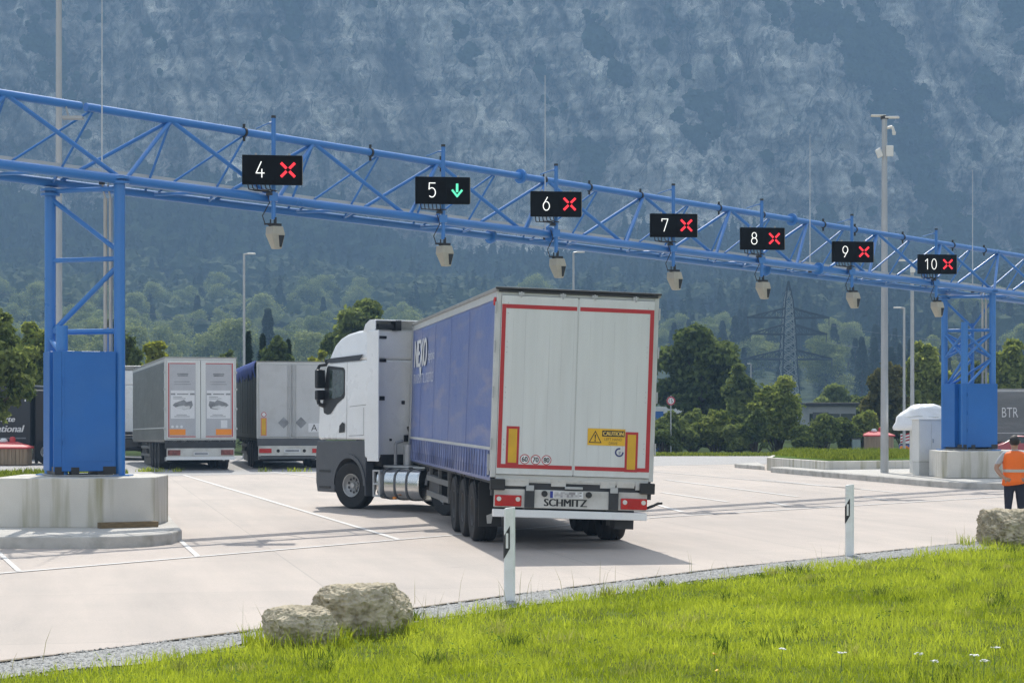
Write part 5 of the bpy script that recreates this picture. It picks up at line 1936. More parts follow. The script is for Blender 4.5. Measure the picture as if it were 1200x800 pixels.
# a small red car in front of it
def make_car(root, paint):
    prof = [(-2.0, .35), (-2.05, .70), (-1.85, .86), (-1.15, .92), (-.55, 1.36), (.75, 1.42), (1.55, .98), (1.98, .85), (2.02, .40)]
    P_ = lambda n, mb, m_, bevel=0, smooth=False: mb.build(n, m_, root, bevel=bevel, smooth=smooth)
    vs = []
    for s_ in (-1, 1):
        for y, z in prof:
            hw = .84 if z < 1.0 else .84 - (z - 1.0) * .5
            vs.append((s_ * hw, y, z))
    n = len(prof)
    b = MB()._add(vs, [tuple(range(n)), tuple(range(2 * n - 1, n - 1, -1))] + [((i + 1) % n, i, n + i, n + (i + 1) % n) for i in range(n)])
    P_('body', b, paint, bevel=.06, smooth=True)
    for s_ in (-1, 1):
        P_('side_window', MB()._add([(s_ * .835, -.98, 1.0), (s_ * .835, 1.35, 1.02), (s_ * .66, .70, 1.36), (s_ * .68, -.50, 1.31)], [(0, 1, 2, 3)]), m_glass)
        P_('headlight', MB().cbox((s_ * .6, -2.0, .68), (.3, .08, .13)), m_clear, bevel=.02)
        P_('tail_light', MB().cbox((s_ * .62, 1.98, .75), (.25, .08, .14)), m_redlamp, bevel=.02)
        for y in (-1.25, 1.3):
            b = MB().lathe([(.18, -.09), (.29, -.1), (.31, -.05), (.31, .05), (.29, .1), (.18, .09)], 'x', 24)
            wh = b.build('wheel', m_tyre, root, smooth=True, loc=(s_ * .76, y, .31))
            MB().lathe([(0, s_ * .07), (.17, s_ * .085), (.185, s_ * .06)], 'x', 20).build('rim', m_rim, wh, smooth=True)
    P_('windscreen', MB()._add([(-.70, -1.10, .965), (.70, -1.10, .965), (.60, -.60, 1.345), (-.60, -.60, 1.345)], [(0, 1, 2, 3)]), m_glass)
    P_('rear_window', MB()._add([(-.62, 1.45, 1.06), (.62, 1.45, 1.06), (.56, .86, 1.38), (-.56, .86, 1.38)], [(0, 1, 2, 3)]), m_glass)
    P_('bumper', MB().box(-.78, .78, -2.09, -1.98, .32, .55), m_black, bevel=.03)


car = empty('parked_car', (28.4, 114.5, -.65), (0, 0, R(82)), 'small red car partly hidden behind the person in orange', 'car')
make_car(car, M('car_red', (.40, .02, .025), .3, var=.04, coat=.5))

# ------------------------------------------------------------------ foliage
def crown_arrays(rng, lobes, n, size, flat=0.6, shell=.35, up=.25, wild=.75):
    """leaf clumps spread through and over a set of lobes (x, y, z, rx, rz)"""
    lobes = np.asarray(lobes, float)
    wgt = lobes[:, 3] ** 2
    k = rng.choice(len(lobes), n, p=wgt / wgt.sum())
    d = rng.normal(size=(n, 3))
    d /= np.linalg.norm(d, axis=1, keepdims=True)
    d[:, 2] = np.where(d[:, 2] < -.55, -d[:, 2], d[:, 2])
    rad = 1 - shell * rng.random(n) ** 1.3 + .10 * rng.normal(size=n)
    c = lobes[k, :3] + d * np.stack([lobes[k, 3], lobes[k, 3], lobes[k, 4]], -1) * rad[:, None]
    nr_ = d + rng.normal(size=(n, 3)) * wild
    nr_[:, 2] += up
    nr_ /= np.linalg.norm(nr_, axis=1, keepdims=True)
    a = np.cross(nr_, rng.normal(size=(n, 3)))
    a /= np.linalg.norm(a, axis=1, keepdims=True) + 1e-9
    b = np.cross(nr_, a)
    s = size * (.55 + .9 * rng.random(n))[:, None]
    V = np.stack([c - a * s, c + b * s * flat - nr_ * s * .12, c + a * s, c - b * s * flat + nr_ * s * .1], 1)
    lt = rng.random(len(lobes))[k]
    tint = np.clip(.22 + .42 * (lt - .5) + .60 * rng.random(n) ** 1.3, 0, 1)
    return V.reshape(-1, 3), np.arange(4 * n).reshape(-1, 4), np.repeat(tint, 4)


def make_lobes(rng, r, h, z0, n, spread=.82, bushy=False):
    L_ = []
    for i in range(n):
        a = rng.uniform(0, 6.28)
        f = (i + .5) / n
        z = z0 + h * (.12 + .80 * f)
        prof = max(.35, math.sin(math.pi * min(1, .18 + .80 * f)) ** .7) if not bushy else (1 - .75 * f ** 2.2)
        q = r * spread * prof * math.sqrt(rng.random())
        lr = r * (.15 + .27 * rng.random() ** 1.4) * (.65 + .45 * prof)
        L_.append((q * math.cos(a), q * math.sin(a), z, lr, lr * rng.uniform(.6, .9)))
    L_.append((0, 0, z0 + h * .50, r * .62, h * .36))
    return L_


m_bark = M('bark', (0.10, 0.08, 0.06), .9, var=.3, scale=6, bump=.6, bscale=25)
LM = {
    'dark': leaf_mat('leaf_dark', (0.030, 0.052, 0.016), (0.19, 0.235, 0.075), .40),
    'mid': leaf_mat('leaf_mid', (0.050, 0.078, 0.022), (0.29, 0.335, 0.11), .42),
    'light': leaf_mat('leaf_light', (0.080, 0.12, 0.028), (0.40, 0.43, 0.12), .48),
    'yellow': leaf_mat('leaf_yellow', (0.18, 0.21, 0.035), (0.40, 0.40, 0.08), .48),
    'brown': leaf_mat('leaf_brown', (0.075, 0.080, 0.030), (0.19, 0.18, 0.07), .38),
    'conifer': leaf_mat('needle', (0.016, 0.036, 0.016), (0.036, 0.060, 0.025), .12),
}


def tree(name, x, d, y_top, width_px, z0, tone, label, seed, nleaf=6500, leaf=.17, cat='tree', y_base=None, group=None, lobes_n=26, foot=0.0, trunk=True):
    """a tree whose crown top and width are read off the photo at its distance d"""
    rg = np.random.default_rng(seed)
    X = pX(x, d)
    ztop = CAM_H - (y_top - HOR) / F_PX * d - foot
    r = width_px / 2 / F_PX * d
    t = empty(name, (X, d, foot), label=label, cat=cat, group=group)
    L_ = make_lobes(rg, r, ztop - z0, z0, lobes_n, bushy=(cat == 'bush'))
    V, Fc, T = crown_arrays(rg, L_, int(nleaf * 1.5), leaf * .88, shell=.55, wild=1.05)
    arr_mesh('crown' if cat == 'tree' else 'foliage', V, Fc, LM[tone], t, T)
    b = MB()
    if trunk:
        tr_ = max(.07, r * .055)
        top = (rg.normal(0, .1) * r, rg.normal(0, .1) * r, z0 + (ztop - z0) * .6)
        b.path([(0, 0, -.1), (.02 * r, 0, z0 * .6 + .1), top], [tr_ * 1.3, tr_, tr_ * .4], 8)
        for l_ in L_[:-1:2]:
            f = rg.uniform(.25, .8)
            st = Vector((top[0] * f, top[1] * f, z0 * .6 + (top[2] - z0 * .6) * f))
            e_ = Vector(l_[:3])
            m_ = st.lerp(e_, .5) + Vector((0, 0, .08 * r))
            b.path([st, m_, e_], [tr_ * .5, tr_ * .35, tr_ * .12], 6)
        b.build('trunk', m_bark, t, smooth=True)
    else:
        for l_ in L_[:-1]:
            b.path([(l_[0] * .2, l_[1] * .2, -.05), (l_[0] * .7, l_[1] * .7, l_[2] * .6), l_[:3]], [.04, .03, .012], 5)
        b.build('stem', m_bark, t, smooth=True)
    return t


tree('broadleaf_tree', -6, 73, 354, 104, 1.2, 'mid', 'broad green tree at the left edge, overhanging the black box body', 1, 6500, .15)
tree('broadleaf_tree', 40, 92, 372, 84, 1.0, 'light', 'light green tree right behind the black box body', 2, 7500, .18)
tree('broadleaf_tree', 140, 97, 368, 66, .8, 'dark', 'dark tree seen between and beside the columns of the near pier', 3, 7500, .17)
tree('broadleaf_tree', 184, 101, 393, 58, .5, 'yellow', 'yellowish bushy tree left of the poster trailer roof', 4, 6000, .16)
tree('broadleaf_tree', 265, 112, 403, 40, .5, 'mid', 'small tree top just above the poster trailer roof', 41, 4000, .17)
tree('broadleaf_tree', 322, 104, 384, 52, .5, 'dark', 'dark leafy young tree beside the slim street lamp', 5, 6000, .15)
tree('broadleaf_tree', 420, 122, 341, 104, 1.0, 'mid', 'big rounded tree standing behind the white tractor roof', 6, 11000, .20)
tree('broadleaf_tree', 372, 110, 404, 50, .3, 'yellow', 'yellowish bush top above the pale box trailer', 7, 4500, .15)
tree('broadleaf_tree', 822, 132, 385, 128, .6, 'dark', 'large dark tree right of the blue trailer behind the speed sign', 8, 15000, .21, lobes_n=34)
tree('broadleaf_tree', 866, 126, 420, 50, .4, 'mid', 'lighter side tree at the right flank of the large dark tree', 81, 5000, .18)
tree('broadleaf_tree', 1038, 116, 418, 64, .4, 'brown', 'brownish green tree behind the floodlight pole', 9, 7000, .17)
tree('broadleaf_tree', 1084, 124, 393, 66, .6, 'light', 'light green poplar like tree beyond the white hooded cabinet', 10, 8000, .19)
tree('broadleaf_tree', 1184, 128, 396, 78, .6, 'light', 'light green tree above the grey lettered trailer', 11, 8500, .19)
tree('broadleaf_tree', 1135, 140, 420, 60, .5, 'mid', 'green tree seen through the far pier', 12, 6000, .2)
tree('broadleaf_tree', 982, 170, 448, 52, .5, 'mid', 'small round tree behind the flat roofed grey building', 13, 4500, .22)
tree('broadleaf_tree', 1012, 150, 462, 40, .5, 'mid', 'low tree left of the brownish one', 14, 3500, .2)

SH = [(788, 107, 481, 62, 'mid', 'dark bush under the round speed sign'), (838, 108, 480, 62, 'light', 'pale topped bush in the middle of the hedge row'),
      (866, 106.5, 496, 44, 'mid', 'low bush beside the tall light green one'), (912, 109, 441, 92, 'light', 'tall light green bush below the pylon'),
      (886, 106, 478, 44, 'dark', 'dark bush left of the tall light green one'), (966, 108, 484, 64, 'mid', 'bush in front of the flat roofed grey building'),
      (1012, 111, 484, 56, 'light', 'light bush behind the right recycling hut'), (940, 106, 500, 40, 'dark', 'low dark bush behind the grass bed'),
      (812, 109, 478, 56, 'mid', 'rounded bush in the hedge row below the large dark tree'), (856, 109, 484, 48, 'dark', 'dark bush in the hedge row below the small thin lamps'), (778, 106, 496, 46, 'dark', 'low dark bush in front of the round speed sign'), (990, 110, 488, 50, 'dark', 'dark bush right of the flat roofed grey building'), (1060, 117, 470, 60, 'dark', 'dark bush behind the white hooded cabinet'), (760, 108, 486, 48, 'light', 'bush half hidden by the blue trailer edge')]
for k, (x, d, yt, wd, tone, lab) in enumerate(SH):
    tree('bush', x, d, yt, wd, .05, tone, lab, 100 + k, 6500, .12, cat='bush', group='bushes along the far edge of the plaza', lobes_n=18, trunk=False)

# young spruces behind the parked lorries
def conifer_arrays(rg, h, r, n, size):
    f = rg.random(n) ** .75
    z = h * (.06 + .94 * f)
    tier = .75 + .25 * np.cos(f * 40 + rg.uniform(0, 6))
    q = r * (1 - f) ** .85 * tier * np.sqrt(.25 + .75 * rg.random(n)) + .02
    a = rg.uniform(0, 6.28, n)
    c = np.stack([q * np.cos(a), q * np.sin(a), z - .25 * q], -1)
    out = np.stack([np.cos(a), np.sin(a), -.45 + .3 * rg.normal(size=n)], -1)
    out /= np.linalg.norm(out, axis=1, keepdims=True)
    sd = np.stack([-np.sin(a), np.cos(a), .3 * rg.normal(size=n)], -1)
    s = size * (.6 + .8 * rg.random(n))[:, None]
    V = np.stack([c - out * s, c + sd * s * .45, c + out * s, c - sd * s * .45], 1)
    T = np.clip(.2 + .6 * rg.random(n) + .2 * f, 0, 1)
    return V.reshape(-1, 3), np.arange(4 * n).reshape(-1, 4), np.repeat(T, 4)


for k, (x, d, yt, wd, lab) in enumerate([(291, 108, 389, 24, 'slim young spruce left of the slim street lamp'), (308, 114, 392, 26, 'young spruce right of the slim street lamp'), (338, 116, 398, 22, 'short young spruce over the pale box trailer')]):
    rg = np.random.default_rng(300 + k)
    hh = CAM_H - (yt - HOR) / F_PX * d
    t = empty('young_spruce', (pX(x, d), d, 0), label=lab, cat='tree', group='young spruces behind the parked lorries')
    V, Fc, T = conifer_arrays(rg, hh, wd / 2 / F_PX * d * 1.3, 3000, .15)
    arr_mesh('crown', V, Fc, LM['conifer'], t, T)
    MB().tube((0, 0, -.1), (0, 0, hh * .9), .09, .02, 8).build('trunk', m_bark, t)

# thin line of grass along the plaza's far edge, weeds at the lorries' wheels
rg = np.random.default_rng(55)
n = 16000
gx = rg.uniform(1, 22, n)
gy = 98.3 + .62 * (gx - 1) * .0 + rg.uniform(0, 3, n) + (gx > 8) * 0
go = grass_mesh('far_edge_grass', gx, gy + .4, np.full(n, -.06), rg.uniform(.08, .24, n), rg.uniform(.04, .07, n), rg.random(n), m_grass2, rg, .6)
tag(go, 'thin strip of grass along the far edge of the plaza', 'grass', kind='stuff')
n = 420
ctr = rg.uniform(-16.5, -5, 14)
k = rg.integers(0, 14, n)
gx = ctr[k] + rg.normal(0, .12, n)
gy = 73.2 + rg.normal(0, .08, n)
go = grass_mesh('weeds', gx, gy, np.full(n, .004), rg.uniform(.05, .22, n), rg.uniform(.02, .03, n), rg.random(n), m_grass, rg, .8)
tag(go, 'scattered weed tufts along the line where the lorries are parked', 'weeds', kind='stuff')

# ------------------------------------------------------------------ mountain
def foot_z(x, y):
    z = np.interp(y, [240, 300, 450, 700, 950, 1120, 1200], [-2.2, -1.0, 5, 30, 64, 92, 104])
    amp = sstep(300, 700, y)
    pxx = 600 + F_PX * x / 1120.
    lift = np.interp(pxx, [-400, 0, 110, 210, 310, 400, 450, 520, 680, 730, 860, 960, 1020, 1120, 1500], [118, 112, 96, 116, 112, 106, 88, 74, 74, 90, 88, 92, 78, 74, 80]) / 92.
    z = z * (1 + (lift - 1) * sstep(700, 1110, y))
    return z + amp * (16 * (fbm(x / 140., y / 140., 3, 60) - .5) + 6 * (fbm(x / 35., y / 35., 3, 61) - .5))


xs = np.unique(np.concatenate([np.linspace(-1250, 1250, 90), np.linspace(-400, 400, 680)]))
frow = np.concatenate([np.linspace(240, 700, 36), np.linspace(712, 1120, 44)])
crow = np.concatenate([np.linspace(0, 1, 330)[1:] * 200, np.linspace(204, 560, 80)])
Xg, Yf = np.meshgrid(xs, frow)
Zf = foot_z(Xg, Yf)
Xc, Hc = np.meshgrid(xs, crow)
Yb = 1120 + 46 * (fbm(xs / 190., xs * 0 + 3., 3, 70) - .5) * 2
zb0 = foot_z(xs, np.full(len(xs), 1120.))
Zc = zb0[None] + Hc
slope = np.interp(crow, [0, 25, 200, 430, 560], [0, 22, 82, 180, 235])
Yc = 1120 + slope[:, None] + 0 * Xc
blend = sstep(0, 14, Hc)
warp = 26 * (fbm(Xc / 70., Zc / 90., 3, 80) - .5)
sk = Xc + .45 * Zc                       # strata lean to the right
big = 60 * (fbm((Xc + warp) / 120., Zc / 260., 3, 71) - .5)
med = 26 * (fbm((sk + warp) / 34., Zc / 70., 4, 72, ridge=True) - .5) + 22 * (.62 * fbm((.87 * Xc + .5 * Zc + 14 * fbm(Xc / 30., Zc / 30., 3, 96)) / 13., (.5 * Xc - .87 * Zc) / 75., 4, 90) - .31)
flt = 11 * (fbm((Xc + warp * .6) / 9., Zc / 34., 4, 73) - .5)
blk = 9 * (fbm((Xc - .5 * Zc) / 14., Zc / 11., 4, 74, ridge=True) - .5)
led = 5.0 * (np.abs(((Zc + 14 * fbm(Xc / 60., Zc / 50., 3, 75)) / 17.) % 1 - .5) * 2 - .5)
fine = 4.5 * (fbm(Xc / 3.6, Zc / 6., 3, 76) - .5)
Yc = Yc + blend * (big + med + flt + blk + led + fine)
Yc = np.maximum(Yc, 1105)
Xg, Yg, Zg = np.concatenate([Xg, Xc]), np.concatenate([Yf, Yc]), np.concatenate([Zf, Zc])
nyy, nxx = Xg.shape
# where green grows: ledges, gullies and the broad wooded ramps of this face
PXm, PYm = 600 + F_PX * Xg / Yg, HOR - F_PX * (Zg - CAM_H) / Yg
dz = np.gradient(Zg, axis=0) / (np.abs(np.gradient(Yg, axis=0)) + .25 * np.abs(np.gradient(Zg, axis=0)) + .05)
ledge = sstep(2.6, 1.0, np.abs(dz))


def blob(cx, cy, rx, ry, ang=0.0):
    u_ = (PXm - cx) * math.cos(R(ang)) + (PYm - cy) * math.sin(R(ang))
    w_ = -(PXm - cx) * math.sin(R(ang)) + (PYm - cy) * math.cos(R(ang))
    return np.exp(-((u_ / rx) ** 2 + (w_ / ry) ** 2))


reg = (1.0 * blob(1075, 190, 120, 42, 68) + .9 * blob(985, 45, 130, 40, 25) + .8 * blob(1115, 300, 40, 60) + .6 * blob(770, 80, 80, 35, 40) + .6 * blob(720, 30, 90, 25)
       + .7 * blob(40, 60, 40, 110) + .5 * blob(95, 150, 30, 120, 10) + .5 * blob(560, 60, 24, 90) + .45 * blob(300, 40, 60, 90) + .4 * blob(470, 190, 24, 70)
       + .45 * blob(660, 150, 18, 80, -40) + .5 * blob(830, 190, 18, 70, -35) + .8 * blob(1190, 60, 40, 120) + .5 * blob(200, 230, 90, 40) + .5 * blob(900, 300, 200, 26) + .9 * blob(1000, 330, 300, 40) + .5 * blob(640, 330, 200, 20))
gu, gv = .87 * Xg + .5 * Zg + 14 * fbm(Xg / 30., Zg / 30., 3, 96), .5 * Xg - .87 * Zg
nzv = .62 * fbm(gu / 13., gv / 75., 4, 90) + .38 * fbm(Xg / 16., Zg / 60., 4, 94)
nz2 = fbm(Xg / 9., Zg / 9., 4, 91)
veg = np.clip((nzv - .555) * 3.2 + (nz2 - .5) * 2.6 + .40 * ledge + 1.30 * reg - .62, 0, 1)
veg[:len(frow)] = 1
vh = 6 + 34 * fbm(Xg / 28., Zg * 0 + 2., 4, 95)
veg = np.maximum(veg, 1.15 - sstep(-2, 1, (Zg - zb0[None]) / vh) + .9 * (nz2 - .5))
veg[:len(frow)] = 1
veg = np.clip(veg, 0, 1)


ru, rv = .93 * Xg + .36 * Zg + 10 * (fbm(Xg / 26., Zg / 40., 3, 140) - .5), -.36 * Xg + .93 * Zg
tA = fbm(ru / 42., rv / 120., 4, 141)
tB = fbm(ru / 15., rv / 62., 4, 142, ridge=True)
tC = fbm(ru / 4.2, rv / 26., 3, 143)
tD = 1 - sstep(0, .020, np.abs(fbm((.80 * Xg + .60 * Zg) / 26., (.60 * Xg - .80 * Zg) / 95., 4, 144) - .5))
tE = 1 - sstep(0, .016, np.abs(fbm((Xg + 5 * tC) / 15., Zg / 80., 3, 145) - .5))
tF = 1 - sstep(0, .022, np.abs(fbm((.7 * Xg - .7 * Zg) / 24., (.7 * Xg + .7 * Zg) / 60., 3, 146) - .5))
tone = .46 + 1.5 * (tA - .5) + 1.2 * (tB - .52) + .95 * (tC - .5) - .38 * tD - .26 * tE - .24 * tF
tone += .16 * blob(890, 190, 110, 90) + .10 * blob(640, 90, 70, 90) + .10 * blob(1010, 320, 60, 60) + .12 * blob(560, 150, 60, 60) + .08 * blob(380, 120, 120, 60)
tone = np.clip(tone, 0, 1)


def mountain_mat():
    m = bpy.data.materials.new('mountain')
    m.use_nodes = True
    nt = m.node_tree
    N, L = nt.nodes, nt.links
    b = N['Principled BSDF']
    b.inputs['Roughness'].default_value = .95
    b.inputs['Specular IOR Level'].default_value = .1
    at = N.new('ShaderNodeAttribute')
    at.attribute_name = 'tint'
    tc = N.new('ShaderNodeTexCoord')

    def ns(sc, st, det, stops, rough=.6, rot=0.0, dist=0.0):
        mp = N.new('ShaderNodeMapping')
        mp.vector_type = 'TEXTURE'      # turn first, then stretch
        mp.inputs['Scale'].default_value = tuple(1 / q_ for q_ in st)
        mp.inputs['Rotation'].default_value = (0, rot, 0)
        L.new(tc.outputs['Object'], mp.inputs['Vector'])
        n = N.new('ShaderNodeTexNoise')
        n.inputs['Scale'].default_value = sc
        n.inputs['Detail'].default_value = det
        n.inputs['Roughness'].default_value = rough
        n.inputs['Distortion'].default_value = dist
        L.new(mp.outputs['Vector'], n.inputs['Vector'])
        r = N.new('ShaderNodeValToRGB')
        e = r.color_ramp.elements
        e[0].position, e[0].color = stops[0][0], (*stops[0][1], 1)
        e[1].position, e[1].color = stops[-1][0], (*stops[-1][1], 1)
        for p, c in stops[1:-1]:
            q = e.new(p)
            q.color = (*c, 1)
        L.new(n.outputs['Fac'], r.inputs['Fac'])
        return r.outputs['Color']

    def mix(f, a, c, mode='MIX'):
        x = N.new('ShaderNodeMix')
        x.data_type = 'RGBA'
        x.blend_type = mode
        if isinstance(f, (int, float)):
            x.inputs[0].default_value = f
        else:
            L.new(f, x.inputs[0])
        L.new(a, x.inputs[6])
        if isinstance(c, tuple):
            x.inputs[7].default_value = c + (1,)
        else:
            L.new(c, x.inputs[7])
        return x.outputs[2]
    def slabs(sc, st, lo, hi, warp_):
        """upright rock slabs: each cell its own tone, edges broken by noise"""
        mp = N.new('ShaderNodeMapping')
        mp.inputs['Scale'].default_value = st
        L.new(tc.outputs['Object'], mp.inputs['Vector'])
        n = N.new('ShaderNodeTexNoise')
        n.inputs['Scale'].default_value = sc * 1.6
        n.inputs['Detail'].default_value = 6
        L.new(mp.outputs['Vector'], n.inputs['Vector'])
        ad = N.new('ShaderNodeVectorMath')
        ad.operation = 'MULTIPLY_ADD'
        L.new(n.outputs['Color'], ad.inputs[0])
        ad.inputs[1].default_value = (warp_ / sc,) * 3
        L.new(mp.outputs['Vector'], ad.inputs[2])
        v = N.new('ShaderNodeTexVoronoi')
        v.inputs['Scale'].default_value = sc
        L.new(ad.outputs['Vector'], v.inputs['Vector'])
        sp = N.new('ShaderNodeSeparateColor')
        L.new(v.outputs['Color'], sp.inputs['Color'])
        r = N.new('ShaderNodeValToRGB')
        r.color_ramp.elements[0].color = (lo, lo, lo, 1)
        r.color_ramp.elements[1].color = (hi, hi, hi * .97, 1)
        L.new(sp.outputs['Red'], r.inputs['Fac'])
        return r.outputs['Color']
    rk = N.new('ShaderNodeAttribute')
    rk.attribute_name = 'rock'
    rr_ = N.new('ShaderNodeValToRGB')
    e = rr_.color_ramp.elements
    e[0].position, e[0].color = 0.0, (.13, .12, .105, 1)
    e[1].position, e[1].color = 1.0, (.66, .615, .525, 1)
    q = e.new(.5)
    q.color = (.44, .41, .35, 1)
    L.new(rk.outputs['Fac'], rr_.inputs['Fac'])
    c = rr_.outputs['Color']
    c = mix(.9, c, slabs(.055, (1, 1, .38), .80, 1.20, .10), 'MULTIPLY')
    c = mix(1.0, c, slabs(.17, (1, 1, .42), .74, 1.26, .14), 'MULTIPLY')
    for sc, stt, ro in ((.030, (1, 1, .26), .5), (.055, (1, 1, .22), .15)):
        ck = ns(sc, stt, 5, [(.478, (1, 1, 1)), (.494, (.24, .25, .27)), (.504, (.28, .29, .31)), (.520, (1, 1, 1))], .58, rot=ro)
        c = mix(.8, c, ck, 'MULTIPLY')
    st = ns(.30, (1, 1, .16), 3, [(.40, (.78, .78, .78)), (.62, (1.22, 1.22, 1.2))], .6, rot=.25)
    c = mix(.8, c, st, 'MULTIPLY')
    gr = ns(.8, (1, 1, .6), 3, [(.3, (.78, .78, .78)), (.7, (1.22, 1.22, 1.2))], .7)
    c = mix(.9, c, gr, 'MULTIPLY')
    vg = ns(.22, (1, 1, 1), 6, [(.35, (.018, .030, .014)), (.65, (.05, .075, .028))], .7)
    th = N.new('ShaderNodeMapRange')
    th.inputs['From Min'].default_value = .40
    th.inputs['From Max'].default_value = .62
    vn = N.new('ShaderNodeTexNoise')
    vn.inputs['Scale'].default_value = .22
    vn.inputs['Detail'].default_value = 8
    vn.inputs['Roughness'].default_value = .75
    L.new(tc.outputs['Object'], vn.inputs['Vector'])
    va = N.new('ShaderNodeMath')
    va.operation = 'MULTIPLY_ADD'
    L.new(vn.outputs['Fac'], va.inputs[0])
    va.inputs[1].default_value = 1.5
    va.inputs[2].default_value = -.75
    vs_ = N.new('ShaderNodeMath')
    L.new(va.outputs['Value'], vs_.inputs[0])
    L.new(at.outputs['Fac'], vs_.inputs[1])
    L.new(vs_.outputs['Value'], th.inputs['Value'])
    c = mix(th.outputs['Result'], c, vg)
    L.new(c, b.inputs['Base Color'])
    bn = N.new('ShaderNodeTexNoise')
    bn.inputs['Scale'].default_value = .35
    bn.inputs['Detail'].default_value = 8
    L.new(tc.outputs['Object'], bn.inputs['Vector'])
    bp = N.new('ShaderNodeBump')
    bp.inputs['Strength'].default_value = .9
    bp.inputs['Distance'].default_value = 2.5
    L.new(bn.outputs['Fac'], bp.inputs['Height'])
    L.new(bp.outputs['Normal'], b.inputs['Normal'])
    return m


i = (np.arange(nyy - 1)[:, None] * nxx + np.arange(nxx - 1)[None]).ravel()
mo = arr_mesh('mountain', np.stack([Xg, Yg, Zg], -1).reshape(-1, 3), np.stack([i, i + 1, i + nxx + 1, i + nxx], -1), mountain_mat(), tint=veg.ravel(), smooth=False)
ra = mo.data.attributes.new('rock', 'FLOAT', 'POINT')
ra.data.foreach_set('value', np.ascontiguousarray(tone.ravel(), dtype=np.float32))
tag(mo, kind='structure')

# ---- forest: one mass of small trees on slope and ledges, the front ones are trees of their own
rg = np.random.default_rng(77)
PD, PC = [], []


def lump(rg, conif):
    """a low detail far tree: one closed lumpy crown"""
    nu, nv = 12, 9
    vs, th = [], np.linspace(0, math.pi, nv)
    sd = rg.uniform(0, 50, 3)
    for j in range(nv):
        for i_ in range(nu):
            a = 2 * math.pi * i_ / nu + .25 * (j % 2)
            if conif:
                f = j / (nv - 1)
                r = .21 * (1 - f) ** .8 * (1.15 if j % 2 == 0 else .78) * (1 + .25 * rg.normal() * (f < .95))
                vs.append((r * math.cos(a), r * math.sin(a), .08 + .92 * f + .03 * rg.normal() * (0 < j < nv - 1)))
            else:
                d = Vector((math.sin(th[j]) * math.cos(a), math.sin(th[j]) * math.sin(a), -math.cos(th[j])))
                r = 1 + .38 * mn.noise(d * 1.6 + Vector(sd)) + .28 * mn.noise(d * 3.7 + Vector(sd))
                vs.append((d.x * .46 * r, d.y * .46 * r, .52 + d.z * .44 * r))
    f = [(j * nu + i_, j * nu + (i_ + 1) % nu, (j + 1) * nu + (i_ + 1) % nu, (j + 1) * nu + i_) for j in range(nv - 1) for i_ in range(nu)]
    V = np.array(vs)[np.array(f)].reshape(-1, 3)
    T = np.repeat(.25 + .3 * rg.random(len(f)), 4)
    return V, T


for k in range(7):
    V, T = lump(rg, False)
    V = (V - np.array([0, 0, .5])) * .86 + np.array([0, 0, .5])
    V2, F2, T2 = crown_arrays(rg, make_lobes(rg, .5, .86, .1, 10), 230, .052, .7, wild=.4)
    PD.append((np.concatenate([V, V2]), np.concatenate([T, T2])))
for k in range(5):
    V, T = lump(rg, True)
    V2, F2, T2 = conifer_arrays(rg, 1.0, .21, 150, .05)
    PC.append((np.concatenate([V * np.array([.8, .8, .97]), V2]), np.concatenate([T, T2])))


def scatter(protos, X, Y, Z, Hh, tone_add):
    vs, ts = [], []
    which = rg.integers(0, len(protos), len(X))
    an = rg.uniform(0, 6.28, len(X))
    for p in range(len(protos)):
        s = which == p
        V, T = protos[p]
        ca, sa = np.cos(an[s])[:, None], np.sin(an[s])[:, None]
        hh = Hh[s][:, None]
        vx = (V[None, :, 0] * ca - V[None, :, 1] * sa) * hh + X[s][:, None]
        vy = (V[None, :, 0] * sa + V[None, :, 1] * ca) * hh + Y[s][:, None]
        vz = V[None, :, 2] * hh + Z[s][:, None] - .05 * hh
        vs.append(np.stack([vx, vy, vz], -1).reshape(-1, 3))
        ts.append(np.clip(T[None] + tone_add[s][:, None], 0, 1).ravel())
    return np.concatenate(vs), np.concatenate(ts)


nn = 19000
Y = np.sqrt(rg.uniform(330 ** 2, 1135 ** 2, nn))
X = rg.uniform(-1, 1, nn) * (.39 * Y + 40)
sel = (fbm(X / 60., Y / 60., 3, 33) > .30) & (rg.random(nn) < np.clip(.35 + .65 * (Y - 330) / 500, 0, 1) * .62) & (Y > 560 + 60 * rg.random(nn))
X, Y = X[sel], Y[sel]
Z = foot_z(X, Y)
con = rg.random(len(X)) < np.clip(.07 + .60 * sstep(-20, 90, X) + .45 * sstep(780, 960, Y), 0, .93)
hd = rg.uniform(7.5, 14, len(X))
hc = rg.uniform(9, 19, len(X))
ta = rg.uniform(-.22, .28, len(X))
v1, t_1 = scatter(PD, X[~con], Y[~con], Z[~con], hd[~con], ta[~con])
v2, t_2 = scatter(PC, X[con], Y[con], Z[con], hc[con], ta[con])
# shrubs and small trees clinging to the face
ok = (veg.ravel() > .62) & (Xg.ravel() > -420) & (Xg.ravel() < 420) & (np.arange(veg.size) >= len(frow) * nxx) & (Zg.ravel() < 330)
cand = np.nonzero(ok)[0]
cand = rg.choice(cand, min(7000, len(cand)), replace=False)
cx, cy, cz = Xg.ravel()[cand], Yg.ravel()[cand], Zg.ravel()[cand]
v3, t_3 = scatter(PD, cx, cy, cz - 1.2, rg.uniform(2.5, 7.0, len(cx)), rg.uniform(-.3, .2, len(cx)))
nv = np.concatenate([v1, v3])
fo = arr_mesh('hillside_forest', nv, np.arange(len(nv)).reshape(-1, 4), leaf_mat('forest_leaf_shaded', (0.028, 0.048, 0.016), (0.070, 0.095, 0.032), .12), tint=np.concatenate([t_1, t_3]))  # leaf green darkened, the mountain's shade is put into the colour
tag(fo, 'broadleaf woods covering the slope and ledges below the cliff', 'forest', kind='stuff')
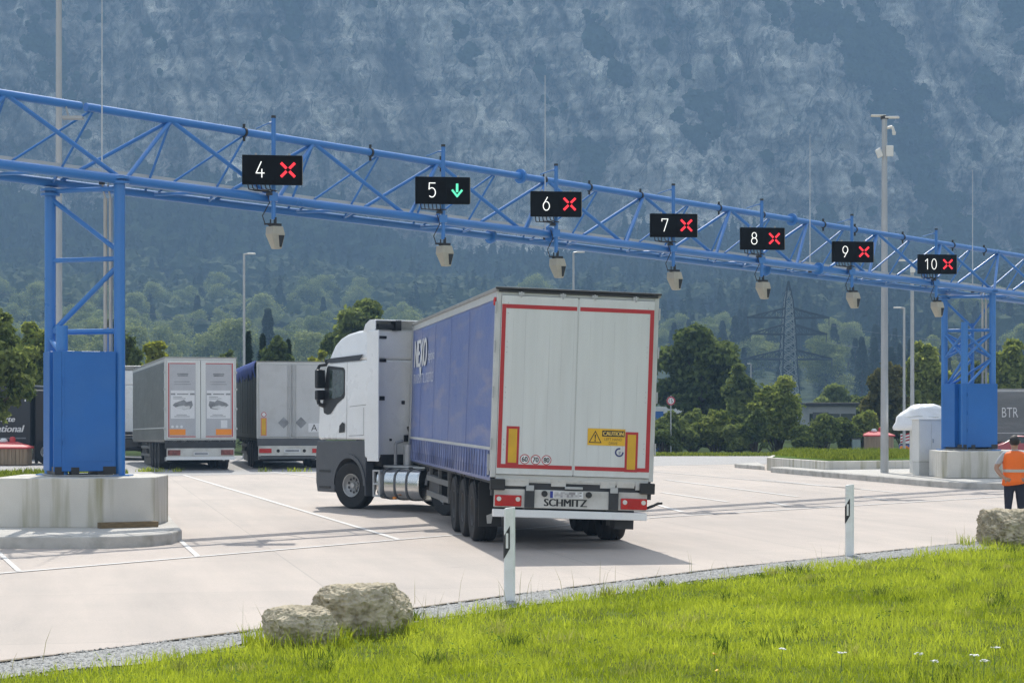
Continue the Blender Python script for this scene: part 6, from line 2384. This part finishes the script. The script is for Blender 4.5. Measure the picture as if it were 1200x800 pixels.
fo = arr_mesh('hillside_spruce_forest', v2, np.arange(len(v2)).reshape(-1, 4), LM['conifer'], tint=t_2)
tag(fo, 'dark spruce woods on the slope below the cliff', 'forest', kind='stuff')
print('forest trees', len(X), 'ledge', len(cx))

# individual trees at the front of the slope
protos = []
hill_leaf = leaf_mat('hill_leaf', (0.085, 0.125, 0.045), (0.36, 0.39, 0.15), .45)
for k in range(6):
    V, Fc, T = crown_arrays(rg, make_lobes(rg, .5, .88, .08, 16), 13000, .0125, .65, wild=.5)
    t = empty('slope_tree', (0, 0, 0))
    arr_mesh('crown', V, Fc, hill_leaf, t, T)
    MB().tube((0, 0, -.1), (0, 0, .6), .028, .010, 7).build('trunk', m_bark, t)
    protos.append(t)
cprotos = []
for k in range(3):
    V, Fc, T = conifer_arrays(rg, 1.0, .20, 4500, .016)
    t = empty('slope_spruce', (0, 0, 0))
    arr_mesh('crown', V, Fc, LM['conifer'], t, T)
    MB().tube((0, 0, -.1), (0, 0, .9), .02, .005, 7).build('trunk', m_bark, t)
    cprotos.append(t)
used = set()


def hill_tree(x, y, hh, conif, rz):
    ps = cprotos if conif else protos
    k = rg.integers(0, len(ps))
    src = ps[k]
    if src.name in used:
        t = src.copy()
        C.objects.link(t)
        for ch in list(src.children):
            c = ch.copy()
            C.objects.link(c)
            c.parent = t
    else:
        t = src
        used.add(src.name)
    t.location = (x, y, float(foot_z(np.array(x), np.array(y))) - .3)
    t.scale = (hh * rg.uniform(.9, 1.15),) * 2 + (hh,)
    t.rotation_euler = (0, 0, rz)
    if conif:
        tag(t, 'dark pointed spruce on the wooded slope under the cliff', 'tree', 'spruces on the lower slope')
    else:
        tag(t, 'round crowned hazy green tree on the lower slope under the cliff', 'tree', 'broadleaf trees on the lower slope')


cnt = 0
for x_px in list(rg.uniform(-40, 640, 165)):
    d = rg.uniform(360, 740)
    hill_tree(pX(x_px, d), d, rg.uniform(11, 19), rg.random() < .12, rg.uniform(0, 6.28))
for x_px in list(rg.uniform(700, 1240, 170)):
    d = rg.uniform(350, 660)
    if abs(x_px - 924) < 80 and d < 432:
        d += 150
    hill_tree(pX(x_px, d), d, rg.uniform(8, 15), rg.random() < .82, rg.uniform(0, 6.28))

# ------------------------------------------------------------------ pylon and wires
m_lat = M('lattice_backlit', (0.022, 0.027, 0.024), .9, var=.1, spec=.03)  # steel of legs and arms, backlit darkness put into the colour
PD_ = 420
pyl = empty('power_pylon', (pX(924, PD_), PD_, -3), (0, 0, R(6)), 'tall lattice electricity pylon with three pairs of arms', 'pylon')


def hwid(z):
    return float(np.interp(z, [0, 12, 22, 27.0, 31], [2.6, 1.55, 1.15, .75, .04]))


b = MB()
zs = [0, 3, 6, 9, 11.5, 13.7, 15.5, 17.2, 18.9, 20.5, 22.1, 23.6, 25.2, 27, 29, 31]
for a in range(4):
    sx, sy = ((-1, -1), (1, -1), (1, 1), (-1, 1))[a]
    for z0, z1 in zip(zs[:-1], zs[1:]):
        b.tube((sx * hwid(z0), sy * hwid(z0), z0), (sx * hwid(z1), sy * hwid(z1), z1), .15, seg=5)
b.build('mast_legs', m_lat, pyl)
b = MB()
for z0, z1 in zip(zs[:-2], zs[1:-1]):
    for (sa, sb) in (((-1, -1), (1, -1)), ((1, -1), (1, 1)), ((1, 1), (-1, 1)), ((-1, 1), (-1, -1))):
        w0, w1 = hwid(z0), hwid(z1)
        b.tube((sa[0] * w0, sa[1] * w0, z0), (sb[0] * w1, sb[1] * w1, z1), .10, seg=4)
        b.tube((sb[0] * w0, sb[1] * w0, z0), (sa[0] * w1, sa[1] * w1, z1), .10, seg=4)
        b.tube((sa[0] * w1, sa[1] * w1, z1), (sb[0] * w1, sb[1] * w1, z1), .05, seg=4)
b.build('lattice', M('lattice_sunlit', (.30, .32, .30), .9, var=.1, spec=.03), pyl)  # paler copy of the same steel, sunlit glints put into its colour
ARMS = [(15.3, 9.0), (20.3, 7.9), (23.6, 8.4)]
for za, la in ARMS:
    for sx in (-1, 1):
        b = MB()
        w0 = hwid(za)
        tip = Vector((sx * la, 0, za + .1))
        for sy in (-1, 1):
            b.tube((sx * w0, sy * w0, za), tip, .20, seg=5).tube((sx * w0, sy * w0, za + 1.9), tip, .17, seg=5)
            for k in range(5):
                f0, f1 = k / 5, (k + 1) / 5
                lo0 = Vector((sx * w0, sy * w0, za)).lerp(tip, f0)
                hi0 = Vector((sx * w0, sy * w0, za + 1.9)).lerp(tip, f0)
                lo1 = Vector((sx * w0, sy * w0, za)).lerp(tip, f1)
                b.tube(hi0, lo1, .08, seg=4).tube(lo0, hi0, .07, seg=4)
        b.build('cross_arm', m_lat, pyl)
        MB().tube((sx * (la - .1), 0, za), (sx * (la - .1), 0, za - 1.5), .09, seg=6).build('insulator', m_dark, pyl)
m_wire = M('wire', (0.24, 0.24, 0.24), .9, var=0, spec=.0)


def wire(p0, p1, sag, label, r=.03):
    p0, p1 = Vector(p0), Vector(p1)
    pts = [p0.lerp(p1, k / 24) - Vector((0, 0, sag * 4 * (k / 24) * (1 - k / 24))) for k in range(25)]
    b = MB()
    b.X = Matrix.Translation(-p0)
    b.path(pts, r, 5)
    o = b.build('power_line', m_wire, None, loc=tuple(p0))
    tag(o, label, 'power line')


base = Vector((pX(924, PD_), PD_, -3))
wire(base + Vector((-8.9, 0, 13.9)), (pX(-160, 400), 400, 28.5), 2.5, 'faint power line crossing the forest behind the near pier')
wire(base + Vector((8.3, .8, 22.2)), (pX(1260, 380), 380, 14), 1.2, 'faint power line leading right from the upper pylon arm')
wire(base + Vector((7.8, .8, 18.8)), (pX(1260, 370), 370, 12), 1.6, 'faint power line leading right from the middle pylon arm')

# ------------------------------------------------------------------ far buildings and bits
m_bgrey = M('render_grey', (0.30, 0.31, 0.31), .8, var=.1, scale=.5)
m_bwhite = M('render_white', (0.62, 0.62, 0.60), .8, var=.05, scale=.5)


def low_building(x0, x1, d, z1, depth, wall, roofm, label, roof_h=.25, wins=0):
    X0, X1 = pX(x0, d), pX(x1, d)
    t = empty('low_building', (X0, d, -.1), label=label, cat='building')
    w_ = X1 - X0
    MB().box(0, w_, 0, depth, 0, z1).build('wall', wall, t)
    MB().box(-.25, w_ + .25, -.25, depth + .25, z1 + .002, z1 + roof_h).build('roof', roofm, t, bevel=.03)
    for k in range(wins):
        xx = w_ * (k + .5) / wins
        MB().box(xx - .5, xx + .5, -.03, -.004, .9, 2.0).build('window', m_glass, t)
    MB().box(w_ * .08, w_ * .08 + 1.1, -.04, -.004, 0, 2.1).build('door', m_grey, t)
    return t


low_building(948, 1003, 146, 2.55, 12, m_bgrey, m_dark, 'flat roofed grey building behind the bushes right of the pylon', .22, 3)
low_building(772, 866, 175, 1.95, 14, m_bgrey, m_bwhite, 'long low building with a pale roof edge behind the hedge row', .55, 5)
ct = empty('blue_container', (pX(757, 113), 113, -.06), (0, 0, R(4)), label='bright blue container beside the trailer edge behind the bushes', cat='container')
b = MB().box(0, .95, 0, 2.2, 0, 2.15)
for k in range(6):
    b.box(.08 + .15 * k, .14 + .15 * k, -.02, -.001, .1, 2.05)
b.build('shell', M('container_blue', (.03, .14, .42), .5, var=.08), ct)
MB().box(-.03, .98, -.03, 2.2, 2.152, 2.25).build('lid', m_bwhite, ct)
# speed sign above the bushes
sg = empty('speed_sign', (pX(785, 106), 105.3, -.06), (0, 0, 0), 'round speed limit sign with red ring above the bush beside the trailer', 'sign')
MB().tube((0, .03, 0), (0, .03, 2.95), .03, seg=8).build('post', m_galv, sg)
ds = MB().disc((0, 0, 2.68), .22, (0, 1, 0), 28, th=.02).build('sign_face', m_wink, sg)
b = MB()
ringband(b, 0, 2.68, .155, .218, -.004, 28)
b.build('red_ring', M('sign_red', (.45, .03, .05), .5, var=0), ds)
letters(MB(), '15', (-.105, -.005, 2.585), (.20, 0, 0), (0, 0, .19)).build('lettering', m_ink, ds)
lt = empty('lattice_stub', (pX(832.5, 172), 172, 2.4), (0, 0, 0), 'small metal lattice frame rising from the pale roof', 'lattice frame')
b = MB()
for sx in (-.17, .17):
    b.tube((sx, 0, -.2), (sx, 0, 1.3), .035, seg=6)
for k in range(4):
    b.tube((-.17, 0, .3 * k), (.17, 0, .3 * k + .3), .022, seg=5)
b.build('frame', m_galv, lt)

# recycling huts with red hipped lids
m_slat = M('hut_boards', (0.30, 0.225, 0.15), .8, var=.2, scale=1.5, stretch=(8, 8, .6))
m_lid = M('lid_red', (0.55, 0.055, 0.06), .45, var=.08, scale=3)
for (x, d, w_, h_, lab) in ((1027, 110, 1.58, .78, 'small boarded recycling hut with a red lid beside the floodlight pole'), (8, 81.5, 1.75, .66, 'small boarded recycling hut with a red lid at the left edge')):
    t = empty('recycling_hut', (pX(x, d), d, .0), (0, 0, R(3)), lab, 'recycling hut', 'boarded recycling huts with red lids')
    b = MB()
    n = 12
    for k in range(n):
        xx = -w_ / 2 + w_ * k / n
        b.box(xx + .008, xx + w_ / n - .008, -.55, -.52, .04, h_)
        b.box(xx + .008, xx + w_ / n - .008, .52, .55, .04, h_)
    b.box(-w_ / 2, w_ / 2, -.519, .519, .02, h_ - .01)
    b.build('board_wall', m_slat, t)
    vs = [(-w_ / 2 - .07, -.62, h_), (w_ / 2 + .07, -.62, h_), (w_ / 2 + .07, .62, h_), (-w_ / 2 - .07, .62, h_), (-w_ / 2 - .07, -.62, h_ + .07), (w_ / 2 + .07, -.62, h_ + .07), (w_ / 2 + .07, .62, h_ + .07), (-w_ / 2 - .07, .62, h_ + .07), (-w_ * .22, -.1, h_ + .27), (w_ * .22, -.1, h_ + .27), (w_ * .22, .1, h_ + .27), (-w_ * .22, .1, h_ + .27)]
    MB()._add(vs, [(3, 2, 1, 0)] + [(i_ + 4 * q, (i_ + 1) % 4 + 4 * q, (i_ + 1) % 4 + 4 * q + 4, i_ + 4 * q + 4) for q in (0, 1) for i_ in range(4)] + [(8, 9, 10, 11)]).build('lid', m_lid, t, bevel=.015)
    MB().lathe([(.16, h_ + .26), (.15, h_ + .34), (.07, h_ + .40)], 'z', 12, c=(-.12, 0, 0)).build('vent_cap', m_wink, t, smooth=True)
    MB().lathe([(.11, h_ + .26), (.12, h_ + .38), (.09, h_ + .45), (0, h_ + .47)], 'z', 12, c=(.22, 0, 0)).build('filler_flap', m_lid, t, smooth=True)
t = empty('utility_box', (pX(1003, 109), 109, 0), (0, 0, 0), 'small green grey utility box left of the recycling hut by the pole', 'utility box')
MB().box(-.22, .22, -.15, .15, 0, .62).build('body', M('box_greenish', (.22, .30, .28), .5, var=.1), t, bevel=.02)
MB().box(-.24, .24, -.17, .17, .622, .68).build('cap', m_grey, t)
# striped barrier board
t = empty('barrier_board', (pX(1060.5, 104), 104, -.0), (0, 0, 0), 'red and white striped warning board with an orange lamp by the white cabinet', 'barrier board')
b = MB().box(-.22, .22, -.02, .02, .50, .98)
b.build('board', m_wink, t)
b = MB()
for k in range(3):
    z = .52 + .15 * k
    b._add([(-.22, -.0225, z), (.22, -.0225, z + .13), (.22, -.0225, z + .21), (-.22, -.0225, z + .08)], [(0, 1, 2, 3)])
b.build('stripes', m_redtape, t)
MB().box(-.3, .3, -.03, .03, .10, .44).build('lower_board', M('board_blue', (.06, .10, .30), .5, var=.1), t)
b = MB()
for k in range(4):
    b.disc((-.18 + .12 * k, -.031, .30 - .07 * (k % 2)), .09, (0, -1, 0), 14, th=.01)
b.build('orange_marks', m_orplate, t)
MB().tube((-.25, .05, 0), (-.25, .05, .5), .03, seg=8).tube((.25, .05, 0), (.25, .05, .5), .03, seg=8).build('leg', m_galv, t)
# concrete edge with red paint behind, right
tag(MB().box(18.4, 23.5, 107.6, 107.9, -.1, .12).build('far_kerb', m_kerb), 'low kerb in front of the recycling hut', 'kerb')

# white cabinet and the sheeted thing behind it
cab = empty('switch_cabinet', (pX(1087, 63.6), 63.6, .18), (0, 0, R(18)), 'tall white switch cabinet standing beside the far plinth', 'cabinet')
m_cabw = M('cabinet_white', (0.66, 0.66, 0.63), .45, var=.04, scale=2)
MB().box(-.42, .42, -.22, .22, .42, 1.68).build('body', m_cabw, cab, bevel=.01)
MB().box(-.45, .45, -.25, .25, 1.681, 1.72).build('lid', m_cabw, cab, bevel=.008)
MB().box(-.40, .40, -.20, .20, 0, .415).build('base', M('cabinet_base', (.58, .58, .55), .6, var=.06), cab, bevel=.008)
MB().box(-.40, -.005, -.232, -.222, .46, 1.65).box(.005, .40, -.232, -.222, .46, 1.65).build('door', m_cabw, cab, bevel=.004)
MB().cbox((.06, -.245, 1.05), (.03, .02, .12)).build('handle', m_galv, cab)
hd_ = empty('sheeted_booth', (pX(1082, 65.6), 65.6, .18), (0, 0, R(8)), 'lumpy white plastic sheet tied over a ticket booth behind the white cabinet', 'sheeted booth')
bm = bmesh.new()
bmesh.ops.create_uvsphere(bm, u_segments=64, v_segments=36, radius=1)
for v in bm.verts:
    p = v.co.copy()
    z = p.z
    if z < -.25:
        p.z = -.25 + (z + .25) * .15
    q = p * 1.7
    r = 1 + .17 * mn.noise(q * .9 + Vector((3, 1, 7))) + .03 * mn.noise(q * 2.6) + .03 * (1 - abs(mn.noise(q * Vector((5, 5, 2)) * .9)) * 2)
    fl_ = 1 + .22 * max(0, -p.x) * max(0, .5 - p.z)
    v.co = Vector((p.x * r * .88 * fl_ + .08, p.y * r * .6, 1.60 + (p.z * .56 * r) - .10 * max(0, -p.x) * (p.z < .2)))
me = bpy.data.meshes.new('plastic_sheet')
bm.to_mesh(me)
bm.free()
me.polygons.foreach_set('use_smooth', [True] * len(me.polygons))
me.materials.append(M('sheet_white', (0.80, 0.80, 0.79), .4, var=.03, scale=3, bump=.25, bscale=7))
o = bpy.data.objects.new('plastic_sheet', me)
C.objects.link(o)
o.parent = hd_
MB().box(-.35, .4, -.3, .3, 0, 1.62).build('booth_body', m_cabw, hd_, bevel=.02)
MB().path([(-.75, -.15, 1.75), (-.35, -.52, 1.80), (.2, -.60, 1.76), (.7, -.2, 1.78)], .012, 6).build('tie_rope', m_frame, hd_)

# ------------------------------------------------------------------ the person in orange
def grow(name, pts, edges, radii, root, parent, mats, pick, sub=2):
    me = bpy.data.meshes.new(name)
    me.from_pydata(pts, edges, [])
    o = bpy.data.objects.new(name, me)
    C.objects.link(o)
    sm = o.modifiers.new('skin', 'SKIN')
    sm.use_smooth_shade = True
    for v_, r in zip(me.skin_vertices[0].data, radii):
        v_.radius = r if isinstance(r, tuple) else (r, r)
        v_.use_root = False
    me.skin_vertices[0].data[root].use_root = True
    ss = o.modifiers.new('sub', 'SUBSURF')
    ss.levels = ss.render_levels = sub
    bpy.context.view_layer.update()
    ev = o.evaluated_get(bpy.context.evaluated_depsgraph_get())
    nm = bpy.data.meshes.new_from_object(ev)
    o.modifiers.clear()
    o.data = nm
    bpy.data.meshes.remove(me)
    nm.name = name
    nm.materials.clear()
    for m_ in mats:
        nm.materials.append(m_)
    for p in nm.polygons:
        p.material_index = pick(p.center)
        p.use_smooth = True
    o.parent = parent
    return o


m_skin = M('skin', (0.42, 0.25, 0.17), .55, var=.06, scale=8)
m_trou = M('trousers_navy', (0.018, 0.022, 0.040), .8, var=.2, scale=8, bump=.3, bscale=14)
m_shirt = M('shirt_grey', (0.42, 0.43, 0.45), .8, var=.08, scale=9)
m_vest = M('vest_orange', (0.95, 0.17, 0.012), .6, var=.04, scale=7, bump=.25, bscale=10)
m_band = M('reflective_band', (0.50, 0.47, 0.42), .35, var=.05)
m_hair = M('hair_dark', (0.022, 0.018, 0.015), .6, var=.3, scale=30, bump=.5, bscale=60)
m_shoe = M('shoe_black', (0.02, 0.02, 0.02), .5, var=.1)
pd_ = 36.3
per = empty('person', (pX(1189, pd_), pd_, 0.006), (0, 0, R(-6)), 'person seen from behind in an orange safety vest and navy trousers, hands on hips', 'person')
pts, edges, rad = [], [], []


def jv(p, r, par=None):
    pts.append(p)
    rad.append(r)
    if par is not None:
        edges.append((par, len(pts) - 1))
    return len(pts) - 1


pel = jv((0, 0, .93), (.155, .115))
sp1 = jv((0, .0, 1.08), (.15, .11), pel)
sp2 = jv((0, .0, 1.24), (.165, .115), sp1)
sp3 = jv((0, -.01, 1.36), (.16, .105), sp2)
nk = jv((0, .0, 1.455), .058, sp3)
nk2 = jv((0, .015, 1.50), .055, nk)
h1 = jv((0, .03, 1.565), (.078, .090), nk2)
h2 = jv((0, .032, 1.63), (.082, .100), h1)
h3 = jv((0, .022, 1.685), (.060, .075), h2)
for s_ in (-1, 1):
    sh = jv((s_ * .175, -.01, 1.385), .068, sp3)
    ua = jv((s_ * .262, -.015, 1.27), .056, sh)
    el = jv((s_ * .325, -.03, 1.155), .044, ua)
    fa = jv((s_ * .262, -.10, 1.055), .042, el)
    wr = jv((s_ * .195, -.150, .985), .029, fa)
    pm = jv((s_ * .150, -.166, .960), (.038, .020), wr)
    for k in range(4):
        base_ = Vector((s_ * (.132 - .004 * k), -.170 + .004 * k, .985 - .020 * k))
        f1 = jv(tuple(base_), .0105, pm)
        f2 = jv(tuple(base_ + Vector((-s_ * .035, .006, -.012))), .0095, f1)
        jv(tuple(base_ + Vector((-s_ * (.062 - .004 * abs(k - 1)), .020, -.030))), .0085, f2)
    th = jv((s_ * .172, -.150, .925), .0115, pm)
    jv((s_ * .165, -.128, .895), .0095, th)
    hp = jv((s_ * .092, .0, .84), (.105, .112), pel)
    tg = jv((s_ * .100, .005, .66), .088, hp)
    kn = jv((s_ * .108, .012, .48), .066, tg)
    cf = jv((s_ * .112, -.005, .32), .062, kn)
    an_ = jv((s_ * .115, -.01, .10), .046, cf)
    hl = jv((s_ * .118, .03, .045), .042, an_)
    jv((s_ * .130, .145, .038), .036, hl)


def pick(c):
    if c.z < .105:
        return 3
    if abs(c.x) < .235 and c.z < .975 and not (c.y < -.125 and .87 < c.z):
        return 1
    if c.z > 1.475:
        return 0
    if c.z > 1.23 or (abs(c.x) < .19 and c.y > -.12):
        return 2
    return 0


grow('body', pts, edges, rad, pel, per, [m_skin, m_trou, m_shirt, m_shoe], pick, 2)
# vest: a shell of rings round the torso
b = MB()
rings = [(.90, .222, .165, -.02), (.95, .214, .160, -.015), (1.04, .200, .150, -.01), (1.14, .196, .146, -.01), (1.26, .205, .150, -.01), (1.34, .210, .146, -.012), (1.40, .196, .128, -.012), (1.435, .150, .100, -.008), (1.455, .085, .078, 0)]
sg_ = 40
vs = []
for z, rx, ry, oy in rings:
    for k in range(sg_):
        a = 2 * math.pi * k / sg_
        ca, sa = math.cos(a), math.sin(a)
        e_ = 2.5
        rr_ = 1 / (abs(ca) ** e_ + abs(sa) ** e_) ** (1 / e_)
        wv = 1 + (.035 * math.sin(5 * a + z * 9) + .02 * math.sin(9 * a)) * (1 if z < 1.0 else .4)
        tail = -.05 * max(0, math.cos(a - 3.9)) if z < .93 else 0
        vs.append((rx * ca * rr_ * wv, oy + ry * sa * rr_ * wv, z + tail))
fs = [(r_ * sg_ + k, r_ * sg_ + (k + 1) % sg_, (r_ + 1) * sg_ + (k + 1) % sg_, (r_ + 1) * sg_ + k) for r_ in range(len(rings) - 1) for k in range(sg_)]
v_o = b._add(vs, fs).build('safety_vest', m_vest, per, smooth=True)
sd = v_o.modifiers.new('thickness', 'SOLIDIFY')
sd.thickness = .006
b = MB()
vs = []
for z, k_ in ((1.085, 1.02), (1.135, 1.02)):
    for k in range(sg_):
        a = 2 * math.pi * k / sg_
        ca, sa = math.cos(a), math.sin(a)
        rr_ = 1 / (abs(ca) ** 2.5 + abs(sa) ** 2.5) ** (1 / 2.5)
        wv = 1 + (.035 * math.sin(5 * a + z * 9) + .02 * math.sin(9 * a)) * .4
        vs.append((.200 * ca * rr_ * k_ * wv, -.01 + .150 * sa * rr_ * k_ * wv, z))
b._add(vs, [(k, (k + 1) % sg_, sg_ + (k + 1) % sg_, sg_ + k) for k in range(sg_)]).build('reflective_band', m_band, v_o, smooth=True)
# hair cap, ears, face
bm = bmesh.new()
bmesh.ops.create_uvsphere(bm, u_segments=28, v_segments=18, radius=1)
for v in bm.verts:
    p = v.co
    n_ = 1 + .03 * mn.noise(p * 5)
    v.co = Vector((p.x * .090 * n_, .014 + p.y * .108 * n_, 1.628 + p.z * .100 * n_))
dead = [f for f in bm.faces if (f.calc_center_median().y > .06 and f.calc_center_median().z < 1.665) or f.calc_center_median().z < (1.548 if f.calc_center_median().y < .03 else 1.59)]
bmesh.ops.delete(bm, geom=dead, context='FACES')
me = bpy.data.meshes.new('hair')
bm.to_mesh(me)
bm.free()
me.polygons.foreach_set('use_smooth', [True] * len(me.polygons))
me.materials.append(m_hair)
o = bpy.data.objects.new('hair', me)
C.objects.link(o)
o.parent = per
b = MB()
for s_ in (-1, 1):
    b.lathe([(0, -.012), (.022, -.006), (.028, .0), (.018, .012), (0, .014)], 'x', 14, c=(s_ * .088, .025, 1.605))
b.build('ear', m_skin, per, smooth=True)
b = MB()
b._add([(-.014, .112, 1.585), (.014, .112, 1.585), (0, .142, 1.588), (0, .116, 1.63)], [(0, 1, 2), (0, 2, 3), (1, 3, 2)])
b.build('nose', m_skin, per)
b = MB()
for s_ in (-1, 1):
    b.lathe([(0, .012), (.008, .010), (.012, 0)], 'y', 12, c=(s_ * .031, .108, 1.625))
b.build('eye', m_wink, per, smooth=True)
MB().cbox((0, .112, 1.552), (.045, .012, .010)).build('mouth', M('lips', (.35, .15, .12), .5, var=0), per)
